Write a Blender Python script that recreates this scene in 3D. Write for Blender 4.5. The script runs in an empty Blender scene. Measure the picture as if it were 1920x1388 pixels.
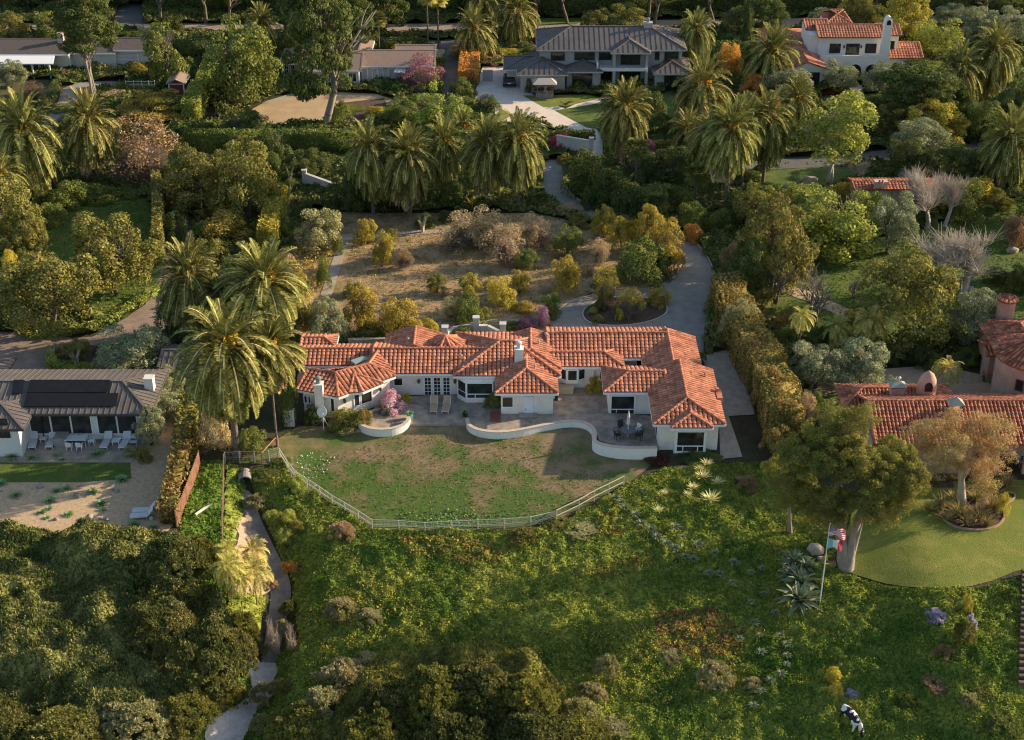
import bpy, math, random
import numpy as np
from mathutils import Vector, Matrix
from mathutils.geometry import delaunay_2d_cdt
R = math.radians
SC = bpy.context.scene
COL = SC.collection
random.seed(4)
# ---------------------------------------------------------------- camera
FPX, CAMZ = 2800.0, 71.0
PITCH = math.atan(1560/2800)
cd = bpy.data.cameras.new('camera'); cam = bpy.data.objects.new('camera', cd); COL.objects.link(cam)
cam.location = (0, 0, CAMZ); cam.rotation_euler = (math.pi/2-PITCH, 0, 0)
cd.sensor_width = 36; cd.lens = 36*FPX/1920; cd.clip_start = 1; cd.clip_end = 3000
SC.camera = cam
# ---------------------------------------------------------------- light
SUN_EL, SUN_AZ = R(18.3), math.atan2(0.31, 0.95)      # azimuth of the direction towards the sun, from +X
w = bpy.data.worlds.new('World'); SC.world = w; w.use_nodes = True
nt = w.node_tree; bg = nt.nodes['Background']
sky = nt.nodes.new('ShaderNodeTexSky'); sky.sky_type = 'NISHITA'; sky.sun_disc = False
sky.sun_elevation = SUN_EL; sky.sun_rotation = math.pi/2-SUN_AZ
nt.links.new(sky.outputs[0], bg.inputs[0]); bg.inputs[1].default_value = 0.115
ld = bpy.data.lights.new('sun', 'SUN'); ld.energy = 5.0; ld.angle = R(0.6); ld.color = (1.0, .80, .55)
sun = bpy.data.objects.new('sun', ld); COL.objects.link(sun)
sd = Vector((math.cos(SUN_EL)*math.cos(SUN_AZ), math.cos(SUN_EL)*math.sin(SUN_AZ), math.sin(SUN_EL)))
sun.rotation_euler = sd.to_track_quat('Z', 'Y').to_euler(); sun.location = (80, 60, 90)
SC.view_settings.view_transform = 'Standard'; SC.view_settings.look = 'None'
SC.view_settings.exposure = 0.9; SC.view_settings.gamma = 1
SC.cycles.max_bounces = 5; SC.cycles.diffuse_bounces = 3; SC.cycles.transparent_max_bounces = 6
SC.cycles.use_denoising = True; SC.cycles.filter_width = 1.15
# ---------------------------------------------------------------- pixel <-> world
cP, sP = math.cos(PITCH), math.sin(PITCH)
def ray(px, py):
    a, b = px-960, 694-py
    return a, FPX*cP+b*sP, -FPX*sP+b*cP
def P(px, py, z=0.0):
    dx, dy, dz = ray(px, py); t = (z-CAMZ)/dz
    return Vector((dx*t, dy*t, z))
def Wp(px, py, y):                                   # point on the vertical plane Y = y
    dx, dy, dz = ray(px, py); t = y/dy
    return Vector((dx*t, y, CAMZ+dz*t))
def proj(p):
    f = p[1]*cP-(p[2]-CAMZ)*sP; u = p[1]*sP+(p[2]-CAMZ)*cP
    return 960+FPX*p[0]/f, 694-FPX*u/f, FPX/f
def ss(a, b, x):
    t = np.clip((x-a)/(b-a), 0, 1); return t*t*(3-2*t)
edge_px = [(-500,992),(0,990),(300,992),(345,985),(400,872),(520,862),(560,905),(690,994),(1050,992),(1170,925),
           (1330,930),(1460,985),(1530,1045),(1600,1075),(1700,1105),(1760,1110),(1920,1085),(2500,1040)]
EX = np.array([P(*q).x for q in edge_px]); EY = np.array([P(*q).y for q in edge_px])
_xs = np.arange(-90, 91, 1.0); _ys = np.interp(_xs, EX, EY)
_k = np.exp(-(np.arange(-9, 10)/3.6)**2); _k /= _k.sum(); _ys = .35*_ys+.65*np.convolve(np.pad(_ys, 9, 'edge'), _k, 'valid')
_k2 = np.ones(3)/3; _ys = np.convolve(np.pad(_ys, 1, 'edge'), _k2, 'valid')
def _hsh(ix, iy, s):
    v = np.sin(ix*127.1+iy*311.7+s*74.7)*43758.5453; return v-np.floor(v)
def vnoise(x, y, s=0):
    x = np.asarray(x, float); y = np.asarray(y, float)
    ix, iy = np.floor(x), np.floor(y); fx, fy = x-ix, y-iy; fx = fx*fx*(3-2*fx); fy = fy*fy*(3-2*fy)
    a, b, c, d = _hsh(ix,iy,s), _hsh(ix+1,iy,s), _hsh(ix,iy+1,s), _hsh(ix+1,iy+1,s)
    return (a*(1-fx)+b*fx)*(1-fy)+(c*(1-fx)+d*fx)*fy
def H0(x, y):
    x = np.asarray(x, float); y = np.asarray(y, float)
    d = np.interp(x, _xs, _ys)-y
    drop = np.where(d > 0, 0.15*(np.sqrt(d*d+6)-2.449), 0)
    q = 117.5-y; lawn = 0.085*(np.sqrt(q*q+4)+q)/2*ss(-24, -17, x)*(1-ss(26, 34, x)*.8)
    lawn = np.minimum(lawn, 1.7)
    return -drop-lawn+0.5*(vnoise(x/6, y/6)-.5)*ss(1, 8, d)
gully_px = [(458,900),(472,955),(500,1020),(528,1080),(520,1140),(508,1200),(492,1260),(455,1330),(400,1400),(330,1500)]
def solve(fn, px, py):
    z = 0.0
    for _ in range(40):
        p = P(px, py, z); z = .5*z+.5*float(fn(p.x, p.y))
    return P(px, py, z)
GUL = [solve(H0, *q) for q in gully_px]
def gdist(x, y):
    x = np.asarray(x, float); y = np.asarray(y, float); best = np.full(np.broadcast(x, y).shape, 1e9)
    for a, b in zip(GUL[:-1], GUL[1:]):
        dx, dy = b.x-a.x, b.y-a.y; t = np.clip(((x-a.x)*dx+(y-a.y)*dy)/(dx*dx+dy*dy), 0, 1)
        best = np.minimum(best, np.hypot(x-a.x-t*dx, y-a.y-t*dy))
    return best
def H(x, y):
    g = gdist(x, y)
    return H0(x, y)-1.1*np.exp(-(g/1.9)**2)
def G(px, py, dz=0.0):
    p = solve(H, px, py); return Vector((p.x, p.y, p.z+dz))
# ---------------------------------------------------------------- materials
MATS = {}
def mat(name, c1, c2=None, scale=1.0, rough=.9, bump=0.0, bscale=8.0, island=0.0, trans=0.0, metal=0.0, spec=.3, c3=None, detail=5, lo=.35, hi=.65, objr=0.0):
    if name in MATS: return MATS[name]
    m = bpy.data.materials.new(name); m.use_nodes = True; t = m.node_tree; N = t.nodes; L = t.links
    b = N['Principled BSDF']; b.inputs['Roughness'].default_value = rough; b.inputs['Metallic'].default_value = metal
    b.inputs['Specular IOR Level'].default_value = spec
    geo = N.new('ShaderNodeNewGeometry')
    out = None
    if c2 is not None:
        no = N.new('ShaderNodeTexNoise'); no.inputs['Scale'].default_value = scale; no.inputs['Detail'].default_value = detail
        no.inputs['Roughness'].default_value = .65
        L.new(geo.outputs['Position'], no.inputs['Vector'])
        cr = N.new('ShaderNodeValToRGB'); L.new(no.outputs[0], cr.inputs[0]); e = cr.color_ramp.elements
        e[0].position = lo; e[1].position = hi; e[0].color = (*c1, 1); e[1].color = (*c2, 1)
        if c3: q = cr.color_ramp.elements.new((lo+hi)/2); q.color = (*c3, 1)
        out = cr.outputs[0]
    else:
        rgb = N.new('ShaderNodeRGB'); rgb.outputs[0].default_value = (*c1, 1); out = rgb.outputs[0]
    if island or objr:
        hs = N.new('ShaderNodeHueSaturation'); L.new(out, hs.inputs['Color'])
        if island:
            mr = N.new('ShaderNodeMapRange'); L.new(geo.outputs['Random Per Island'], mr.inputs[0])
            mr.inputs[3].default_value = 1-island; mr.inputs[4].default_value = 1+island; L.new(mr.outputs[0], hs.inputs['Value'])
        if objr:
            oi = N.new('ShaderNodeObjectInfo'); mr = N.new('ShaderNodeMapRange'); L.new(oi.outputs['Random'], mr.inputs[0])
            mr.inputs[3].default_value = .5-objr; mr.inputs[4].default_value = .5+objr; L.new(mr.outputs[0], hs.inputs['Hue'])
        out = hs.outputs[0]
    L.new(out, b.inputs['Base Color'])
    if bump:
        nb = N.new('ShaderNodeTexNoise'); nb.inputs['Scale'].default_value = bscale; nb.inputs['Detail'].default_value = 4
        L.new(geo.outputs['Position'], nb.inputs['Vector'])
        bm = N.new('ShaderNodeBump'); bm.inputs['Strength'].default_value = 1; bm.inputs['Distance'].default_value = bump
        L.new(nb.outputs[0], bm.inputs['Height']); L.new(bm.outputs[0], b.inputs['Normal'])
    if trans:
        tr = N.new('ShaderNodeBsdfTranslucent'); df = N.new('ShaderNodeBsdfDiffuse'); mx = N.new('ShaderNodeMixShader')
        L.new(out, tr.inputs[0]); L.new(out, df.inputs[0]); mx.inputs[0].default_value = trans
        L.new(df.outputs[0], mx.inputs[1]); L.new(tr.outputs[0], mx.inputs[2])
        L.new(mx.outputs[0], N['Material Output'].inputs[0]); N.remove(b)
    MATS[name] = m; return m
def leafmat(name, c1, c2, isl=.35, trans=.24, scale=.55, objr=.012, lo=.35, hi=.65):
    k = 2.0; c1 = tuple(k*q for q in c1); c2 = tuple(min(.8, k*q) for q in c2)
    return mat(name, c1, c2, scale=scale, island=isl, trans=trans, objr=objr, detail=2, lo=lo, hi=hi)
def glassmat():
    if 'window_glass' in MATS: return MATS['window_glass']
    m = mat('window_glass', (.012,.014,.014), (.05,.05,.045), scale=.9, rough=.04, spec=.55); return m
# ---------------------------------------------------------------- mesh building
def mesh_np(name, V, F4, m=None, F3=None, smooth=False):
    me = bpy.data.meshes.new(name); V = np.asarray(V, np.float32)
    me.vertices.add(len(V)); me.vertices.foreach_set('co', V.ravel())
    n4 = 0 if F4 is None else len(F4); n3 = 0 if F3 is None else len(F3)
    parts = []; 
    if n4: parts.append(np.asarray(F4, np.int32).ravel())
    if n3: parts.append(np.asarray(F3, np.int32).ravel())
    li = np.concatenate(parts); me.loops.add(len(li)); me.loops.foreach_set('vertex_index', li)
    me.polygons.add(n4+n3)
    st = np.concatenate([np.arange(n4)*4, n4*4+np.arange(n3)*3]).astype(np.int32)
    me.polygons.foreach_set('loop_start', st)
    if smooth: me.polygons.foreach_set('use_smooth', np.ones(n4+n3, bool))
    me.update(calc_edges=True); me.validate()
    if m: me.materials.append(m)
    return me
class MB:
    def __init__(s): s.v = []; s.f = []; s.mi = []; s.cur = 0
    def add(s, vs, fs):
        o = len(s.v); s.v += [tuple(q) for q in vs]; s.f += [tuple(i+o for i in f) for f in fs]; s.mi += [s.cur]*len(fs); return s
    def box(s, c, d, rz=0.0, M=None, taper=1.0):
        x, y, z = d[0]/2, d[1]/2, d[2]/2; ca, sa = math.cos(rz), math.sin(rz); vs = []
        for k in (-1, 1):
            t = taper if k > 0 else 1
            for i, j in ((-1,-1),(1,-1),(1,1),(-1,1)):
                X, Y = i*x*t, j*y*t; v = Vector((X*ca-Y*sa+c[0], X*sa+Y*ca+c[1], c[2]+k*z)); vs.append(M @ v if M else v)
        return s.add(vs, [(3,2,1,0),(4,5,6,7),(0,1,5,4),(1,2,6,5),(2,3,7,6),(3,0,4,7)])
    def b2(s, x0, x1, y0, y1, z0, z1): return s.box(((x0+x1)/2,(y0+y1)/2,(z0+z1)/2),(abs(x1-x0),abs(y1-y0),abs(z1-z0)))
    def tube(s, pts, rs, n=6, cap=True):
        pts = [Vector(p) for p in pts]; rings = []
        if not hasattr(rs, '__len__'): rs = [rs]*len(pts)
        for i, p in enumerate(pts):
            d = (pts[min(i+1, len(pts)-1)]-pts[max(i-1, 0)]).normalized()
            a = d.cross(Vector((0,0,1))) if abs(d.z) < .9 else d.cross(Vector((1,0,0)))
            a.normalize(); b = d.cross(a)
            rings += [p+a*(rs[i]*math.cos(k*2*math.pi/n))+b*(rs[i]*math.sin(k*2*math.pi/n)) for k in range(n)]
        fs = []
        for i in range(len(pts)-1):
            for k in range(n): fs.append((i*n+k, i*n+(k+1) % n, (i+1)*n+(k+1) % n, (i+1)*n+k))
        if cap: fs += [tuple(range(n)), tuple((len(pts)-1)*n+k for k in range(n-1,-1,-1))]
        return s.add(rings, fs)
    def bar(s, a, b, w, h=None):
        a, b = Vector(a), Vector(b); h = h or w; d = (b-a); l = d.length; d.normalize()
        u = Vector((0,0,1)) if abs(d.z) < .95 else Vector((0,1,0)); x = d.cross(u).normalized(); z = x.cross(d)
        vs = [p+x*(i*w/2)+z*(j*h/2) for p in (a, b) for i, j in ((-1,-1),(1,-1),(1,1),(-1,1))]
        return s.add(vs, [(3,2,1,0),(4,5,6,7),(0,1,5,4),(1,2,6,5),(2,3,7,6),(3,0,4,7)])
    def lathe(s, c, prof, n=16, sq=1.0):
        vs = [(c[0]+r*math.cos(k*2*math.pi/n), c[1]+r*sq*math.sin(k*2*math.pi/n), c[2]+z) for r, z in prof for k in range(n)]
        fs = [(i*n+k, i*n+(k+1) % n, (i+1)*n+(k+1) % n, (i+1)*n+k) for i in range(len(prof)-1) for k in range(n)]
        fs += [tuple(range(n-1,-1,-1)), tuple((len(prof)-1)*n+k for k in range(n))]
        return s.add(vs, fs)
    def prism(s, poly, z0, z1):
        n = len(poly); a = sum(poly[i][0]*poly[(i+1)%n][1]-poly[(i+1)%n][0]*poly[i][1] for i in range(n))
        if a < 0: poly = poly[::-1]
        zz0 = z0 if hasattr(z0, '__len__') else [z0]*n; zz1 = z1 if hasattr(z1, '__len__') else [z1]*n
        vs = [(p[0], p[1], zz0[i]) for i, p in enumerate(poly)]+[(p[0], p[1], zz1[i]) for i, p in enumerate(poly)]
        return s.add(vs, [tuple(range(n-1,-1,-1)), tuple(range(n, 2*n))]+[(i, (i+1)%n, n+(i+1)%n, n+i) for i in range(n)])
    def mesh(s, name, m=None, smooth=False):
        me = bpy.data.meshes.new(name); me.from_pydata(s.v, [], s.f); 
        for x in (m if isinstance(m, (list, tuple)) else [m]):
            if x: me.materials.append(x)
        if any(s.mi): me.polygons.foreach_set('material_index', s.mi)
        if smooth: me.polygons.foreach_set('use_smooth', [True]*len(s.f))
        me.update(); return me
    def build(s, name, m, parent=None, smooth=False): return link(name, s.mesh(name, m, smooth), parent)
def link(name, me, parent=None):
    o = bpy.data.objects.new(name, me); COL.objects.link(o)
    if parent is not None:
        o.parent = parent; o.matrix_parent_inverse = Matrix.Translation(-Vector(parent.location)) if parent.parent is None and not parent.get('_loc') else Matrix.Identity(4)
    return o
def tag(o, label=None, cat=None, group=None, kind=None):
    if label: o['label'] = label
    if cat: o['category'] = cat
    if group: o['group'] = group
    if kind: o['kind'] = kind
    return o
def thing(name, loc, label, cat, group=None):       # parts of such a thing are given in world coordinates
    o = bpy.data.objects.new(name, None); COL.objects.link(o); o.location = loc; o.empty_display_size = .3
    return tag(o, label, cat, group)
def local_thing(name, loc, label, cat, group=None, rz=0.0, s=1.0):   # parts are given in its own coordinates
    o = thing(name, loc, label, cat, group); o.rotation_euler = (0, 0, rz); o.scale = (s, s, s); LOCAL.add(o.name); return o
LOCAL = set()
def part(mb, name, m, parent, smooth=False):        # part in the parent's own coordinates
    o = bpy.data.objects.new(name, mb.mesh(name, m, smooth) if isinstance(mb, MB) else mb); COL.objects.link(o); o.parent = parent; return o
def dup(root, loc, rz=0.0, s=1.0, label=None):
    r = root.copy(); COL.objects.link(r); r.location = loc; r.rotation_euler = (0, 0, rz); r.scale = (s, s, s)
    if label: r['label'] = label
    for ch in list(root.children):
        c = ch.copy(); COL.objects.link(c); c.parent = r; c.matrix_parent_inverse = ch.matrix_parent_inverse.copy()
        for g in ch.children:
            d = g.copy(); COL.objects.link(d); d.parent = c; d.matrix_parent_inverse = g.matrix_parent_inverse.copy()
    return r
# ---------------------------------------------------------------- terrain
def build_ground():
    x = np.concatenate([np.arange(-420, -70, 14.), np.arange(-70, 70.1, .5), np.arange(84, 421, 14.)])
    y = np.concatenate([np.arange(-260, 60, 16.), np.arange(62, 125, .5), np.arange(125, 300, 3.), np.arange(300, 1500, 60.)])
    X, Y = np.meshgrid(x, y); Z = np.maximum(H(X, Y), -34)
    V = np.stack([X, Y, Z], -1).reshape(-1, 3); nx = len(x)
    i = np.arange(len(y)-1)[:, None]*nx+np.arange(nx-1)[None]; i = i.ravel()
    F = np.stack([i, i+1, i+1+nx, i+nx], 1)
    m = mat('garden_soil', (.035,.035,.014), (.028,.045,.012), scale=.35, c3=(.06,.048,.024), bump=.08, bscale=3)
    tag(link('ground', mesh_np('ground', V, F, m, smooth=True)), kind='structure')
build_ground()
def inpoly(x, y, poly):
    x = np.asarray(x); y = np.asarray(y); r = np.zeros(x.shape, bool); n = len(poly)
    for i in range(n):
        x0, y0 = poly[i][0], poly[i][1]; x1, y1 = poly[(i+1) % n][0], poly[(i+1) % n][1]
        if y0 == y1: continue
        c = ((y0 > y) != (y1 > y)) & (x < (x1-x0)*(y-y0)/(y1-y0)+x0); r ^= c
    return r
def smooth_poly(p, it=2):
    for _ in range(it):
        q = []; n = len(p)
        for i in range(n):
            a, b = p[i], p[(i+1) % n]; q += [(a[0]*.75+b[0]*.25, a[1]*.75+b[1]*.25), (a[0]*.25+b[0]*.75, a[1]*.25+b[1]*.75)]
        p = q
    return p
HOLES = []
def sheet(name, px, m, dz=.02, step=1.2, smooth=0, kind='structure', world=False):
    poly = px if world else [tuple(G(*q)[:2]) for q in px]
    if smooth: poly = smooth_poly(poly, smooth)
    HOLES.append(poly)
    n = len(poly); a = sum(poly[i][0]*poly[(i+1)%n][1]-poly[(i+1)%n][0]*poly[i][1] for i in range(n))
    if a < 0: poly = poly[::-1]
    xs = [p[0] for p in poly]; ys = [p[1] for p in poly]
    bp = []                                              # subdivide the outline
    for i in range(n):
        a, b = poly[i], poly[(i+1) % n]; k = max(1, int(math.hypot(b[0]-a[0], b[1]-a[1])/step))
        bp += [(a[0]+(b[0]-a[0])*j/k, a[1]+(b[1]-a[1])*j/k) for j in range(k)]
    gx, gy = np.meshgrid(np.arange(min(xs), max(xs), step), np.arange(min(ys), max(ys), step)); gx = gx.ravel(); gy = gy.ravel()
    ok = inpoly(gx, gy, poly); pts = bp+[(float(u), float(v)) for u, v in zip(gx[ok], gy[ok])]
    nb = len(bp)
    res = delaunay_2d_cdt([Vector(q) for q in pts], [(i, (i+1) % nb) for i in range(nb)], [list(range(nb))], 1, 1e-4)
    vo, fo = res[0], res[2]
    X = np.array([q.x for q in vo]); Y = np.array([q.y for q in vo]); Z = H(X, Y)+dz
    me = bpy.data.meshes.new(name); me.from_pydata([(float(a), float(b), float(c)) for a, b, c in zip(X, Y, Z)], [], [tuple(f) for f in fo])
    me.materials.append(m); me.polygons.foreach_set('use_smooth', [True]*len(me.polygons)); me.update()
    o = link(name, me); tag(o, kind=kind); return o
# ---------------------------------------------------------------- ground zones
GRASS = mat('lawn_grass', (.075,.12,.016), (.15,.17,.032), scale=.4, c3=(.08,.125,.018), bump=.08, bscale=8, detail=10)
GRASSY = mat('lawn_yellow_green', (.15,.18,.024), (.25,.235,.05), scale=.45, c3=(.165,.19,.03), bump=.06, bscale=10, detail=9)
DRY = mat('dry_orchard_ground', (.17,.14,.05), (.44,.29,.15), scale=.5, c3=(.33,.225,.115), bump=.06, bscale=9)
LAWNMIX = mat('patchy_lawn', (.25,.175,.10), (.07,.125,.02), scale=.42, c3=(.16,.14,.055), bump=.03, bscale=9, lo=.38, hi=.60, detail=8)
def lawn_fade(m):                                     # grass grows thicker towards the fence, bare earth near the house
    t = m.node_tree; N = t.nodes; L = t.links; cr = [n for n in N if n.type == 'VALTORGB'][0]; no = [n for n in N if n.type == 'TEX_NOISE'][0]; g = [n for n in N if n.type == 'NEW_GEOMETRY'][0]
    sx = N.new('ShaderNodeSeparateXYZ'); L.new(g.outputs['Position'], sx.inputs[0]); mr = N.new('ShaderNodeMapRange'); L.new(sx.outputs[1], mr.inputs[0]); mr.inputs[1].default_value = 101; mr.inputs[2].default_value = 119; mr.inputs[3].default_value = .17; mr.inputs[4].default_value = -.14
    m2 = N.new('ShaderNodeMapRange'); L.new(sx.outputs[0], m2.inputs[0]); m2.inputs[1].default_value = -15; m2.inputs[2].default_value = 12; m2.inputs[3].default_value = .06; m2.inputs[4].default_value = -.05
    a = N.new('ShaderNodeMath'); L.new(no.outputs[0], a.inputs[0]); L.new(mr.outputs[0], a.inputs[1]); b = N.new('ShaderNodeMath'); L.new(a.outputs[0], b.inputs[0]); L.new(m2.outputs[0], b.inputs[1]); L.new(b.outputs[0], cr.inputs[0])
lawn_fade(LAWNMIX)
DRYLAWN = mat('dry_lawn', (.16,.115,.06), (.24,.17,.095), scale=.6, c3=(.13,.12,.045), bump=.05, bscale=9)
GRAVEL = mat('gravel', (.44,.30,.17), (.60,.44,.27), scale=3, bump=.04, bscale=22)
ASPH = mat('asphalt', (.25,.225,.19), (.33,.295,.25), scale=.7, bump=.01, bscale=30)
ROADM = mat('road_asphalt', (.10,.10,.10), (.15,.14,.13), scale=.6, bump=.01, bscale=30)
CONC = mat('concrete', (.30,.25,.19), (.42,.36,.28), scale=1.2, bump=.008, bscale=20)
PALE = mat('pale_paving', (.60,.50,.42), (.70,.60,.50), scale=.8, bump=.006, bscale=20)
STONE = mat('flagstone', (.20,.175,.15), (.44,.35,.26), scale=.9, c3=(.33,.27,.21), bump=.012, bscale=6)
SAND = mat('pale_sand', (.55,.48,.42), (.72,.66,.60), scale=2.0, bump=.08, bscale=4)
DG = mat('decomposed_granite', (.40,.29,.19), (.50,.38,.25), scale=1.5, bump=.02, bscale=12)
MULCH = mat('mulch', (.075,.045,.03), (.13,.08,.055), scale=3, bump=.05, bscale=12)
def brickmat(name, c1, c2, mort, bw=.42, bh=.21, rot=0.0):
    m = mat(name, c1); t = m.node_tree; N = t.nodes; L = t.links; b = N['Principled BSDF']
    g = N.new('ShaderNodeNewGeometry'); br = N.new('ShaderNodeTexBrick'); mp = N.new('ShaderNodeMapping'); mp.inputs['Rotation'].default_value = (0,0,rot)
    L.new(g.outputs['Position'], mp.inputs[0]); L.new(mp.outputs[0], br.inputs[0])
    br.inputs['Color1'].default_value = (*c1, 1); br.inputs['Color2'].default_value = (*c2, 1); br.inputs['Mortar'].default_value = (*mort, 1)
    br.inputs['Scale'].default_value = 1; br.inputs['Brick Width'].default_value = bw; br.inputs['Row Height'].default_value = bh; br.inputs['Mortar Size'].default_value = .015
    no = N.new('ShaderNodeTexNoise'); no.inputs['Scale'].default_value = .7; L.new(g.outputs['Position'], no.inputs[0])
    mx = N.new('ShaderNodeMixRGB'); mx.blend_type = 'MULTIPLY'; mx.inputs[0].default_value = .5; L.new(br.outputs[0], mx.inputs[1]); L.new(no.outputs[0], mx.inputs[2])
    L.new(mx.outputs[0], b.inputs['Base Color']); return m
BRICKP = brickmat('brick_paving', (.34,.25,.19), (.42,.31,.24), (.20,.15,.12))
def S(name, px, m, **k): return sheet(name, px, m, **k)
# orchard and its paths
S('orchard_ground', [(548,640),(520,560),(545,455),(590,395),(700,400),(880,400),(1000,400),(1100,420),(1220,440),(1280,470),(1275,520),(1230,545),(1110,548),(1060,575),(1040,600),(1030,650),(740,640)], DRY, dz=.02, step=3)
S('footpath', [(600,556),(622,556),(655,450),(637,450)], CONC, dz=.06, step=3)
S('footpath', [(637,452),(850,436),(852,429),(640,441)], CONC, dz=.064, step=3)
S('footpath', [(760,612),(880,600),(1000,598),(1010,604),(880,607),(765,620)], CONC, dz=.06, step=3)
# main drive with its turning circle
S('driveway', [(1045,660),(1033,625),(1040,590),(1075,562),(1120,550),(1190,545),(1230,545),(1262,525),(1275,500),(1272,478),(1255,455),(1230,430),(1180,412),(1120,412),(1080,405),(1040,385),(1015,360),(1018,320),(1018,300),(1060,300),(1058,330),(1062,362),(1100,385),(1150,398),(1230,412),(1270,432),(1305,455),(1330,490),(1342,530),(1330,570),(1322,610),(1320,640),(1318,680),(1300,700)], ASPH, dz=.03, step=2.2, smooth=1)
S('side_yard', [(1316,668),(1380,652),(1392,690),(1415,778),(1350,782)], CONC, dz=.05, step=3)
S('side_yard', [(1348,776),(1366,782),(1392,858),(1350,862)], CONC, dz=.07, step=1.5)
S('road', [(1160,322),(1420,300),(1560,292),(1700,278),(1920,262),(2300,240),(2300,262),(1920,285),(1700,300),(1560,312),(1420,320),(1180,345)], ROADM, dz=.035, step=6)
# front lawn: bare earth band, patchy lawn and dry top
S('front_lawn', [(440,868),(500,835),(560,800),(640,800),(760,790),(880,790),(1000,810),(1110,800),(1130,850),(1230,866),(1180,905),(1160,915),(1045,975),(985,988),(700,990),(600,925),(540,875)], LAWNMIX, dz=.03, step=1)
# left neighbour
S('driveway', [(-260,640),(60,618),(160,640),(215,610),(290,560),(310,470),(318,400),(360,395),(362,470),(352,560),(345,640),(330,665),(200,690),(-260,715)], BRICKP, dz=.035, step=4, smooth=1)
S('lawn', [(-40,510),(30,430),(70,385),(180,368),(300,372),(303,480),(300,540),(250,580),(180,600),(90,560)], GRASS, dz=.03, step=4, smooth=1)
S('lawn', [(-200,905),(-200,862),(0,866),(244,862),(246,898),(150,905)], GRASS, dz=.04, step=2)
S('gravel_yard', [(-300,1012),(-300,850),(260,848),(330,760),(345,850),(325,985),(300,1012)], GRAVEL, dz=.02, step=1.6)
S('gravel_yard', [(255,860),(330,770),(345,700),(300,690),(285,760)], GRAVEL, dz=.03, step=2)
# gully, cut in pale earth
def ribbon(pts, wds):
    L_, R_ = [], []
    for i, p in enumerate(pts):
        d = (pts[min(i+1, len(pts)-1)]-pts[max(i-1,0)]); d.z = 0; d.normalize(); n = Vector((-d.y, d.x, 0))*wds[i]/2
        L_.append(tuple((p+n)[:2])); R_.append(tuple((p-n)[:2]))
    return L_+R_[::-1]
S('gully', ribbon(GUL[:7], [.9,1.2,1.5,1.7,1.5,1.3,1.0]), mat('gully_concrete', (.20,.165,.135), (.32,.27,.22), scale=1.6, bump=.05, bscale=5), dz=.05, step=.5, world=True, smooth=2)
S('sand_path', [(470,1232),(520,1240),(522,1262),(510,1285),(522,1300),(490,1322),(478,1345),(452,1400),(380,1400),(390,1352),(405,1345),(425,1335),(455,1318),(474,1290),(466,1262)], SAND, dz=.09, step=.5, smooth=2)
S('earth_path', [(440,985),(455,965),(478,990),(498,1030),(515,1075),(505,1120),(440,1120),(425,1060),(452,1010)], mat('pink_earth', (.36,.24,.17), (.46,.33,.25), scale=2, bump=.03, bscale=6), dz=.05, step=.6, smooth=1)
# right neighbour
S('lawn', [(1560,1062),(1590,1000),(1600,940),(1700,905),(1920,900),(2100,900),(2100,1030),(1920,1065),(1840,1098),(1760,1106),(1680,1100),(1610,1080)], GRASSY, dz=.04, step=1.2, smooth=1)
S('lawn', [(1425,520),(1500,470),(1640,450),(1770,420),(1830,380),(1920,375),(2100,380),(2100,600),(1920,600),(1800,640),(1700,680),(1600,690),(1500,620),(1440,580)], GRASS, dz=.03, step=5, smooth=1)
S('garden_path', [(1420,530),(1440,524),(1520,548),(1600,585),(1590,600),(1510,565)], DG, dz=.07, step=3)
S('granite_path', [(1500,735),(1540,715),(1700,685),(1820,695),(1900,730),(1900,770),(1790,740),(1600,745),(1560,760)], DG, dz=.06, step=4, smooth=1)
S('lawn', [(1540,745),(1580,738),(1600,760),(1560,800)], GRASS, dz=.08, step=3)
S('lawn', [(1415,340),(1440,320),(1560,312),(1640,318),(1600,345),(1500,360),(1430,365)], GRASS, dz=.045, step=5)
# top properties
S('driveway', [(700,78),(1100,70),(1100,85),(870,92),(864,130),(862,190),(828,190),(832,130),(835,92),(700,92)], ROADM, dz=.03, step=6)
S('road', [(-400,62),(200,60),(700,64),(1100,60),(1500,52),(2300,40),(2300,22),(1500,34),(1100,40),(700,46),(200,44),(-400,46)], mat('dusty_road', (.26,.20,.15),(.34,.27,.2), scale=.6), dz=.03, step=12)
S('driveway', [(205,60),(225,8),(268,8),(270,60)], ROADM, dz=.045, step=6)
S('verge_lawn', [(930,48),(1080,46),(1100,38),(1085,34),(930,36)], GRASS, dz=.06, step=8)
S('dry_yard', [(470,236),(455,215),(500,190),(600,172),(740,178),(735,215),(700,232),(600,236)], mat('tan_yard', (.38,.26,.15),(.48,.34,.20), scale=.4, c3=(.42,.30,.17), bump=.03), dz=.03, step=5, smooth=1)
S('dry_yard', [(700,105),(835,92),(832,112),(700,122)], mat('tan_yard'  , (.38,.26,.15)), dz=.03, step=6)
S('driveway', [(895,200),(890,176),(905,125),(980,125),(985,165),(1000,178),(1060,205),(1110,235),(1130,255),(1130,300),(1100,312),(1098,262),(1060,245),(1000,230),(940,232),(915,240),(930,215)], PALE, dz=.045, step=4)
S('garden_path', [(1060,205),(1100,185),(1180,180),(1190,186),(1120,196),(1075,212)], PALE, dz=.05, step=4)
S('lawn', [(980,180),(1100,178),(1130,185),(1060,200),(1020,202)], GRASSY, dz=.06, step=4)
S('lawn', [(1040,208),(1120,195),(1160,210),(1130,245),(1100,240)], GRASS, dz=.06, step=4)
S('lawn', [(915,232),(940,205),(962,215),(945,226)], GRASSY, dz=.06, step=4)
S('lawn', [(1010,258),(1010,238),(1050,248),(1072,256)], GRASSY, dz=.06, step=4)
S('lawn', [(1160,200),(1260,170),(1290,190),(1260,240),(1180,260)], GRASS, dz=.06, step=4)
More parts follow.
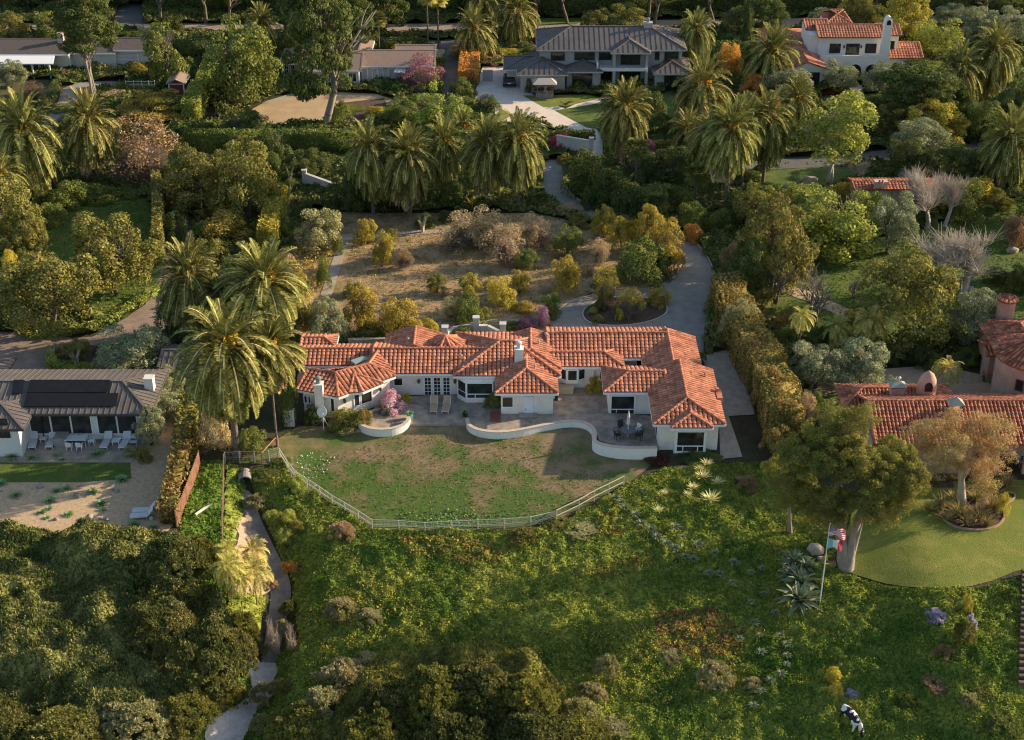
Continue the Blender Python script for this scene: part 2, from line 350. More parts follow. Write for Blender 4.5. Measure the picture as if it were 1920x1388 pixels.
S('lawn', [(930,110),(935,95),(1005,88),(1005,104)], GRASS, dz=.06, step=4)
S('lawn', [(-50,190),(-50,150),(100,150),(110,180),(60,200)], mat('rough_grass', (.07,.085,.025),(.13,.10,.05), scale=.4, bump=.05), dz=.04, step=5)
S('driveway', [(60,240),(105,205),(120,155),(240,152),(238,165),(180,172),(150,200),(110,235),(80,255)], mat('grey_gravel', (.26,.23,.19),(.34,.30,.25), scale=1), dz=.05, step=4, smooth=1)
S('hedge_lawn', [(350,300),(345,288),(700,290),(690,300)], GRASS, dz=.05, step=5)
S('garden_path', [(490,195),(500,190),(560,172),(566,176),(510,194)], CONC, dz=.06, step=4)
S('lawn', [(1540,180),(1650,176),(1640,190),(1545,192)], GRASS, dz=.05, step=5)
S('garden_path', [(1590,160),(1616,160),(1622,190),(1596,190)], PALE, dz=.07, step=5)
S('dirt_yard', [(1330,350),(1335,315),(1380,312),(1376,352)], DG, dz=.05, step=5)
# ---------------------------------------------------------------- kerbs
def kerb(pts, m, h=.14, wd=.16, name='kerb', lab=None, cat=None, closed=False):
    q = [Vector(p) for p in pts]; mb = MB()
    def off(i, s):
        n_ = len(q)
        a = q[(i-1) % n_] if closed or i > 0 else q[0]; b = q[(i+1) % n_] if closed or i < n_-1 else q[-1]
        d = (b-a); d.z = 0; d.normalize(); return q[i]+Vector((-d.y, d.x, 0))*s*wd/2
    vs = []
    for i in range(len(q)):
        l, r = off(i, 1), off(i, -1); z = q[i].z
        vs += [(l.x,l.y,z-.4),(l.x,l.y,z+h),(r.x,r.y,z+h),(r.x,r.y,z-.4)]
    n = len(q); fs = []
    for i in range(n if closed else n-1):
        j = (i+1) % n
        for k in range(3): fs.append((i*4+k, i*4+k+1, j*4+k+1, j*4+k))
    if not closed: fs += [(0,1,2,3), ((n-1)*4+3,(n-1)*4+2,(n-1)*4+1,(n-1)*4)]
    mb.add(vs, fs); o = mb.build(name, m); 
    if lab: tag(o, lab, cat)
    else: tag(o, kind='structure')
    return o
def curve_pts(px, it=2, closed=False, dz=0.0):
    p = [tuple(G(*q)[:2]) for q in px]
    for _ in range(it):
        q = [] if closed else [p[0]]; n = len(p)
        for i in range(n if closed else n-1):
            a, b = p[i], p[(i+1) % n]; q += [(a[0]*.75+b[0]*.25, a[1]*.75+b[1]*.25), (a[0]*.25+b[0]*.75, a[1]*.25+b[1]*.75)]
        if not closed: q.append(p[-1])
        p = q
    return [Vector((x, y, float(H(x, y))+dz)) for x, y in p]
KERBM = mat('kerb_concrete', (.42,.36,.30), (.5,.44,.38), scale=2)
isl = [(1090,590),(1100,575),(1130,560),(1180,556),(1225,562),(1252,575),(1250,590),(1225,603),(1180,612),(1130,612),(1100,605)]
S('planting_bed', isl, MULCH, dz=.09, step=2, smooth=2)
kerb(curve_pts(isl, 2, True), KERBM, closed=True)
kerb(curve_pts([(1282,445),(1310,458),(1332,490),(1344,530),(1334,570),(1324,610),(1322,640)]), KERBM)
kerb(curve_pts([(1045,597),(1050,575),(1085,560),(1130,549),(1190,545),(1235,540),(1268,518),(1277,495)]), KERBM, h=.10)
kerb(curve_pts([(1056,322),(1058,345),(1072,368),(1105,388)]), KERBM, h=.2)
bed = [(1752,950),(1770,930),(1830,920),(1900,925),(1905,935),(1880,950),(1885,975),(1860,995),(1815,996),(1775,985)]
S('planting_bed', bed, MULCH, dz=.09, step=1.5, smooth=2)
kerb(curve_pts(bed, 2, True), mat('brick_edging', (.32,.20,.13),(.40,.27,.18), scale=3), closed=True, h=.18)
S('planting_bed', [(1690,915),(1700,895),(1780,892),(1790,915)], MULCH, dz=.08, step=2)
S('planting_bed', [(95,680),(92,660),(120,645),(200,650),(235,665),(235,690),(150,695)], MULCH, dz=.08, step=2)
S('planting_bed', [(350,225),(350,205),(400,200),(410,230),(380,238)], MULCH, dz=.08, step=3)
S('planting_bed', [(640,225),(630,195),(720,185),(735,215),(700,226)], MULCH, dz=.08, step=3)
# ---------------------------------------------------------------- roofs
TILE = mat('terracotta_tile', (.30,.105,.055), (.53,.215,.125), scale=.9, island=.25, lo=.30, hi=.56, rough=.8)
TILEB = mat('terracotta_underlay', (.20,.07,.042), (.26,.095,.055), scale=2)
TILE2 = mat('weathered_clay_tile', (.34,.105,.055), (.50,.20,.11), scale=1.2, island=.45, rough=.85)
METAL = mat('standing_seam_metal', (.115,.10,.09), (.155,.135,.12), scale=.5, rough=.6)
SHING = mat('brown_shingle', (.24,.165,.13), (.30,.21,.165), scale=3, rough=.9, bump=.02, bscale=14)
SHINGD = mat('dark_shingle', (.10,.08,.07), (.14,.11,.095), scale=3, rough=.9, bump=.02, bscale=14)
WALL = mat('white_stucco', (.66,.61,.53), (.80,.76,.70), scale=.9, lo=.25, hi=.55, rough=.9, bump=.01, bscale=10)
TRIM = mat('white_trim', (.80,.80,.80), rough=.5)
PINKW = mat('pink_stucco', (.42,.25,.18), (.54,.35,.26), scale=.6, rough=.95, bump=.02, bscale=5)
GREYW = mat('grey_stucco', (.36,.34,.32), (.42,.40,.38), scale=.5)
GLASS = glassmat()
DARK = mat('dark_opening', (.012,.011,.010), (.03,.026,.022), scale=1.5)
def hiproof(x0, x1, y0, y1, ze, pitch=.28, axis='x', e0='hip', e1='hip', run0=None, run1=None):
    """faces of a roof over a rectangle; e0/e1 are the ends at the low/high coordinate of the ridge axis"""
    if axis == 'x':
        ym = (y0+y1)/2; h = (y1-y0)/2; zr = ze+pitch*h
        r0 = x0+((run0 or h) if e0 == 'hip' else 0); r1 = x1-((run1 or h) if e1 == 'hip' else 0)
        A, B, C_, D = (x0,y0,ze),(x1,y0,ze),(x1,y1,ze),(x0,y1,ze); a, b = (r0,ym,zr),(r1,ym,zr)
    else:
        xm = (x0+x1)/2; h = (x1-x0)/2; zr = ze+pitch*h
        r0 = y0+((run0 or h) if e0 == 'hip' else 0); r1 = y1-((run1 or h) if e1 == 'hip' else 0)
        A, B, C_, D = (x1,y0,ze),(x1,y1,ze),(x0,y1,ze),(x0,y0,ze); a, b = (xm,r0,zr),(xm,r1,zr)
    fs = [[A,B,b,a],[C_,D,a,b]]; caps = [(a,b)]; gab = []
    if e0 == 'hip': fs.append([D,A,a]); caps += [(A,a),(D,a)]
    else: gab.append([D,A,a]); caps += [(A,a),(D,a)]
    if e1 == 'hip': fs.append([B,C_,b]); caps += [(B,b),(C_,b)]
    else: gab.append([B,C_,b]); caps += [(B,b),(C_,b)]
    eaves = [(A,B),(C_,D)]+([(D,A)] if e0 == 'hip' else [])+([(B,C_)] if e1 == 'hip' else [])
    return fs, caps, gab, eaves
def rotz(fs, c, a):
    ca, sa = math.cos(a), math.sin(a)
    rt = lambda p: (c[0]+(p[0]-c[0])*ca-(p[1]-c[1])*sa, c[1]+(p[0]-c[0])*sa+(p[1]-c[1])*ca, p[2])
    return tuple([[rt(p) for p in g] for g in grp] for grp in fs)
def face_frame(f):
    f = [Vector(p) for p in f]; n = Vector((0,0,0))
    for i in range(len(f)):
        a, b = f[i], f[(i+1) % len(f)]; n += a.cross(b)
    n.normalize()
    if n.z < 0: n = -n
    v = (Vector((0,0,1))-n*n.z).normalized(); u = v.cross(n)
    o = min(f, key=lambda p: p.z); return o, u, v, n, [((p-o).dot(u), (p-o).dot(v)) for p in f]
def spans(poly, u):
    r = []
    for i in range(len(poly)):
        (a, b), (c, d) = poly[i], poly[(i+1) % len(poly)]
        if (a > u) != (c > u): r.append(b+(d-b)*(u-a)/(c-a))
    r.sort(); return list(zip(r[::2], r[1::2]))
def tile_face(V, F, f, w=.41, L=.44, amp=.085, seg=4, rnd=random.Random(1)):
    o, u, v, n, q = face_frame(f); us = [a for a, b in q]; vs = [b for a, b in q]; vm = min(vs)
    k = int((max(us)-min(us))/w)+1; off = min(us)+((max(us)-min(us))-(k-1)*w)/2
    for i in range(k):
        uc = off+i*w
        for (s0, s1) in spans(q, uc):
            j0 = int((s0-vm)/L)-1
            j = j0
            while vm+j*L < s1:
                a = max(vm+j*L, s0-.03); b = min(vm+(j+1)*L+.04, s1)
                j += 1
                if b-a < .06: continue
                base = len(V); jr = rnd.uniform(-.006, .006); jz = rnd.uniform(0, .012)
                for (vv, rr, zz) in ((a, .5*w*.90, .035+jz), (b, .5*w*.74, .0)):
                    for s in range(seg+1):
                        t = math.pi*s/seg; p = o+u*(uc+jr-math.cos(t)*rr)+v*vv+n*(zz+.02+math.sin(t)*amp*(1.15 if rr > .5*w*.8 else 1))
                        V.append((p.x, p.y, p.z))
                for s in range(seg): F.append((base+s, base+s+1, base+seg+2+s, base+seg+1+s))
                V.append(tuple(o+u*uc+v*a+n*.01)); c = len(V)-1        # lower lip closed towards the eye
                for s in range(seg): F.append((base+s+1, base+s, c, c))
def cap_tiles(V, F, p, q, r=.15, L=.42, lift=.09):
    p, q = Vector(p), Vector(q); 
    if p.z > q.z: p, q = q, p
    d = q-p; l = d.length; d.normalize(); s = d.cross(Vector((0,0,1))).normalized(); up = s.cross(d).normalized()
    k = max(1, int(l/L)); st = l/k
    for i in range(k):
        a, b = i*st, (i+1)*st+.05; base = len(V)
        for (vv, rr, zz) in ((a, r, .03), (b, r*.82, 0)):
            for j in range(6):
                t = math.pi*j/5; V.append(tuple(p+d*vv-s*math.cos(t)*rr+up*(lift+zz+math.sin(t)*r*.85)))
        for j in range(5): F.append((base+j, base+j+1, base+7+j, base+6+j))
        V.append(tuple(p+d*a+up*lift)); c = len(V)-1
        for j in range(5): F.append((base+j+1, base+j, c, c))
def fixf(F): return [f[:3] if f[2] == f[3] else f for f in F]
def roof_part(blocks, parent, style='tile', m=None, mb_=None, w=.41, L=.44, th=.10, fascia=TRIM, rib=.6, name='roof', r=.15, amp=None):
    """blocks: list of (faces, caps, gables, eaves)"""
    base = MB(); V, F, cV, cF = [], [], [], []; fas = MB()
    for fs, caps, gab, eaves in blocks:
        for f in fs:
            n_ = len(f); o, u, v, n, q = face_frame(f); sg = 1 if (Vector(f[1])-Vector(f[0])).cross(Vector(f[2])-Vector(f[1])).z > 0 else -1
            g = f if sg > 0 else f[::-1]
            vs = [tuple(Vector(p)) for p in g]+[tuple(Vector(p)-Vector((0,0,th))) for p in g]
            base.add(vs, [tuple(range(n_)), tuple(range(2*n_-1, n_-1, -1))]+[(i, n_+i, n_+(i+1)%n_, (i+1)%n_) for i in range(n_)])
            if style == 'tile': tile_face(V, F, f, w, L, amp or w*.15)
            elif style == 'seam':
                us = [a for a, b in q]; k = int((max(us)-min(us))/rib)
                for i in range(k+1):
                    uc = min(us)+rib*(i+.5)
                    for s0, s1 in spans(q, uc):
                        if s1-s0 > .1: base.bar(o+u*uc+v*s0+n*.02, o+u*uc+v*s1+n*.02, .045, .06)
        for a, b in caps:
            if style == 'tile': cap_tiles(cV, cF, a, b, r=r, lift=.03+.0*w)
            elif style == 'seam': base.bar(Vector(a)+Vector((0,0,.05)), Vector(b)+Vector((0,0,.05)), .22, .08)
            else: base.bar(Vector(a)+Vector((0,0,.01)), Vector(b)+Vector((0,0,.01)), .25, .05)
        for a, b in eaves:
            d = (Vector(b)-Vector(a)); d.z = 0; d.normalize(); nn = Vector((d.y, -d.x, 0))*.035-Vector((0,0,.13))
            fas.bar(Vector(a)+nn, Vector(b)+nn, .07, .2)
    m0 = m or {'tile': TILE, 'seam': METAL}.get(style, SHING)
    ro = base.build(name, mb_ or (TILEB if style == 'tile' else m0), parent)
    if V:
        F = fixf(F); me = bpy.data.meshes.new('roof_tiles'); me.from_pydata(V, [], F); me.materials.append(m0); me.update(); link('roof_tiles', me, ro)
        me = bpy.data.meshes.new('ridge_tiles'); me.from_pydata(cV, [], fixf(cF)); me.materials.append(m0); me.update(); link('ridge_tiles', me, ro)
    if fascia and fas.v: fas.build('fascia', fascia, ro)
    return ro
def walls(foot, z0, gables, parent, m, name='wall', inset=0):
    mb = MB()
    for poly, z1 in foot: mb.prism([tuple(p) for p in poly], z0, z1)
    for g in gables:
        n = (Vector(g[1])-Vector(g[0])).cross(Vector(g[2])-Vector(g[0])).normalized()
        c = [Vector(p)+n*(-(inset+.02)) for p in g]; dz = Vector((0,0,-.12)); c = [p+dz for p in c]
        mb.add([tuple(p) for p in c]+[tuple(p-n*.2) for p in c], [(0,1,2),(5,4,3),(0,3,4,1),(1,4,5,2),(2,5,3,0)])
    return mb.build(name, m, parent)
def rect(x0, x1, y0, y1): return [(x0,y0),(x1,y0),(x1,y1),(x0,y1)]
def window(parent, a, b, z0, z1, cols=(), rows=(), fr=.09, name='window', fm=None, gm=None, sub='frame', mull=.05, depth=.06, label=None, sill=False):
    """a, b: (x, y) ends of the opening seen from outside, left to right"""
    a = Vector((a[0], a[1], 0)); b = Vector((b[0], b[1], 0)); d = (b-a); W_ = d.length; d.normalize(); n = Vector((d.y, -d.x, 0))
    g = MB(); zc = (z0+z1)/2
    def bx(mb, u0, u1, w0, w1, t0, t1):
        c = a+d*((u0+u1)/2)+n*((t0+t1)/2); mb.box((c.x, c.y, (w0+w1)/2), (u1-u0, t1-t0, w1-w0), math.atan2(d.y, d.x))
    bx(g, 0.01, W_-.01, z0+.01, z1-.01, -.04, .018); o = g.build(name, gm or GLASS, parent)
    if label: o['label'] = label
    f = MB()
    bx(f, -fr, 0.02, z0-fr, z1+fr, -.03, depth); bx(f, W_-.02, W_+fr, z0-fr, z1+fr, -.03, depth)
    bx(f, 0.02, W_-.02, z1-.02, z1+fr, -.03, depth-.003); bx(f, 0.02, W_-.02, z0-fr, z0+.02, -.03, depth-.003)
    for c in cols: bx(f, c*W_-mull/2, c*W_+mull/2, z0+.021, z1-.021, -.02, depth-.008)
    for r in rows:
        if isinstance(r, tuple): bx(f, r[1]*W_+.001, r[2]*W_-.001, z0+r[0]*(z1-z0)-mull/2, z0+r[0]*(z1-z0)+mull/2, -.02, depth-.012)
        else: bx(f, 0.021, W_-.021, z0+r*(z1-z0)-mull/2, z0+r*(z1-z0)+mull/2, -.02, depth-.012)
    f.build(sub, fm or TRIM, o)
    return o
def pxwin(parent, x0, y0, x1, y1, Y, **k):           # window drawn on the wall plane Y from its photo rectangle
    a, b = Wp(x0, y0, Y-.001), Wp(x1, y1, Y-.001); ym = (y0+y1)/2; return window(parent, (Wp(x0, ym, Y).x, Y), (Wp(x1, ym, Y).x, Y), b.z, a.z, **k)
def lantern(parent, p, m=None):
    mb = MB(); mb.lathe((p[0], p[1], p[2]-.25), [(.03,0),(.12,.08),(.15,.36),(.09,.46),(.02,.52)], 6); mb.box((p[0], p[1]+.1, p[2]), (.05,.2,.05))
    return mb.build('wall_lantern', m or mat('bronze_lantern', (.10,.085,.06), rough=.5), parent)
# ================================================================ main house
mh = thing('tile_roof_house', (3, 121, 0), 'long white stucco house with terracotta tile hip roofs and curved terraces', 'house')
ZE = 2.6
A_ = hiproof(-13.2, -2, 122.05, 128.1, ZE, .345, 'x', 'gable', 'gable')
B_ = hiproof(-20.5, -13, 123.6, 127.8, ZE+.02, .33, 'x', 'gable', 'gable')
B2 = hiproof(-20.4, -17.0, 126.9, 129.4, ZE+.25, .30, 'x', 'gable', 'hip')
E_ = hiproof(-5.47, 4.55, 121.34, 130.0, ZE+.15, .32, 'x')
N_ = hiproof(-1.0, 4.6, 122.6, 128.9, ZE+.2, .34, 'y', 'hip', 'gable', run0=2.2)
F_ = hiproof(-1.52, 4.22, 118.4, 124.8, ZE, .345, 'y', 'hip', 'gable')
G_ = hiproof(3.4, 10.6, 123.31, 127.0, ZE+.05, .30, 'x', 'gable', 'hip')
H_ = hiproof(3.4, 15.1, 125.07, 131.3, ZE+.02, .345, 'x', 'gable', 'gable')
I_ = hiproof(12.4, 17.9, 122.4, 129.2, ZE, .345, 'y', 'gable', 'gable')
J_ = hiproof(12.5, 18.87, 112.9, 122.6, ZE+.01, .36, 'y', 'hip', 'gable', run0=2.6)
K_ = hiproof(8.44, 14.2, 118.6, 123.4, ZE-.01, .35, 'x', 'hip', 'gable')
Jb = hiproof(14.02, 17.72, 112.28, 114.6, ZE+.0, .36, 'y', 'hip', 'gable', run0=1.3)
PL = hiproof(-12.3, -6.5, 125.8, 129.6, ZE+.1, .32, 'y', 'gable', 'gable')
Z3 = 3.5
c1, c2, c3, c4 = P(709.8,656.4,Z3), P(692,682.4,Z3), P(629,699,Z3), P(578,692,Z3-.1)
e1, e2, e3, e4, e5, e6 = P(741.3,705.7,ZE), P(634.5,745.4,ZE), P(557,731,ZE), P(645,690,ZE), P(686,661,ZE), P(560,703,ZE)
tp = lambda *a: [tuple(q) for q in a]
C_ = ([tp(e2,e1,c2,c3), tp(e1,c1,c2), tp(e3,e2,c3,c4), tp(e6,e3,c4), tp(e5,e4,c2,c1), tp(e4,e6,c4,c3,c2)], [tp(c1,c2),tp(c2,c3),tp(c3,c4),tp(c3,e2),tp(c2,e1),tp(c4,e3)], [], [tp(e2,e1),tp(e3,e2)])
tcen = P(836,652,ZE+.2); apx = (tcen.x, tcen.y, ZE+1.45); oct_ = [(tcen.x+2.45*math.cos(R(22.5+45*k)), tcen.y+2.45*math.sin(R(22.5+45*k)), ZE+.25) for k in range(8)]
T_ = ([[oct_[k], oct_[(k+1)%8], apx] for k in range(8)], [(oct_[k], apx) for k in range(8)], [], [(oct_[k], oct_[(k+1)%8]) for k in range(8)])
# small bay roof on the left wing
d0, d1, d2, d3, d4 = P(664.5,701,3.35), P(655,737.3,ZE), P(680,735.2,ZE), P(719,719,ZE), P(690,704,3.2)
D_ = ([tp(d1,d2,d0), tp(d2,d3,d0)], [tp(d2,d0),tp(d1,d0),tp(d3,d0)], [], [tp(d1,d2),tp(d2,d3)])
roof_part([A_,B_,B2,E_,N_,F_,G_,H_,I_,J_,K_,Jb,PL,C_,T_,D_], mh)
zt = ZE-.14
def inn(a, b, c, t=.45):                             # inset corner
    return (a[0]+(c[0]-a[0])*t, a[1]+(c[1]-a[1])*t)
cc = ((e1.x+e2.x+e3.x+e6.x)/4, (e1.y+e2.y+e3.y+e6.y)/4)
cp = [e2, e1, e5, e6, e3]; cin = [tuple(Vector((p.x, p.y))+(Vector(cc)-Vector((p.x, p.y))).normalized()*.55) for p in cp]
tin = [(tcen.x+2.0*math.cos(R(22.5+45*k)), tcen.y+2.0*math.sin(R(22.5+45*k))) for k in range(8)]
foot = [(rect(-12.6,-3,122.6,127.5),zt),(rect(-20,-12.6,124.1,127.3),zt),(rect(-20,-17.5,127.3,129),zt+.2),(rect(-4.9,4.05,121.85,129.4),zt+.1),
        (rect(-1.02,3.8,118.9,121.85),zt),(rect(4.05,10.1,123.85,126.5),zt),(rect(4.05,12.9,126.5,130.8),zt),(rect(12.9,17.4,122.2,128.8),zt),
        (rect(13.05,18.35,113.4,122.2),zt),(rect(8.95,13.05,119.1,122.9),zt),(rect(-11.8,-7,127.5,129.2),zt),(cin,zt),(tin,zt)]
walls(foot, -2.0, [g for b in (A_,B_,B2,N_,F_,H_,I_,J_,PL) for g in b[2]], mh, WALL, inset=.25)
# windows and doors
pxwin(mh, 739, 709, 754.5, 722.5, 122.6, sill=True)
for i, (xa, xb) in enumerate(((795.8,808.8),(813.2,826.2),(830.8,843.8))):
    a, b = Wp(xa, 708, 122.6), Wp(xb, 740.5, 122.6)
    window(mh, (a.x,122.6), (b.x,122.6), b.z, a.z, cols=(.5,), rows=(.2,.4,.6,.8), name='french_door', mull=.045, fr=.11)
for xx in (785.5, 853): p = Wp(xx, 713, 122.6); lantern(mh, (p.x, 122.35, p.z))
# bay window of the living room
yb = 120.95; bx0, bx1 = Wp(875.5,717,yb).x, Wp(923,717,yb).x
bay = MB(); bay.prism([(bx0-.95,121.85),(bx0-.1,yb+.03),(bx1+.1,yb+.03),(bx1+.75,121.85)], -.3, .55); bay.prism([(bx0-.95,121.85),(bx0-.1,yb+.03),(bx1+.1,yb+.03),(bx1+.75,121.85)], 2.28, 2.5)
bay.build('bay_window_base', WALL, mh)
window(mh, (bx0,yb), (bx1,yb), .62, 2.2, cols=(), rows=(.27,), name='bay_window', mull=.09)
window(mh, (bx0-.85,121.8), (bx0-.1,yb+.03), .55, 2.2, rows=(.35,), name='bay_window')
mbp = MB(); a = Wp(891, 742, yb-.03); mbp.box((a.x, yb-.02, .62+.22), (.07,.1,.42)); mbp.build('mullion', TRIM, mh)
# kitchen block front: window, white stable door, vents
yF = 118.9
pxwin(mh, 942, 744.5, 961.5, 763, yF)
a, b = Wp(983,743,yF), Wp(999.5,783.5,yF); dr = MB(); dr.box(((a.x+b.x)/2, yF-.03, (a.z+b.z)/2), (b.x-a.x, .08, a.z-b.z)); dr.box(((a.x+b.x)/2, yF-.075, (a.z+b.z)/2+.05), (b.x-a.x, .02, .04))
d_ = dr.build('door', mat('white_door', (.74,.77,.82), rough=.4), mh); MB().box((a.x+.12, yF-.1, b.z+.95), (.05,.06,.14)).build('handle', mat('brass', (.4,.3,.12), rough=.3, metal=1), d_)
for xx in (954.5, 1020): p = Wp(xx, 783.5, yF); MB().box((p.x, yF-.01, p.z), (.35,.05,.14)).build('foundation_vent', DARK, mh)
p = Wp(990, 788, yF-.35); st = MB().box((p.x, yF-.38, .17), (1.7,.75,.16)); st.build('doorstep', CONC, mh)
# entry block bay + windows
yG = 123.85
gx0, gx1 = Wp(1065,697,yG-.45).x, Wp(1081.5,711,yG-.45).x
bb = MB(); pl = [(gx0-.85,yG+.05),(gx0-.12,yG-.42),(gx1+.12,yG-.42),(gx1+.85,yG+.05)]
bb.prism(pl, .75, 1.05); bb.prism([(gx0-.5,yG+.05),(gx0+.2,yG-.2),(gx1-.2,yG-.2),(gx1+.5,yG+.05)], .45, .75); bb.prism(pl, 2.3, 2.48); bb.build('bay_window_base', WALL, mh)
window(mh, (gx0,yG-.46), (gx1,yG-.46), 1.15, 2.22, name='bay_window', fr=.1)
window(mh, (gx0-.75,yG-.02), (gx0-.15,yG-.43), 1.15, 2.22, name='bay_window', fr=.06); window(mh, (gx1+.15,yG-.43), (gx1+.75,yG-.02), 1.15, 2.22, name='bay_window', fr=.06)
pxwin(mh, 1112.5, 694, 1119.5, 712, yG, gm=mat('tan_door', (.5,.42,.3)), name='door')  # entry door pane in one even tan colour
pxwin(mh, 1125, 695, 1143, 712, yG, cols=(.5,)); pxwin(mh, 1145, 694, 1151, 712, yG)
# back recess door between the wings
pxwin(mh, 1193, 676, 1205, 695, 126.5, gm=DARK, name='door')
# K block picture window and right wing bay window
pxwin(mh, 1146, 743, 1189, 776, 119.1, rows=(.26,), fr=.13, mull=.1)
p0, p1 = Wp(1155.5,770,119.1), Wp(1178.5,780,119.1)
mm = MB(); mm.box((p0.x, 119.06, p0.z+.0), (.06,.1,.36)); mm.box((p1.x, 119.06, p0.z+.0), (.06,.1,.36)); mm.build('mullion', TRIM, mh)
yJ = 112.85; jx0, jx1 = Wp(1270.5,810,yJ).x, Wp(1321,810,yJ).x
MB().prism([(jx0-.25,113.5),(jx0-.25,yJ+.02),(jx1+.25,yJ+.02),(jx1+.25,113.5)], -2, zt).build('bay_window_base', WALL, mh)
zT, zB = Wp(1290,810,yJ).z, Wp(1290,846,yJ).z
window(mh, (jx0,yJ), (jx1,yJ), zB, zT, rows=(.27,), name='bay_window', fr=.13, mull=.11)
mm = MB(); 
for t in (.23, .78): mm.box((jx0+(jx1-jx0)*t, yJ-.045, zB+.135*(zT-zB)), (.07,.1,.27*(zT-zB)-.06))
mm.build('mullion', TRIM, mh)
window(mh, (13.05,117.2), (13.05,114.2), .3, 1.7, cols=(.5,), fr=.08)
# left wing windows (front right face and front left face)
def edge_win(p, q, t0, t1, z0, z1, **k):
    p = Vector(p); q = Vector(q); return window(mh, tuple(p.lerp(q, t0)), tuple(p.lerp(q, t1)), z0, z1, **k)
f0, f1, fL = cin[0], cin[1], cin[4]
edge_win(f0, f1, .44, .64, .75, 2.05, name='picture_window'); edge_win(f0, f1, .31, .40, .75, 2.05)
edge_win(fL, f0, .80, .9, .75, 2.1); edge_win(fL, f0, .32, .42, .55, 2.0); edge_win(fL, f0, .02, .10, 1.2, 1.9); edge_win(fL, f0, .14, .2, 1.2, 1.9)
for t in (.12, .80):
    q = Vector(f0).lerp(Vector(f1), t); dd = (Vector(f1)-Vector(f0)).normalized(); lantern(mh, (q.x+dd.y*.15, q.y-dd.x*.15, 1.75))
# chimneys
def chimney(parent, x, y, wx, wy, z0, z1, m, flue=True, rz=0, cap=None, name='chimney'):
    mb = MB(); mb.box((x, y, (z0+z1)/2), (wx, wy, z1-z0), rz); mb.box((x, y, z1+.03), (wx+.08, wy+.08, .1), rz); c = mb.build(name, m, parent)
    if flue:
        f = MB(); f.lathe((x, y, z1+.08), [(.22,0),(.22,.45),(.30,.46),(.30,.6),(.1,.68)], 12); f.build('flue', cap or mat('galvanised_flue', (.30,.36,.34), rough=.4, metal=.5), c)
    return c
p = Wp(973, 674, 122.9); chimney(mh, p.x, 123.3, .82, .8, 2.6, 4.62, WALL, cap=mat('white_flue', (.55,.6,.62), rough=.4))
p = P(594, 716, 3.9); chimney(mh, p.x+.15, p.y-.1, .78, .8, -1, 3.75, WALL, rz=R(0))
# skylight, vents, planter on the eave, satellite dish brackets
p = P(674, 675, 3.25); sk = MB(); sk.box((p.x, p.y, 3.22), (1.5,.8,.14), R(38)); sk.build('skylight', mat('skylight_glass', (.25,.36,.33), rough=.15), mh)
for xx, yy, zz in ((865,672,3.3),(1277,683,3.35),(1291,683,3.25),(1003,691,3.4),(765,640,3.4),(1010,645,3.6),(1023,630,3.6),(1296,706,3.2),(1322,707,3.0),(868,693,2.9)):
    q = P(xx, yy, zz); v_ = MB(); v_.lathe((q.x, q.y, zz-.4), [(.07,0),(.07,.62),(.13,.64),(.13,.74),(.03,.8)], 8); v_.build('vent_pipe', TILE if xx > 1100 else mat('lead_pipe', (.35,.33,.32), rough=.6), mh)
q = P(1348, 742, 2.7); pt = MB(); pt.box((q.x, q.y, 2.65), (.5,1.5,.5)); pt.box((q.x-.1, q.y+.6, 3.0), (.3,.4,.3)); pt.build('roof_vent_hood', TILE, mh)
# ---------------------------------------------------------------- patio and terrace walls
def pflat(px, z): return [tuple(P(*q, z)[:2]) for q in px]
MB().prism(pflat([(640,812),(700,770),(705,745),(860,740),(930,752),(930,795),(878,796),(765,796),(760,802),(730,806),(690,804)], .1), -1.5, .1).build('patio', STONE)['kind'] = 'structure'
MB().prism(pflat([(930,752),(1046,752),(1048,700),(1150,708),(1150,775),(1225,780),(1236,838),(1165,838),(1125,826),(1113,802),(1085,792),(1045,797),(1000,806),(930,812),(884,800),(878,796),(930,795)], .08), -1.9, .085).build('terrace', STONE)['kind'] = 'structure'
WSTUC = mat('white_terrace_stucco', (.72,.72,.66), (.78,.77,.72), scale=.8, bump=.02, bscale=6)
def terrace_wall(px_top, ztop, label, cat='terrace wall', thick=.28, it=2):
    pts = [tuple(P(*q, ztop)[:2]) for q in px_top]
    for _ in range(it):
        q = [pts[0]]
        for a, b in zip(pts[:-1], pts[1:]): q += [(a[0]*.75+b[0]*.25, a[1]*.75+b[1]*.25), (a[0]*.25+b[0]*.75, a[1]*.25+b[1]*.75)]
        q.append(pts[-1]); pts = q
    l, r = [], []
    for i in range(len(pts)):
        a = Vector(pts[max(i-1,0)]); b = Vector(pts[min(i+1,len(pts)-1)]); d = (b-a).normalized(); n = Vector((-d.y, d.x))*thick/2; c = Vector(pts[i]); l.append(c+n); r.append(c-n)
    mb = MB(); n_ = len(pts)
    def strip(z0, z1, k, top=True):
        vs = []
        for i in range(n_):
            c = (l[i]+r[i])/2; L_ = c+(l[i]-c)*k; R_ = c+(r[i]-c)*k
            vs += [(L_.x,L_.y,z0),(L_.x,L_.y,z1),(R_.x,R_.y,z1),(R_.x,R_.y,z0)]
        fs = []
        for i in range(n_-1):
            for j in range(3): fs.append((i*4+j, (i+1)*4+j, (i+1)*4+j+1, i*4+j+1))
        fs += [(3,2,1,0), ((n_-1)*4,(n_-1)*4+1,(n_-1)*4+2,(n_-1)*4+3)]; return vs, fs
    o = mb.add(*strip(-2.6, ztop-.06, 1)).build('terrace_wall', WSTUC); tag(o, label, cat)
    c = MB(); c.add(*strip(ztop-.058, ztop, 1.25)); c.build('coping', mat('stone_coping', (.50,.40,.30),(.58,.48,.38), scale=3), o)
    return o
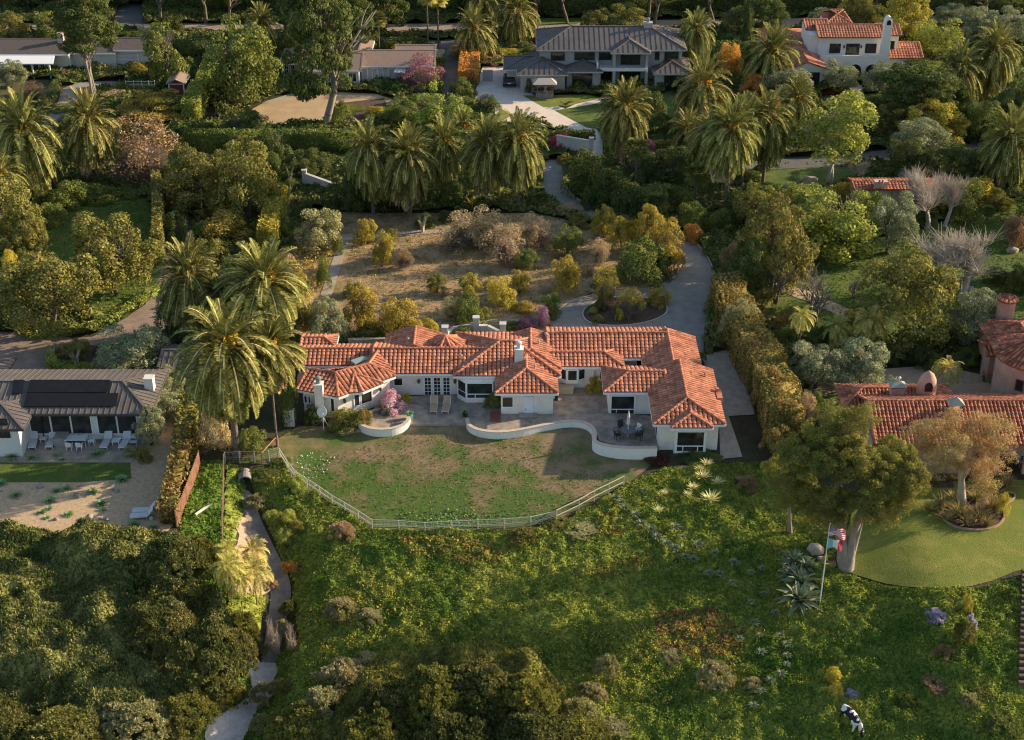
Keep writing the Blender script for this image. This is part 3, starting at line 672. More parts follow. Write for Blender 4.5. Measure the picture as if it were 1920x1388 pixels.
terrace_wall([(674,793),(684,799),(703,804),(732,803.5),(754,797),(764,790),(766.5,781)], .62, 'short curved white stucco wall around the left end of the patio')
terrace_wall([(876.5,784),(877,794),(890,803),(912,808),(940,809.5),(975,805),(1018,796),(1050,790),(1078,788),(1100,792),(1112,801),(1116,812)], .55, 'long wavy white stucco wall below the middle terrace')
terrace_wall([(1116,812),(1112,822),(1120,830),(1140,835),(1163,838),(1195,839),(1232,838)], .75, 'tall curved white stucco wall under the dining terrace beside the right wing')
gb = MB(); q = [P(683,778,.3), P(700,770,.3), P(722,765,.3), P(735,760,.3), P(755,757,.3)]
gb.tube(q, .13, 6); tag(gb.build('stone_edging', KERBM), 'low pale stone edging in front of the pink flowering shrub', 'edging')
# ================================================================ left modern house
LW = mat('white_board', (.60,.60,.58), (.66,.66,.64), scale=1)
lh = thing('modern_house', P(150,820), 'white board house with dark metal roof, solar panels and wide glass sliding doors', 'house')
yl = P(100,826).y
xa, xb = Wp(50,810,yl).x, Wp(262,810,yl).x
zl = Wp(100,776,yl-.9).z
rf = hiproof(-60, P(283,772,zl).x, yl-.9, yl+7.2, zl, .25, 'x', 'gable', 'hip', run1=3.2)
rl = hiproof(-60, P(54,784,zl).x, yl-3.4, yl+2.5, zl-.05, .25, 'x', 'gable', 'hip', run1=2.6)
gl = P(355,640,3); rg = hiproof(P(292,700,2.6).x, P(372,700,2.6).x, P(330,690,2.6).y, P(330,646,2.6).y, 2.6, .28, 'x', 'hip', 'gable', run0=.01)
rb = hiproof(P(-60,700,2.7).x, P(12,700,2.7).x, P(0,708,2.7).y, P(0,690,2.7).y+2, 2.7, .28, 'x', 'gable','hip')
roof_part([rf, rl, rg, rb], lh, 'seam', rib=.55, fascia=mat('dark_fascia', (.07,.065,.06), rough=.5))
walls([(rect(-60,xb+.55,yl,yl+6.4),zl-.12),(rect(-60,Wp(42,850,yl-2.9).x,yl-2.9,yl),zl-.14),(rect(P(296,700,2.6).x,P(368,700,2.6).x,P(330,688,2.6).y,P(330,650,2.6).y),2.5)], -1, [], lh, LW)
for (q0, q1) in ((56.5,94.5),(96.5,132.5),(134.5,171),(183.5,219),(221,257)):
    a, b = Wp(q0,795,yl), Wp(q1,795,yl); a.z = Wp(q0,777,yl).z; b.z = Wp(q1,813,yl).z; window(lh, (a.x,yl), (b.x,yl), max(b.z,.05), a.z, name='sliding_door', fr=.06)
a, b = Wp(-20,786,yl-2.9), Wp(19,820,yl-2.9); window(lh, (a.x,yl-2.9), (b.x,yl-2.9), b.z, a.z, fr=.05, fm=mat('black_frame', (.03,.03,.03)))
sp = MB(); SOL = mat('solar_panel', (.006,.006,.008), (.012,.012,.014), scale=2, rough=.55)
def onroof(px, py, y0=yl-.9, ze=zl, pt=.25):          # point on the front slope
    dx, dy, dz = ray(px, py); t = (ze-pt*y0-CAMZ+.14)/(dz-pt*dy); return (dx*t, dy*t, CAMZ+dz*t)
for quad in ([(57,712),(207,712),(205,735),(50,736)],[(50,737),(222,737),(218,761),(44,762)],[(26,712),(46,712),(42,737),(22,738)]):
    q = [onroof(*k) for k in quad]; q = q[::-1]; sp.add(q+[(x, y, z-.06) for x, y, z in q], [(0,1,2,3),(7,6,5,4),(0,4,5,1),(1,5,6,2),(2,6,7,3),(3,7,4,0)])
sp.build('solar_panel', SOL, lh)
p = Wp(284, 745, yl+3.2); chimney(lh, p.x, yl+3.2, .8, .8, -.5, 4.7, LW, flue=False)
cx = Wp(57, 800, yl-2.9).x; MB().tube([(cx,yl-.15,zl-.2),(cx,yl-.15,0)], .05, 6).build('downpipe', mat('black_frame', (.03,.03,.03)), lh)
MB().prism([(-60,yl+.1),(-60,P(0,862).y),(P(252,862).x,P(0,862).y),(P(262,862).x,yl-1.5),(xb+.3,yl+.1)], -1, .14).build('patio', STONE)['kind'] = 'structure'
MB().b2(-60, P(250,866).x, P(0,868).y, P(0,862).y-.01, -.5, .07).build('patio_step', STONE)['kind'] = 'structure'
# ================================================================ right villa (clay tiles, round tower)
rv = thing('clay_tile_villa', P(1760,830), 'pink stucco villa with weathered clay tile roofs and a round tower', 'house')
ze = 3.2
R1 = hiproof(P(1629,770,ze).x-.6, 78, P(0,834,ze).y, P(0,834,ze).y+8.6, ze, .42, 'x', 'gable', 'gable')
def hp(x0, x1, y0, y1, z, **k): return hiproof(P(x0,y0,z).x, P(x1,y0,z).x, P(0,y0,z).y, P(0,y1,z).y, z, **k)
R2 = hp(1582, 1800, 768, 722, 3.0, pitch=.42, axis='x', e0='hip', e1='hip', run0=2.0, run1=3)
R3 = hp(1704, 1790, 812, 768, 3.1, pitch=.5, axis='y', e0='hip', e1='gable', run0=2.2)
R4 = hp(1862, 1990, 655, 600, 4.0, pitch=.4, axis='y', e0='gable', e1='hip')
R5 = hp(1850, 1990, 668, 640, 3.2, pitch=.35, axis='x', e0='gable', e1='gable')
R6 = hp(1886, 1960, 768, 742, 2.9, pitch=.3, axis='x', e0='hip', e1='gable')
tc = P(1922, 762); TR = 3.35; tz = 5.6
seg = 20; ring = [(tc.x+TR*1.12*math.cos(2*math.pi*k/seg), tc.y+TR*1.12*math.sin(2*math.pi*k/seg), tz) for k in range(seg)]
ap = (tc.x, tc.y, tz+1.9)
TT = ([[ring[k], ring[(k+1)%seg], ap] for k in range(seg)], [], [], [])
r2 = [(tc.x+1.35*math.cos(2*math.pi*k/12), tc.y+1.35*math.sin(2*math.pi*k/12), tz+2.5) for k in range(12)]; ap2 = (tc.x, tc.y, tz+3.2)
TU = ([[r2[k], r2[(k+1)%12], ap2] for k in range(12)], [(r2[k], ap2) for k in range(12)], [], [])
t3 = P(1885, 585, 4.8); r3 = [(t3.x+1.0*math.cos(2*math.pi*k/12), t3.y+1.0*math.sin(2*math.pi*k/12), 6.2) for k in range(12)]
TV = ([[r3[k], r3[(k+1)%12], (t3.x, t3.y, 6.7)] for k in range(12)], [], [], [])
roof_part([R1,R2,R3,R4,R5,R6,TT,TU,TV], rv, 'tile', TILE2, w=.34, L=.40, fascia=None, r=.14, amp=.09)
yv = P(0,834,ze).y+.6
def wr(x0, x1, y0, y1, z, i=.5): a = P(x0,y0,z); return rect(a.x+i, P(x1,y0,z).x-i, a.y+i, P(0,y1,z).y-i)
circ = [(tc.x+TR*math.cos(2*math.pi*k/24), tc.y+TR*math.sin(2*math.pi*k/24)) for k in range(24)]
circ2 = [(tc.x+1.1*math.cos(2*math.pi*k/12), tc.y+1.1*math.sin(2*math.pi*k/12)) for k in range(12)]
circ3 = [(t3.x+.85*math.cos(2*math.pi*k/12), t3.y+.85*math.sin(2*math.pi*k/12)) for k in range(12)]
walls([(rect(P(1640,834,ze).x, P(1822,834,ze).x, yv, yv+7.4), ze-.12),(rect(P(1822,834,ze).x,78,yv+2.8,yv+7.4),ze-.12),(wr(1582,1800,768,722,3.0),2.9),(wr(1704,1790,812,768,3.1,.4),3.0),(wr(1862,1990,655,600,4.0),3.9),(wr(1850,1990,668,640,3.2),3.1),
       (wr(1886,1960,768,742,2.9),2.8),(circ,tz-.05),(circ2,tz+2.45),(circ3,6.15)], -2, [g for b in (R1,R4,R5) for g in b[2]], rv, PINKW, inset=.4)
def colpost(x, y): return MB().box((x,y,ze/2-.5),(.35,.35,ze+1))
for q in (1826, 1880, 1935): colpost(P(q,834,ze).x, yv+.1).build('porch_post', PINKW, rv)
pxwin(rv, 1727, 846, 1776, 886, yv-.0, cols=(.2,.4,.6,.8), fm=mat('grey_green_shutter', (.27,.28,.24)), gm=mat('grey_green_shutter', (.27,.28,.24)), name='shuttered_door')
a, b = Wp(1708,840,yv-1.2), Wp(1722,862,yv-1.2)
for ang in (-2.2, -1.35):
    cx_, cy_ = tc.x+(TR+.0)*math.cos(ang), tc.y+(TR+.0)*math.sin(ang); tx, ty = -math.sin(ang), math.cos(ang)
    window(rv, (cx_-tx*.3, cy_-ty*.3), (cx_+tx*.3, cy_+ty*.3), 3.3, 4.3, fr=.06, fm=mat('dark_wood', (.10,.06,.04)), gm=DARK)
for k in range(6):
    ang = -math.pi/2+.5+k*.52-1.6; cx_, cy_ = tc.x+1.09*math.cos(ang), tc.y+1.09*math.sin(ang); tx, ty = -math.sin(ang), math.cos(ang)
    window(rv, (cx_-tx*.17, cy_-ty*.17), (cx_+tx*.17, cy_+ty*.17), tz+1.75, tz+2.25, fr=.03, fm=PINKW, gm=DARK, name='cupola_opening')
p = P(1789, 778, 4.2); c = chimney(rv, p.x, p.y, .95, .9, 3, 4.9, PINKW, flue=False)
hd = MB(); 
for i, j in ((-1,-1),(1,-1),(1,1),(-1,1)): MB().box((p.x+i*.35, p.y+j*.33, 5.2), (.16,.16,.5)).build('chimney_pier', PINKW, c)
hc = MB(); hc.add([(p.x-.65,p.y-.6,5.45),(p.x+.65,p.y-.6,5.45),(p.x+.65,p.y+.6,5.45),(p.x-.65,p.y+.6,5.45),(p.x,p.y,6.0)], [(0,1,4),(1,2,4),(2,3,4),(3,0,4),(3,2,1,0)]); hc.build('chimney_hood', mat('zinc_hood', (.30,.32,.29), rough=.5, metal=.3), c)
p = P(1681, 735, 4.0); c = chimney(rv, p.x, p.y, 1.2, .9, 3, 4.5, PINKW, flue=False); hc = MB(); hc.add([(p.x-.75,p.y-.6,4.75),(p.x+.75,p.y-.6,4.75),(p.x+.75,p.y+.6,4.75),(p.x-.75,p.y+.6,4.75),(p.x-.2,p.y,5.15),(p.x+.2,p.y,5.15)], [(0,1,5,4),(1,2,5),(2,3,4,5),(3,0,4),(3,2,1,0)]); hc.build('chimney_hood', mat('zinc_hood', (.3,.3,.3)), c); MB().lathe((p.x+.1,p.y,5.1),[(.03,0),(.03,.25),(.14,.3),(.14,.4),(.02,.5)],8).build('finial', TRIM, c)
# beehive bell chimney with an arched opening
p = P(1734, 748, 3.2); bc = MB(); bc.lathe((p.x,p.y,2.6), [(.95,0),(.92,1.2),(.9,1.9),(.78,2.6),(.5,3.15),(.2,3.4),(.05,3.5)], 14, .75); c = bc.build('beehive_chimney', PINKW, rv, smooth=True)
ar = MB(); n = 8; pts = [(p.x-.34,p.y-.72,4.35),(p.x+.34,p.y-.72,4.35)]+[(p.x+.34*math.cos(math.pi*k/n),p.y-.72+.12*math.sin(math.pi*k/n),4.8+.4*math.sin(math.pi*k/n)) for k in range(n+1)]
ar.add(pts+[(x,y+.4,z) for x,y,z in pts], [tuple(range(len(pts)))]+[(i,(i+1)%len(pts),len(pts)+(i+1)%len(pts),len(pts)+i) for i in range(len(pts))]); ar.build('arched_opening', DARK, c)
# red-tiled garden building of rough stone
STN = mat('rubble_stone', (.30,.22,.17), (.46,.37,.29), scale=2.5, bump=.08, bscale=5)
gh = thing('stone_cottage', P(1700,400), 'stone garden cottage with low clay tile roof behind bare pollarded trees', 'cottage')
y0 = P(1700,415).y; a = P(1640,352,4.0)
Rg = hiproof(P(1600,352,3.6).x, P(1758,352,3.6).x, P(0,356,3.6).y, P(0,342,3.6).y+1.2, 3.6, .2, 'x', 'gable', 'gable')
roof_part([Rg], gh, 'tile', TILE2, w=.4, L=.5, fascia=None)
walls([(wr(1600,1758,356,334,3.6,.3),3.5)], -1.5, Rg[2], gh, STN, inset=.3)
yg = P(0,356,3.6).y+.3
pxwin(gh, 1693, 368, 1722, 382, yg, gm=DARK, fm=STN); pxwin(gh, 1704, 402, 1724, 420, yg, gm=DARK, fm=STN, name='doorway')
chimney(gh, P(1651,346,4).x, P(0,346,4).y, 1.5, .8, 3, 4.4, mat('pale_stone',(.45,.38,.3),(.55,.48,.4),scale=3), flue=False)
for xx in (1649, 1655): q = P(xx,341,4.6); MB().lathe((q.x,q.y,4.35),[(.14,0),(.12,.5)],8).build('chimney_pot', TILE, gh)
# ================================================================ white villa, top right
WV = mat('white_villa_stucco', (.72,.70,.64), (.78,.75,.69), scale=.5)
wv = thing('two_storey_villa', P(1610,150), 'two storey white stucco villa with arcade, balcony and red tile roofs', 'house')
yb = P(0,150).y; 
def at(px, py, z): return P(px, py, z)
yc = yb+.0; X = lambda px, y=yb: Wp(px, 120, y).x
V1 = hiproof(X(1534), X(1660), yb+1.6, yb+7.5, 6.0, .36, 'x', 'gable', 'gable')
V2 = hiproof(X(1516), X(1560), yb+4.5, yb+9.5, 6.3, .36, 'x', 'gable', 'gable')
V3 = hiproof(X(1650), X(1692), yb+2.6, yb+8.0, 6.0, .36, 'x', 'gable', 'gable')
V4 = hiproof(X(1656), X(1733), yb+1.0, yb+8.0, 3.0, .40, 'x', 'gable', 'gable')
V5 = hiproof(X(1478,yb-4), X(1552,yb-4), yb-4.2, yb+7, 3.0, .36, 'y', 'gable', 'hip')
V6 = hiproof(X(1440), X(1530), yb+6, yb+14, 3.6, .3, 'x', 'hip', 'hip')
V7 = hiproof(X(1560), X(1610), yb+7, yb+13, 6.6, .4, 'x', 'hip', 'hip')
roof_part([V1,V2,V3,V4,V5,V6,V7], wv, 'tile', TILE, w=.42, L=.55, fascia=None)
walls([(rect(X(1537),X(1657),yb+2.2,yb+7),5.9),(rect(X(1537),X(1657),yb,yb+2.2),2.95),(rect(X(1519),X(1537),yb+2.5,yb+9),6.2),(rect(X(1657),X(1689),yb+3,yb+7.6),5.9),
  (rect(X(1657),X(1731),yb+1.4,yb+7.6),2.9),(rect(X(1482,yb-4),X(1549,yb-4),yb-3.8,yb+6),2.9),(rect(X(1444),X(1526),yb+6.5,yb+13.5),3.5),(rect(X(1562),X(1608),yb+7,yb+12.5),6.5)], -1, [g for b in (V1,V2,V3,V4,V5) for g in b[2]], wv, WV, inset=.3)
MB().b2(X(1537)+.02, X(1657)-.02, yb+.02, yb+.22, 2.95, 3.75).build('balcony_parapet', WV, wv)
for q0, q1, d in ((1557,1574,0),(1588,1609,1),(1624,1641,0)):
    a, b = Wp(q0, 83, yb+2.2), Wp(q1, 99 if not d else 103, yb+2.2); window(wv, (a.x,yb+2.2),(b.x,yb+2.2), b.z, a.z, cols=(.5,), rows=() if d else (.5,), fm=mat('dark_brown_frame',(.06,.04,.03)), name='balcony_door' if d else 'window', fr=.08)
a, b = Wp(1664,78,yb+3), Wp(1675,91,yb+3); window(wv, (a.x,yb+3),(b.x,yb+3), b.z, a.z, cols=(.5,), fm=mat('dark_brown_frame',(.06,.04,.03)), fr=.07)
a, b = Wp(1687,122,yb+1.4), Wp(1715,137,yb+1.4); window(wv, (a.x,yb+1.4),(b.x,yb+1.4), b.z-.3, a.z, cols=(.33,.66), fm=mat('dark_brown_frame',(.06,.04,.03)), fr=.07)
a = Wp(1687,120,yb+1.4); b = Wp(1716,120,yb+1.4); MB().add([(a.x,yb+1.35,2.6),(b.x,yb+1.35,2.6),(b.x,yb+.4,2.2),(a.x,yb+.4,2.2),(a.x,yb+1.35,2.5),(b.x,yb+1.35,2.5),(b.x,yb+.4,2.1),(a.x,yb+.4,2.1)], [(3,2,1,0),(4,5,6,7),(0,1,5,4),(1,2,6,5),(2,3,7,6),(3,0,4,7)]).build('awning', mat('canvas',(.5,.45,.38)), wv)
a, b = Wp(1499,128,yb-3.8), Wp(1534,158,yb-3.8); window(wv, (a.x,yb-3.8),(b.x,yb-3.8), .1, 2.3, cols=(.25,.5,.75), rows=(.5,), fm=mat('dark_brown_frame',(.06,.04,.03)), fr=.1, name='french_door')
def arch(parent, x, y, w_, z0, zs, name='arched_opening'):
    n = 10; pts = [(x-w_/2,z0),(x+w_/2,z0)]+[(x+w_/2*math.cos(math.pi*k/n), zs+w_/2*math.sin(math.pi*k/n)) for k in range(n+1)]
    mb = MB(); mb.add([(u,y-.02,v) for u,v in pts]+[(u,y+.15,v) for u,v in pts], [tuple(range(len(pts)))]+[(i,len(pts)+i,len(pts)+(i+1)%len(pts),(i+1)%len(pts)) for i in range(len(pts))]); o = mb.build(name, DARK, parent)
    rg = MB(); rg.tube([(x+(w_/2+.06)*math.cos(math.pi*k/n), y-.03, zs+(w_/2+.06)*math.sin(math.pi*k/n)) for k in range(n+1)], .06, 5); rg.build('arch_surround', WV, o); return o
for q in (1604, 1636): arch(wv, X(q), yb, 1.9, .05, 1.45)
bt = MB(); bx_ = X(1657.5); bt.box((bx_,yb+.6,3.6),(1.1,1.1,9.2)); bt.box((bx_,yb+.6,3.2),(1.5,1.2,5),taper=.8); n=8; pts=[(bx_-.55,8.2),(bx_+.55,8.2)]+[(bx_+.55*math.cos(math.pi*k/n),8.6+.95*math.sin(math.pi*k/n)) for k in range(n+1)]
bt.add([(u,yb+.05,v) for u,v in pts]+[(u,yb+1.15,v) for u,v in pts],[tuple(range(len(pts))),tuple(range(2*len(pts)-1,len(pts)-1,-1))]+[(i,len(pts)+i,len(pts)+(i+1)%len(pts),(i+1)%len(pts)) for i in range(len(pts))]); o = bt.build('bell_chimney', WV, wv)
arch(o, bx_, yb+.04, .6, 8.3, 8.75)
for q in (1583, 1615): p = Wp(q, 88, yb+2.1); lantern(wv, (p.x, p.y, p.z))
# ================================================================ grey metal roof house, top centre
gy = thing('metal_roof_house', P(1140,160), 'two storey pale house with dark standing seam metal hip roofs and balcony', 'house')
yg = 214.6; Xg = lambda px, y=yg: Wp(px, 120, y).x
GF = mat('grey_fascia', (.45,.43,.42), rough=.6)
G1 = hiproof(Xg(1006), Xg(1285), yg-.9, yg+9.5, 5.6, .38, 'x')
G2 = hiproof(Xg(1145,yg-2.2), Xg(1219,yg-2.2), yg-2.4, yg+4, 5.6, .38, 'y', 'hip', 'gable')
G3 = hiproof(Xg(969,yg-3.5), Xg(1065,yg-3.5), yg-4.2, yg+4, 2.9, .36, 'y', 'hip', 'gable', run0=3.4)
G4 = hiproof(Xg(1058,yg-2), Xg(1130,yg-2), yg-2.8, yg+2, 2.9, .36, 'y', 'hip', 'gable', run0=2.6)
G5 = hiproof(Xg(1226,yg-3), Xg(1300,yg-3), yg-3.4, yg+4, 2.8, .36, 'x', 'hip', 'hip')
G6 = hiproof(Xg(944,yg-3), Xg(1008,yg-3), yg-1.5, yg+5, 2.8, .3, 'x', 'hip', 'gable')
roof_part([G1,G2,G3,G4,G5,G6], gy, 'seam', rib=.75, fascia=GF)
walls([(rect(Xg(1012),Xg(1278),yg,yg+8.8),5.5),(rect(Xg(1149,yg-1.6),Xg(1154,yg-1.6),yg-1.9,yg),5.5),(rect(Xg(1210,yg-1.6),Xg(1215,yg-1.6),yg-1.9,yg),5.5),(rect(Xg(976,yg-3.5),Xg(1060,yg-3.5),yg-3.6,yg),2.8),
  (rect(Xg(1063,yg-2),Xg(1125,yg-2),yg-2.2,yg),2.8),(rect(Xg(1230,yg-3),Xg(1296,yg-3),yg-2.8,yg),2.7),(rect(Xg(950,yg-3),Xg(1008,yg-3),yg-.9,yg+4.5),2.7)], -1, [], gy, GREYW)
WF = mat('dark_bronze_frame', (.05,.045,.04), rough=.5)
for q0, q1, y1_, y2_, c in ((1034,1058,99,113,1),(1078,1114,99,112,3),(1124,1146,99,112,1),(1165,1199,99,123,3),(1229,1235,98,112,0),(1247,1271,98,112,1)):
    a, b = Wp(q0,y1_,yg), Wp(q1,y2_,yg); window(gy, (a.x,yg),(b.x,yg), b.z, a.z, cols=[(k+1)/(c+1) for k in range(c)], fm=WF, fr=.07)
a, b = Wp(1074,143,yg-2.2), Wp(1109,166,yg-2.2); window(gy, (a.x,yg-2.2),(b.x,yg-2.2), .3, 2.4, cols=(.25,.5,.75), fm=WF, name='sliding_door')
a, b = Wp(1163,135,yg), Wp(1199,153,yg); window(gy, (a.x,yg),(b.x,yg), .2, 2.5, cols=(.2,.4,.6,.8), fm=WF, name='sliding_door')
a, b = Wp(1128,136,yg), Wp(1147,160,yg); window(gy, (a.x,yg),(b.x,yg), .1, 2.5, cols=(.5,), fm=WF, gm=DARK, name='door')
a, b = Wp(1247,134,yg-2.8), Wp(1284,155,yg-2.8); window(gy, (a.x,yg-2.8),(b.x,yg-2.8), .1, 2.3, cols=(.25,.5,.75), fm=WF, gm=DARK, name='garage_door')
bl = MB(); bl.b2(Xg(1120,yg-2), Xg(1214,yg-2), yg-2.2, yg, 2.75, 3.05); bl.b2(Xg(1120,yg-2), Xg(1214,yg-2), yg-2.2, yg-2.1, 3.05, 3.2); bl.b2(Xg(1119,yg-2),Xg(1122,yg-2),yg-2.25,yg,3.05,4.0); bl.build('balcony', mat('white_villa_stucco',(.7,.7,.7)), gy)
for q in (1124, 1152, 1213): MB().b2(Xg(q,yg-2)-.2, Xg(q,yg-2)+.2, yg-2.15, yg-1.75, -.5, 2.75).build('column', GREYW, gy)
for q in (1160, 1202): p = Wp(q, 101, yg-.1); lantern(gy, (p.x, p.y, p.z))
chimney(gy, Xg(1212,yg+4), yg+4.3, 1.3, .9, 6, 8.1, GREYW)
# ================================================================ ranch house with brown shingles, top centre-left
rh = thing('ranch_house', P(660,150), 'long low house with pinkish brown shingle roof and pale blue grey walls', 'house')
yr = P(0,158).y; Xr = lambda px, y=yr: Wp(px, 130, y).x
Q1 = hiproof(Xr(672), Xr(815), yr, yr+8, 2.8, .30, 'x', 'gable', 'gable')
Q2 = hiproof(Xr(560,yr-3), Xr(676,yr-3), yr-2.4, yr+5.5, 2.9, .36, 'x', 'gable', 'gable')
Q3 = hiproof(Xr(520), Xr(590), yr+1.5, yr+9, 2.7, .33, 'x', 'hip', 'gable')
Q4 = hiproof(Xr(645), Xr(690), yr+4, yr+12, 3.0, .33, 'y', 'gable', 'hip')
Q5 = hiproof(Xr(738), Xr(814), yr+2, yr+10, 3.1, .25, 'x', 'gable', 'gable')
roof_part([Q1,Q2,Q3,Q4,Q5], rh, 'shingle', SHING)
BW_ = mat('blue_grey_board', (.46,.46,.46), (.52,.52,.52), scale=1)
walls([(rect(Xr(676),Xr(812),yr+.5,yr+7.5),2.7),(rect(Xr(566,yr-2),Xr(672,yr-2),yr-1.9,yr+5),2.8),(rect(Xr(524),Xr(585),yr+3,yr+8.5),2.6),(rect(Xr(650),Xr(686),yr+5,yr+11),2.8),(rect(Xr(742),Xr(811),yr+5,yr+9),3.0)], -1, [g for b in (Q1,Q2,Q4,Q5) for g in b[2]], rh, BW_, inset=.3)
for q0, q1 in ((698,707),(709,718)): a, b = Wp(q0,128,yr+.5), Wp(q1,147,yr+.5); window(rh, (a.x,yr+.5),(b.x,yr+.5), .2, 2.2, cols=(.5,), name='french_door', gm=mat('curtained_glass', (.42,.45,.47), rough=.3))
for q0, q1 in ((680,689),(728,738)): a, b = Wp(q0,127,yr+.5), Wp(q1,141,yr+.5); window(rh, (a.x,yr+.5),(b.x,yr+.5), .8, 2.2, name='window', gm=mat('curtained_glass', (.42,.45,.47)))
for q0, q1 in ((653,668),(625,638)): a, b = Wp(q0,131,yr-1.9), Wp(q1,144,yr-1.9); window(rh, (a.x,yr-1.9),(b.x,yr-1.9), 1.0, 2.3, cols=(.5,))
for q0 in (534, 546, 557): a, b = Wp(q0,130,yr+3), Wp(q0+8,148,yr+3); window(rh, (a.x,yr+3),(b.x,yr+3), .3, 2.3, cols=(.5,), rows=(.5,), name='french_door')
aw = MB(); a = Wp(739,125,yr-.8); b = Wp(760,133,yr-.8); aw.add([(a.x,yr+.45,2.5),(b.x,yr+.45,2.5),(b.x,yr-1,2.1),(a.x,yr-1,2.1)], [(3,2,1,0)]); aw.add([(a.x,yr+.45,2.44),(b.x,yr+.45,2.44),(b.x,yr-1,2.04),(a.x,yr-1,2.04)], [(0,1,2,3)]); aw.build('awning', mat('pale_awning',(.6,.62,.6)), rh)
MB().b2(Xr(700),Xr(728),yr-1.6,yr+.4,-.3,.3).build('patio_step', CONC, rh)
# ================================================================ long low house with white pergola, top left
lr = thing('low_house', P(80,130), 'low house with dark brown roof and white flat patio cover at the left edge', 'house')
yq = P(0,146).y+3; Xq = lambda px, y=yq: Wp(px, 120, y).x
L1 = hiproof(-120, Xq(132), yq-.3, yq+8, 2.8, .28, 'x', 'gable', 'gable')
L2 = hiproof(Xq(210), Xq(300), yq+1.5, yq+8, 2.9, .28, 'x', 'gable', 'gable')
L3 = hiproof(Xq(95), Xq(215), yq+1, yq+7, 2.6, .28, 'x', 'gable', 'gable')
roof_part([L1,L2,L3], lr, 'shingle', SHINGD)
walls([(rect(-120,Xq(130),yq+.3,yq+7.5),2.7),(rect(Xq(213),Xq(280),yq+2,yq+7.5),2.8),(rect(Xq(130),Xq(213),yq+1.6,yq+6.5),2.5)], -1, [g for b in (L1,L2) for g in b[2]], lr, mat('pale_board',(.55,.52,.48),(.6,.57,.53),scale=1), inset=.3)
pg = MB(); pg.add([(-120,yq-.1,2.7),(Xq(106),yq-.1,2.7),(Xq(100,yq-3.2),yq-3.4,2.3),(-120,yq-3.4,2.3),(-120,yq-.1,2.58),(Xq(106),yq-.1,2.58),(Xq(100,yq-3.2),yq-3.4,2.18),(-120,yq-3.4,2.18)], [(3,2,1,0),(4,5,6,7),(0,1,5,4),(1,2,6,5),(2,3,7,6),(3,0,4,7)]); pg.build('patio_cover', TRIM, lr)
for q in (-30, 0, 30, 60, 92): MB().b2(Xq(q,yq-3.2)-.1,Xq(q,yq-3.2)+.1,yq-3.35,yq-3.15,-.3,2.2).build('patio_post', TRIM, lr)
for q0, q1 in ((64,74),(76,86)): a = Wp(q0,125,yq+.3); b = Wp(q1,140,yq+.3); window(lr, (a.x,yq+.3),(b.x,yq+.3), .2, 2.2, cols=(.5,), name='french_door')
a = Wp(216,125,yq+2); b = Wp(262,140,yq+2); window(lr, (a.x,yq+2),(b.x,yq+2), .1, 2.4, rows=(.25,.5,.75), gm=mat('pale_garage_door',(.5,.5,.5)), name='garage_door')
a = Wp(126,120,yq+.3); chimney(lr, Xq(121,yq+3), yq+3, .9, .7, 2.5, 5.0, mat('stone_chimney',(.4,.3,.25),(.5,.42,.36),scale=4), flue=False)
# red shed
rs = thing('garden_shed', P(333,182), 'small dark red wooden shed with white trim and brown gable roof by the hedge', 'shed')
y0 = P(0,184).y; x0, x1 = Wp(317,170,y0).x, Wp(346,170,y0).x
SH = hiproof(x0-.2, x1+.2, y0-.25, y0+3.4, 2.3, .42, 'y', 'gable', 'gable')
roof_part([SH], rs, 'shingle', SHING)
walls([(rect(x0,x1,y0,y0+3.1),2.25)], -.4, SH[2], rs, mat('red_board',(.17,.035,.03),(.21,.05,.04),scale=2), inset=.2)
tb = MB()
for xx in (x0+.06, x1-.06): tb.b2(xx-.07, xx+.07, y0-.04, y0+.0, -.3, 2.2)
tb.bar((x0-.15,y0-.2,2.25),(( x0+x1)/2,y0-.2,2.25+.42*(x1-x0)/2+.1),.06,.14); tb.bar((x1+.15,y0-.2,2.25),((x0+x1)/2,y0-.2,2.25+.42*(x1-x0)/2+.1),.06,.14); tb.b2(x0,x1,y0-.05,y0-.01,2.05,2.15)
tb.build('trim', TRIM, rs)
# garden walls near the gates
GW = mat('pale_garden_wall', (.50,.49,.46), (.58,.56,.53), scale=.6)
def gwall(p0, p1, h, label, th=.3, m=GW, cap=True, posts=()):
    a, b = G(*p0), G(*p1); d = (b-a); L_ = d.length; ang = math.atan2(d.y, d.x); mb = MB(); c = (a+b)/2
    mb.box((c.x,c.y,c.z+h/2-.2),(L_,th,h+.4),ang); o = mb.build('garden_wall', m); tag(o, label, 'wall')
    if cap: cm = MB(); cm.box((c.x,c.y,c.z+h+.04),(L_+.1,th+.1,.08),ang); cm.build('coping', m, o)
    for t in posts: q = a.lerp(b, t); pm = MB(); pm.box((q.x,q.y,q.z+h/2+.15),(.55,.55,h+.5)); pm.box((q.x,q.y,q.z+h+.45),(.65,.65,.1)); pm.build('gate_pier', m, o)
    return o
gwall((572,346),(632,368), 1.5, 'pale plastered garden wall with square pier in the shade beside the dark palms', posts=(0,))
gwall((1044,285),(1108,296), 2.3, 'white curved gate wall behind the magenta bougainvillea', posts=(1,))
gwall((905,152),(924,152), 1.6, 'short pale wall at the drive end beside the orange hedge', m=GREYW)
gwall((1320,392),(1368,404), 1.0, 'low brown wall under the tall palm on the right of the drive', m=mat('brown_wall',(.2,.09,.06)))
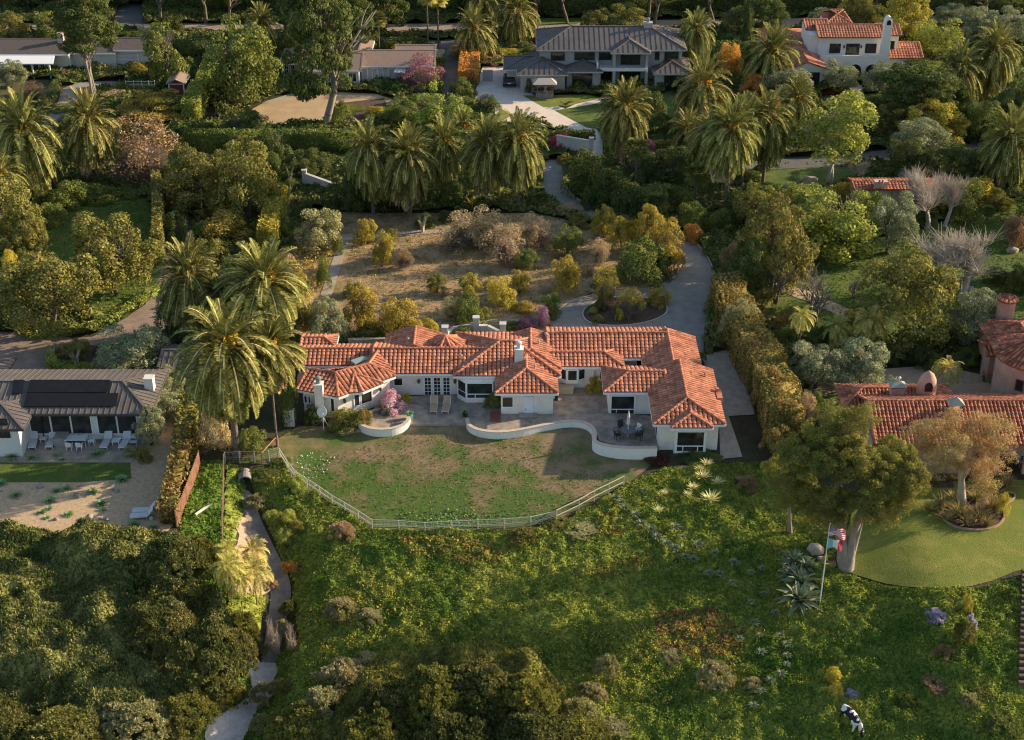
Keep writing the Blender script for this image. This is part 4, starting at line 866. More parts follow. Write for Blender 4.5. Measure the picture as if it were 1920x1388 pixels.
# curved stone planter wall behind the house
pts = [P(*q) for q in ((833,640),(850,626),(880,621),(915,622),(935,632),(948,648))]
cw = MB(); 
for a, b in zip(pts[:-1], pts[1:]): cw.bar(a+Vector((0,0,.35)), b+Vector((0,0,.35)), .35, .8)
cwo = cw.build('courtyard_wall', GW); tag(cwo, 'low curved white wall with piers behind the octagonal roof', 'wall')
for q in ((835,640),(943,634),(893,622)): p = P(*q); pm = MB(); pm.box((p.x,p.y,.8),(.6,.6,1.7)); pm.box((p.x,p.y,1.68),(.7,.7,.08)); pm.build('pier', GW, cwo)
gwall((655,662),(722,660), 1.5, 'old grey retaining wall behind the left part of the tiled house', m=mat('old_grey_wall',(.25,.22,.18),(.34,.3,.25),scale=1.5))
gwall((534,798),(553,798), 1.6, 'short weathered pale wall at the left end of the tiled house', th=.4)
# ================================================================ foliage prototypes (unit size, scaled per plant)
def quads(c, t, b, l, w_, diamond=True):
    l = l[:, None]; w_ = w_[:, None]
    if diamond: V = np.stack([c-t*l/2, c+b*w_/2-t*l*.05, c+t*l/2, c-b*w_/2-t*l*.05], 1)
    else: V = np.stack([c-t*l/2-b*w_/2, c+t*l/2-b*w_/2, c+t*l/2+b*w_/2, c-t*l/2+b*w_/2], 1)
    n = len(c); return V.reshape(-1, 3), np.arange(n*4).reshape(-1, 4)
def nrm(v): return v/np.maximum(np.linalg.norm(v, axis=1, keepdims=True), 1e-9)
def crown_mesh(name, seed, nl=45, lr=.13, n=9000, leaf=.034, shape='round', up=.35, elong=1.5, bottom=-.65, flat=.75, rough=.35, spread=1.0):
    """leaf clumps: nl lobes on the crown's surface, n small leaf faces over the lobes; x, y in -.5...5, z in 0..1"""
    r = np.random.RandomState(seed); L = []
    while len(L) < nl:
        d = r.normal(size=3); d /= np.linalg.norm(d)
        if d[2] < bottom: continue
        k = r.uniform(.62, 1.0) if r.rand() < .8 else r.uniform(.2, .6)
        if shape == 'cone': z = r.rand()**1.4; a = r.uniform(0, 6.28); rr = (.5-lr)*(1-z)**.8*r.uniform(.7, 1); c = np.array([rr*math.cos(a), rr*math.sin(a), z*.92+.04-.5])
        elif shape == 'column': z = r.rand(); a = r.uniform(0, 6.28); rr = .30*(1-z**4)*r.uniform(.4, 1); c = np.array([rr*math.cos(a), rr*math.sin(a), z-.5])
        elif shape == 'umbrella': a = r.uniform(0, 6.28); rr = math.sqrt(r.rand())*.40; c = np.array([rr*math.cos(a), rr*math.sin(a), .3-1.6*rr*rr+r.uniform(-.12,.05)])
        elif shape == 'layer': a = r.uniform(0, 6.28); z = r.choice([-.38,-.2,-.02,.15,.3])+r.uniform(-.04,.04); rr = math.sqrt(r.rand())*(.42-.25*abs(z+.1))*1.0; c = np.array([rr*math.cos(a), rr*math.sin(a), z])
        else: c = d*np.array([.5-lr*.8, .5-lr*.8, .5-lr*.8])*k*(1+r.uniform(-rough, rough)*.3)
        L.append((c, lr*r.uniform(.65, 1.25)))
    C = np.array([c for c, q in L]); Rr = np.array([q for c, q in L]); i = r.choice(len(L), n, p=Rr**2/np.sum(Rr**2))
    d = r.normal(size=(n, 3)); d[:, 2] = d[:, 2]*.9+.25; oc = C[i].copy(); oc[:, 2] += .15; d = nrm(nrm(d)+nrm(oc)*.5)
    zf = .55 if shape == 'layer' else flat
    rad = Rr[i]*(.55+.5*r.rand(n)**.6)
    p = C[i]+d*rad[:, None]*np.array([1, 1, zf])*spread
    for k_ in (0, 1): p[:, k_] *= .5/np.percentile(np.abs(p[:, k_]), 98.5)
    z0, z1 = np.percentile(p[:, 2], [1.0, 99.2]); p[:, 2] = np.clip((p[:, 2]-z0)/(z1-z0), -.01, 1.05)
    nn = nrm(d+r.normal(size=(n, 3))*.55); t = nrm(np.cross(nn, r.normal(size=(n, 3)))); t[:, 2] += up; t = nrm(t-nn*np.sum(t*nn, 1, keepdims=True)*.7); b = nrm(np.cross(nn, t))
    s = leaf*r.uniform(.6, 1.35, n); V, F = quads(p, t, b, s*elong, s)
    return mesh_np(name, V, F)
def tubes_np(segs, n=4):
    """segs: list of (p0, p1, r0, r1)"""
    P0 = np.array([s[0] for s in segs]); P1 = np.array([s[1] for s in segs]); R0 = np.array([s[2] for s in segs]); R1 = np.array([s[3] for s in segs])
    d = nrm(P1-P0); a = nrm(np.cross(d, np.where(np.abs(d[:, 2:3]) < .9, [[0,0,1]], [[1,0,0]]))); b = np.cross(d, a); V = []
    for P_, R_ in ((P0, R0), (P1, R1)):
        for k in range(n): V.append(P_+a*(R_*math.cos(2*math.pi*k/n))[:, None]+b*(R_*math.sin(2*math.pi*k/n))[:, None])
    V = np.stack(V, 1); m = len(segs); base = np.arange(m)[:, None]*(2*n); F = []
    for k in range(n): F.append(np.concatenate([base+k, base+(k+1)%n, base+n+(k+1)%n, base+n+k], 1))
    return V.reshape(-1, 3), np.concatenate(F)
def branch_mesh(name, seed, levels=3, kids=(5,5,4), l0=.42, ratio=.62, spread=.8, r0=.04, rr=.55, trunks=1, upk=.25, twigs=0, twl=.1, n=5, crook=.25, start=.4):
    rnd = random.Random(seed); segs = []
    def grow(p, d, l, r, lv):
        k = 3; q = p
        for i in range(k):
            d2 = (d+Vector([rnd.uniform(-1,1) for _ in range(3)])*crook).normalized(); d2 = (d2+Vector((0,0,upk*.3))).normalized(); e = q+d2*l/k
            ra, rb = r*(1-i*(1-rr)/k), r*(1-(i+1)*(1-rr)/k); segs.append((tuple(q), tuple(e), ra, rb)); q = e; d = d2
            if lv < levels and (i+1)/k > (start if lv == 0 else .3):
                for j in range(max(1, kids[lv]//2)): sub(q, d, l, rb, lv)
        if lv < levels:
            for j in range(max(1, kids[lv]//2+1)): sub(q, d, l, r*rr, lv)
        elif twigs:
            for j in range(twigs):
                dd = (d+Vector([rnd.gauss(0,.6) for _ in range(3)])+Vector((0,0,upk))).normalized(); o = p.lerp(q, rnd.random()); segs.append((tuple(o), tuple(o+dd*twl*rnd.uniform(.5,1.2)), r*rr*.7, r*.12))
    def sub(q, d, l, r, lv):
        dd = Vector([rnd.gauss(0,1) for _ in range(3)]); dd = (dd-d*dd.dot(d)).normalized(); nd = (d+dd*spread*rnd.uniform(.6,1.4)+Vector((0,0,upk))).normalized()
        grow(q, nd, l*ratio*rnd.uniform(.75,1.15), r*.72, lv+1)
    for t in range(trunks):
        a = rnd.uniform(0, 6.28); s = 0 if trunks == 1 else .22
        grow(Vector((math.cos(a)*r0*1.1*(trunks>1), math.sin(a)*r0*1.1*(trunks>1), -.05)), Vector((s*math.cos(a), s*math.sin(a), 1)).normalized(), l0, r0, 0)
    V, F = tubes_np(segs, n); V[:, 2] = np.minimum(V[:, 2], 1.02)
    return mesh_np(name, V, F, smooth=True)
# palm crown: radius 1 around the origin at the top of the trunk
def palm_mesh(name, seed, nf=95, npair=30, leafl=.17, w_=.020, emin=-62, emax=86, droop=1.0, L=1.12, rnd_=.18, vee=.35, dead=0):
    r = np.random.RandomState(seed); A = []; B = []; 
    for i in range(nf):
        f = i/(nf-1); el = R(emax-(emax-emin)*f**.85+r.uniform(-6,6)); az = i*2.39996+r.uniform(-.25,.25); l = L*(.86+.42*f)*r.uniform(.9,1.06)
        h = np.array([math.cos(az), math.sin(az), 0]); side = np.array([-math.sin(az), math.cos(az), 0]); p = h*.03; pts = [p]; k = 9; e = el
        for j in range(k):
            e -= droop*(.10+.16*(j/k))*max(.25, math.cos(e)) if e > R(-80) else 0
            p = p+(h*math.cos(e)+np.array([0,0,1])*math.sin(e))*l/k; pts.append(p)
        pts = np.array(pts); tw = r.uniform(-.5,.5)
        s = np.linspace(.10, .99, npair); x = s*k; i0 = np.minimum(x.astype(int), k-1); fr = (x-i0)[:, None]
        c = pts[i0]*(1-fr)+pts[i0+1]*fr; d = nrm(pts[i0+1]-pts[i0]); up = nrm(np.cross(d, side[None]))*-1; up = np.where(up[:, 2:3] < 0, -up, up)
        ll = leafl*(np.sin(np.pi*np.clip(s*.86+.12, 0, 1))**.6)*r.uniform(.85,1.15,npair)*l
        sd = nrm(side[None]*math.cos(tw)+up*math.sin(tw))
        for sg in (-1, 1):
            t = nrm(d*.75+sd*sg+up*vee+np.array([0,0,-.25])*r.rand(npair)[:, None]); wv = nrm(np.cross(t, up)+r.normal(size=(npair,3))*.2)
            A.append(np.stack([c-wv*w_/2*l, c+t*ll[:,None]*.55+wv*w_*.5*l, c+t*ll[:,None], c+t*ll[:,None]*.5-wv*w_*.5*l], 1))
        b = nrm(np.cross(nrm(np.diff(pts, axis=0)), pts[:-1]*0+np.cross(h, [0,0,1])+1e-6)); wr_ = .013
        for j in range(k): B.append(np.array([pts[j]-side*wr_, pts[j]+side*wr_, pts[j+1]+side*wr_*.8, pts[j+1]-side*wr_*.8])+np.array([0,0,.004]))
    Va = np.concatenate([a.reshape(-1,3) for a in A]); nb = len(B); Vb = np.concatenate(B)
    V = np.concatenate([Va, Vb]); V = V*np.array([1,1,1])/np.percentile(np.hypot(V[:,0],V[:,1]), 98.5); F = np.arange(len(V)).reshape(-1,4); me = mesh_np(name, V, F)
    me.materials.append(MATS['palm_leaf']); me.materials.append(MATS['palm_rib'])
    mi = np.zeros(len(F), np.int32); mi[len(Va)//4:] = 1; me.materials.append(MATS['dead_frond']); q = npair*2; mi[:len(Va)//4][int(nf*(1-dead))*q:] = 2; me.polygons.foreach_set('material_index', mi); return me
def fan_mesh(name, seed, nf=42, nb=18, m='palm_leaf'):       # fan palm crown, radius 1
    r = np.random.RandomState(seed); A = []
    for i in range(nf):
        f = i/(nf-1); el = R(80-135*f); az = i*2.39996; h = np.array([math.cos(az), math.sin(az), 0]); z = np.array([0,0,1.])
        d = h*math.cos(el)+z*math.sin(el); s = np.array([-math.sin(az), math.cos(az), 0]); c = d*.5*r.uniform(.8,1.1)
        A.append(np.array([[0,0,0],[0,0,.0],c+s*.012,c-s*.012]).reshape(1,4,3)); dn = nrm((d+h*.4-z*.15)[None])[0]
        a = np.linspace(-1.5, 1.5, nb); t = nrm(dn[None]*np.cos(a)[:,None]+s[None]*np.sin(a)[:,None]); tl = .52*r.uniform(.85,1.1,nb)[:,None]*(1-.15*np.abs(a[:,None])); e = c+t*tl-z*(.10*tl); wv = nrm(np.cross(t, np.cross(s, dn)[None]))*.034
        A.append(np.stack([c[None]+wv*0, c+t*tl*.55+wv, e, c+t*tl*.55-wv], 1))
    V = np.concatenate([a.reshape(-1,3) for a in A]); return mesh_np(name, V, np.arange(len(V)).reshape(-1,4), MATS[m])
def rosette(name, seed, n=32, emin=5, emax=85, wid=.13, fold=.5, m='agave_leaf', curl=.25, thick=.0, twist=.0):   # radius 1
    r = np.random.RandomState(seed); V = []; F = []
    for i in range(n):
        f = i/n; el = R(emax-(emax-emin)*f**.7+r.uniform(-5,5)); az = i*2.39996+r.uniform(-.2,.2); l = (.55+.45*f)*r.uniform(.85,1.1); h = np.array([math.cos(az), math.sin(az), 0]); s = np.array([-math.sin(az), math.cos(az), 0]); z = np.array([0,0,1.]); p = h*.05; o = len(V)
        for j, wj in enumerate((.55, 1.0, .85, .45, .03)):
            e = el-curl*j*.55; up = -h*math.sin(e)+z*math.cos(e); w0 = wid*wj*l
            V += [p-s*w0+up*w0*fold, p, p+s*w0+up*w0*fold]; p = p+(h*math.cos(e)+z*math.sin(e))*l/4
        for j in range(4): F += [(o+j*3, o+j*3+1, o+j*3+4, o+j*3+3), (o+j*3+1, o+j*3+2, o+j*3+5, o+j*3+4)]
    V = np.array(V); V[:, 2] = np.maximum(V[:, 2], .0); return mesh_np(name, V, np.array(F), MATS[m] if m else None)
def spray_mesh(name, seed, n=9000, leaf=.03, elong=3.0, nl=60, lr=.1, dome=.9):     # big shrub of upright sprigs
    r = np.random.RandomState(seed); k = 0; C = []
    while len(C) < nl:
        x, y = r.uniform(-.5,.5,2); q = x*x+y*y
        if q < .235: C.append((x, y, math.sqrt(max(0,1-q/.25))*dome*r.uniform(.78,1.0)*(.85+.25*float(vnoise(x*7+seed, y*7)))))
    C = np.array(C); i = r.randint(0, nl, n); a = r.uniform(0, 6.28, n); d = np.stack([np.cos(a), np.sin(a), r.uniform(-.5,1.2,n)], 1); d = nrm(d)
    p = C[i]+d*np.array([1,1,1.1])*lr*(.45+.6*r.rand(n)[:,None]**.5)*r.uniform(.8,1.2,(n,1)); p[:,2] = np.clip(p[:,2], 0, 1.06)
    t = nrm(d*.7+np.array([0,0,.9])+r.normal(size=(n,3))*.35); b = nrm(np.cross(t, r.normal(size=(n,3)))); s = leaf*r.uniform(.6,1.4,n)
    V, F = quads(p, t, b, s*elong, s); return mesh_np(name, V, F)
# leaf and bark materials
LM = {}
def LMs(k, c1, c2, **kw): LM[k] = leafmat('leaves_'+k, c1, c2, **kw)
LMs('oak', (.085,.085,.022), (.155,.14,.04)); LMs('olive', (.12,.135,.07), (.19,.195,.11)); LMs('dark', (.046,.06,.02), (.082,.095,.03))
LMs('green', (.065,.085,.022), (.12,.13,.035)); LMs('bright', (.12,.145,.03), (.20,.205,.05)); LMs('yellow', (.22,.19,.03), (.34,.28,.05))
LMs('gold', (.16,.14,.025), (.26,.20,.04)); LMs('red', (.30,.07,.03), (.42,.14,.05)); LMs('brown', (.15,.095,.05), (.22,.15,.08)); LMs('tan', (.22,.16,.09), (.30,.23,.13))
LMs('magenta', (.24,.015,.06), (.34,.03,.09)); LMs('pink', (.34,.16,.19), (.44,.27,.29)); LMs('plum', (.13,.055,.065), (.22,.11,.13)); LMs('grey', (.155,.145,.06), (.24,.215,.11))
LMs('orange', (.28,.13,.035), (.36,.20,.05)); LMs('bottle', (.11,.10,.03), (.20,.13,.045), isl=.45); LMs('chap', (.055,.065,.02), (.13,.125,.042), isl=.6, scale=.3); LMs('lilac', (.22,.20,.25), (.3,.27,.32)); LMs('gum', (.085,.085,.022), (.15,.14,.035)); LMs('maroon', (.035,.014,.012), (.07,.03,.02)); LMs('silk', (.20,.14,.06), (.29,.21,.09))
leafmat('palm_leaf', (.075,.08,.022), (.125,.12,.035), isl=.4, trans=.2); leafmat('palm_rib', (.22,.19,.07), (.30,.24,.10), isl=.3, trans=0)
leafmat('dead_frond', (.16,.11,.06), (.24,.18,.10), isl=.4, trans=.1); leafmat('young_palm_leaf', (.20,.19,.045), (.30,.26,.07), isl=.3, trans=.25); leafmat('agave_leaf', (.09,.11,.06), (.15,.165,.10), isl=0, trans=.05, scale=2)
leafmat('agave_green', (.10,.16,.07), (.17,.23,.11), isl=0, trans=.05, scale=2); leafmat('agave_cream', (.36,.31,.14), (.46,.40,.2), isl=0, trans=.1, scale=2); leafmat('flax_leaf', (.12,.10,.035), (.26,.21,.09), isl=.4, trans=.15, scale=2)
BARK = mat('brown_bark', (.11,.085,.06), (.20,.16,.12), scale=2.5, bump=.05, bscale=6); BARKP = mat('pale_bark', (.34,.30,.25), (.48,.43,.37), scale=2, bump=.02); PTR = mat('palm_bark', (.10,.08,.06), (.20,.165,.13), scale=3.5, bump=.1, bscale=5); BARKG = mat('grey_bark', (.22,.185,.15), (.33,.28,.23), scale=1.5, bump=.06, bscale=4); TWIG = mat('twig_bark', (.22,.17,.13), (.32,.25,.2), scale=1)
CR = {}
def pick(fam, i): return CR[fam][i % len(CR[fam])]
CR['oak'] = [crown_mesh('oak_crown', s, nl=70, lr=.105, n=13000, leaf=.023, elong=1.4) for s in (1,2,3)]
CR['loose'] = [crown_mesh('loose_crown', s, nl=46, lr=.12, n=8000, leaf=.028, elong=1.5, rough=.8, spread=1.15) for s in (4,5)]
CR['olive'] = [crown_mesh('olive_crown', s, nl=60, lr=.10, n=12000, leaf=.017, elong=2.6, up=.8, spread=1.2) for s in (6,7)]
CR['shrub'] = [crown_mesh('shrub_crown', s, nl=40, lr=.14, n=7000, leaf=.03, bottom=-.1, elong=1.4) for s in (8,9,10)]
CR['layer'] = [crown_mesh('layered_crown', s, nl=130, lr=.11, n=24000, leaf=.022, shape='layer', elong=1.8) for s in (11,12)]
CR['column'] = [crown_mesh('column_crown', 13, nl=50, lr=.16, n=6000, leaf=.05, shape='column', elong=1.6, up=.8)]
CR['cone'] = [crown_mesh('cone_crown', 14, nl=70, lr=.12, n=9000, leaf=.028, shape='cone')]
CR['umbrella'] = [crown_mesh('umbrella_crown', 15, nl=50, lr=.10, n=9000, leaf=.02, shape='umbrella', spread=1.2)]
CR['spray'] = [spray_mesh('sprig_crown', s, n=26000, leaf=.013, elong=2.8, nl=300, lr=.045) for s in (16,17)]
CR['spraysmall'] = [spray_mesh('small_sprig_crown', s, n=9000, leaf=.02, elong=3.0, nl=50, lr=.10) for s in (18,19)]
CR['wisp'] = [crown_mesh('wispy_crown', s, nl=34, lr=.12, n=3200, leaf=.019, elong=2.6, spread=1.3, up=.8) for s in (20,21)]
BR = {'limbs': [branch_mesh('limbs', s, levels=2, kids=(4,4,3), l0=.5, ratio=.62, r0=.038, spread=.8, n=6) for s in (1,2,3)],
      'multi': [branch_mesh('limbs', s, levels=2, kids=(3,4,3), l0=.5, ratio=.6, r0=.024, spread=.7, trunks=4, n=5) for s in (4,5)],
      'bare': [branch_mesh('bare_limbs', s, levels=3, kids=(5,5,5), l0=.36, ratio=.66, r0=.030, spread=.95, twigs=7, twl=.16, n=4, upk=.2) for s in (6,7)],
      'twiggy': [branch_mesh('twiggy_limbs', s, levels=3, kids=(4,5,5), l0=.26, ratio=.68, r0=.015, rr=.6, spread=1.0, trunks=5, twigs=9, twl=.15, n=3, upk=.15) for s in (8,9)],
      'pollard': [branch_mesh('pollard_limbs', s, levels=2, kids=(4,4,4), l0=.46, ratio=.55, r0=.026, spread=.9, twigs=9, twl=.22, n=4, upk=.7) for s in (10,11)],
      'gnarled': [branch_mesh('gnarled_limbs', s, levels=3, kids=(4,4,4), l0=.30, ratio=.72, r0=.03, spread=1.2, n=5, upk=-.05, crook=.45, start=.0) for s in (12,13)]}
PALM = [palm_mesh('palm_crown', s, nf=n_, npair=38, w_=.03, leafl=.18, emin=-82, dead=d_, droop=q_) for s, n_, d_, q_ in ((1,130,.10,1),(2,112,.0,1.15),(3,140,.17,.85),(6,100,.06,1.05))]
PALMY = [palm_mesh('young_palm_crown', s, nf=26, npair=26, w_=.035, leafl=.24, emin=-25, emax=80, droop=1.4) for s in (4,5)]
FAN = [fan_mesh('fan_crown', 1), fan_mesh('fan_crown', 2)]
def setmat(o, m):
    if not o.data.materials: o.data.materials.append(m)
    o.material_slots[0].link = 'OBJECT'; o.material_slots[0].material = m
def fruit_mesh():
    r = np.random.RandomState(5); n = 900; a = r.uniform(0,6.28,n); q = r.rand(n)**.5*.22; z = r.uniform(-.10,.12,n); k = np.round(a/(6.28/9))*(6.28/9); a = a*.4+k*.6
    p = np.stack([np.cos(a)*q, np.sin(a)*q, z-.6*q*q+.06], 1); t = nrm(np.stack([np.cos(a), np.sin(a), -.5+0*a], 1)); b = nrm(np.cross(t, r.normal(size=(n,3)))); V, F = quads(p, t, b, np.full(n,.09), np.full(n,.022)); return mesh_np('fruit_stalks', V, F, leafmat('orange_fruit', (.50,.24,.03), (.62,.36,.06), isl=.3, trans=.1))
FRU = fruit_mesh()
def palm_trunk_mesh(name, r0=.055, flare=1.5):
    mb = MB(); pr = [(r0*1.35,-.05),(r0*1.05,.04),(r0,.15),(r0*.92,.5),(r0,.86),(r0*flare,.95),(r0*flare*1.1,1.0),(r0*.5,1.03)]; prof = []
    for (a, z0), (b, z1) in zip(pr[:-1], pr[1:]):
        k = max(1, int((z1-z0)/.02))
        for j in range(k): prof.append(((a+(b-a)*j/k)*(1.05 if len(prof) % 2 else .96), z0+(z1-z0)*j/k))
    prof.append(pr[-1]); mb.lathe((0,0,0), prof, 12); return mb.mesh(name, PTR, smooth=False)
PT = palm_trunk_mesh('palm_trunk'); PTT = palm_trunk_mesh('slim_trunk', .028, 1.1)
def th_at(y): return math.atan((y+866)/FPX)*0+PITCH+math.atan((y-694)/FPX)   # viewing angle below the horizon at photo row y
CNT = [0]
def childp(name, me, parent, m, loc, sc, rz=0.0):
    o = bpy.data.objects.new(name, me); COL.objects.link(o); o.parent = parent; o.location = loc; o.scale = sc; o.rotation_euler = (0,0,rz)
    if m: setmat(o, m)
    return o
def solve_h(g, top, ext=lambda s: 0):
    """height whose projection reaches photo row top; ext gives the extra metres the crown shows above its centre line"""
    lo, hi = .1, 60
    for _ in range(40):
        h = (lo+hi)/2; x, y, s = proj((g.x, g.y, g.z+h))
        if y > top: lo = h
        else: hi = h
    return lo
def tree(px, base, top, wpx, fam, m, label, cat='tree', group='trees among the gardens', name='tree', cb=.3, limbs='limbs', bark=None, dens=1, dep=1.0, tk=1.0, lean=None):
    g = G(px, base); CNT[0] += 1; i = CNT[0]; s = proj(g)[2]; W_ = wpx/s; th = th_at(top+wpx*.3)
    x = solve_h(g, top)                                # straight up to that row
    # lower the crown so its rear outline ends at `top`
    Hh = x
    for _ in range(12):
        a = Hh*(1-cb)/2; e = math.sqrt((a*math.cos(th))**2+(W_*dep/2*.8*math.sin(th))**2); Hh = max(.6, x-(e-a*math.cos(th))/math.cos(th))
    t = local_thing(name, g, label, cat, group); rz = random.Random(i).uniform(0, 6.28)
    childp('trunk', BR[limbs][i % len(BR[limbs])], t, bark or BARK, (0,0,0), (W_*tk, W_*tk, Hh*.95), rz)
    if fam: childp('crown', pick(fam, i), t, LM[m], (0,0,Hh*cb), (W_, W_*dep, Hh*(1-cb)), rz)
    return t
def shrub(px, bot, top, wpx, m, label, fam='shrub', cat='shrub', group='shrubs in the gardens', name='shrub', base=None, hmin=.4, dep=1.0):
    s0 = proj(G(px, bot))[2]; b = wpx/2*dep; th = th_at(bot); cy = base or (bot-b*math.sin(th)*.85); g = G(px, cy); s = proj(g)[2]; W_ = wpx/s; CNT[0] += 1; i = CNT[0]
    e = (cy-top)/s; q = e*e-(W_*dep/2*math.sin(th)*.8)**2; h = math.sqrt(q)/math.cos(th) if q > 0 else hmin; h = max(h, hmin)
    g.z -= .05
    o = bpy.data.objects.new(name, pick(fam, i)); COL.objects.link(o); o.location = g; o.scale = (W_, W_*dep, h); o.rotation_euler = (0,0,0 if dep != 1 else i*1.7); setmat(o, LM[m]); return tag(o, label, cat, group)
def palm(px, base, top, wpx, label, y0=None, m=None, fruit=True, trunk=None, name='date_palm', group='date palms', young=False, vz=1.0):
    g = G(px, base); CNT[0] += 1; i = CNT[0]; s = proj(g)[2]; 
    s2 = s*1.03; Rr = wpx/2/s2; x = solve_h(g, top); Hh = max(1.0, x-.80*Rr*vz); t = local_thing(name, g, label, 'palm tree', group); rz = i*1.3
    childp('trunk', trunk or PT, t, None, (0,0,0), (Rr*1.2, Rr*1.2, Hh))
    c = childp('crown', (PALMY if young else PALM)[i % (2 if young else 4)], t, None, (0,0,Hh), (Rr*1.03,Rr*1.03,Rr*vz), rz)
    c.rotation_euler = (random.Random(i).uniform(-.13,.13), random.Random(i+9).uniform(-.13,.13), rz)
    if m: setmat(c, m)
    if fruit: childp('fruit_cluster', FRU, t, None, (0,0,Hh+Rr*.10), (Rr*1.1,)*3, rz)
    return t
def fanpalm(px, base, top, wpx, label, m=None, name='fan_palm', group='fan palms'):
    g = G(px, base); CNT[0] += 1; i = CNT[0]; s = proj(g)[2]; Rr = wpx/2/s; x = solve_h(g, top); Hh = max(.5, x-.8*Rr); t = local_thing(name, g, label, 'palm tree', group)
    childp('trunk', PTT, t, None, (0,0,0), (max(Rr*2.2, 3.5),)*2+(Hh,)); c = childp('crown', FAN[i % 2], t, None, (0,0,Hh), (Rr,Rr,Rr), i*1.1)
    if m: setmat(c, m)
    return t
def ros(px, cy, wpx, me, label, name='agave', cat='agave', group='agaves', sz=1.0, m=None):
    g = G(px, cy); s = proj(g)[2]; r_ = wpx/2/s; o = bpy.data.objects.new(name, me); COL.objects.link(o); o.location = g; CNT[0] += 1; o.rotation_euler = (0,0,CNT[0]*1.9); o.scale = (r_, r_, r_*sz)
    if m: setmat(o, m)
    return tag(o, label, cat, group)
AG = [rosette('agave_plant', s, m='agave_leaf') for s in (1,2)]; AGG = [rosette('agave_plant', s, n=46, wid=.11, m='agave_green') for s in (3,4)]; AGC = [rosette('agave_plant', s, n=40, wid=.07, emin=20, m='agave_cream', curl=.1) for s in (5,6)]
FLX = [rosette('flax_plant', s, n=70, wid=.035, emin=25, emax=88, m='flax_leaf', curl=.16) for s in (7,8)]; BAN = [rosette('broad_plant', 9, n=16, wid=.13, emin=30, m=None, curl=.25)]
DRG = [rosette('spiky_head', 10, n=60, wid=.03, emin=-40, emax=85, m=None, curl=.02)]
# hedges: a box-shaped mass of leaves following a line in the garden
def hedge(pts, w_, h, m, label, density=34, leaf=.22, name='hedge', cat='hedge', group=None, core=True, wob=.0, world=False, up=.3):
    p = [Vector(q) if world else G(*q) for q in pts]; r = np.random.RandomState(len(pts)*7+int(abs(p[0].x)*10)); Vs, Fs = [], []; o = 0
    tot = 0
    for a, b in zip(p[:-1], p[1:]):
        d = b-a; L_ = Vector((d.x,d.y)).length; dn = np.array([d.x/L_, d.y/L_, 0]); sn = np.array([-dn[1], dn[0], 0]); ar = L_*(w_+2*h); n = int(ar*density)
        u = r.uniform(-.15, L_+.15, n); k = r.uniform(0, w_+2*h, n); side = np.where(k < h, -1, np.where(k > h+w_, 1, 0)); v = np.where(side == 0, k-h-w_/2, side*w_/2); z = np.where(side == -1, k, np.where(side == 1, k-h-w_, h))
        nn = np.where((side == 0)[:,None], np.array([[0,0,1.]]), side[:,None]*sn[None]); wv = wob*(np.sin(u*1.3)+np.sin(u*.7+v))
        c = np.array(a)[None]+np.array([0,0,1])[None]*(u/L_*d.z+z)[:,None]+dn[None]*u[:,None]+sn[None]*v[:,None]+nn*(r.normal(size=n)*.07+wv)[:,None]
        n2 = nrm(nn+r.normal(size=(n,3))*.6); t = nrm(np.cross(n2, r.normal(size=(n,3)))); t[:,2] += up; t = nrm(t); b_ = nrm(np.cross(n2, t)); s = leaf*r.uniform(.6,1.3,n); V, F = quads(c, t, b_, s*1.4, s); Vs.append(V); Fs.append(F+o); o += len(V)
        for e_, sg in ((a, -1), (b, 1)):
            n = int(w_*h*density*1.2); v = r.uniform(-w_/2, w_/2, n); z = r.uniform(0, h, n); c = np.array(e_)[None]+sn[None]*v[:,None]+np.array([0,0,1.])[None]*z[:,None]+dn[None]*(sg*.12+r.normal(size=n)*.07)[:,None]
            n2 = nrm(dn[None]*sg+r.normal(size=(n,3))*.6); t = nrm(np.cross(n2, r.normal(size=(n,3)))); b_ = nrm(np.cross(n2, t)); s = leaf*r.uniform(.6,1.3,n); V, F = quads(c, t, b_, s*1.4, s); Vs.append(V); Fs.append(F+o); o += len(V)
        if core:
            m_ = MB(); cc = (a+b)/2; m_.box((cc.x, cc.y, cc.z+h/2-.1), (L_-.15, max(.1,w_-.35), h-.2), math.atan2(d.y, d.x)); Vs.append(np.array(m_.v)); Fs.append(np.array(m_.f)+o); o += 8
    me = mesh_np(name, np.concatenate(Vs), np.concatenate(Fs), LM[m]); return tag(link(name, me), label, cat, group)
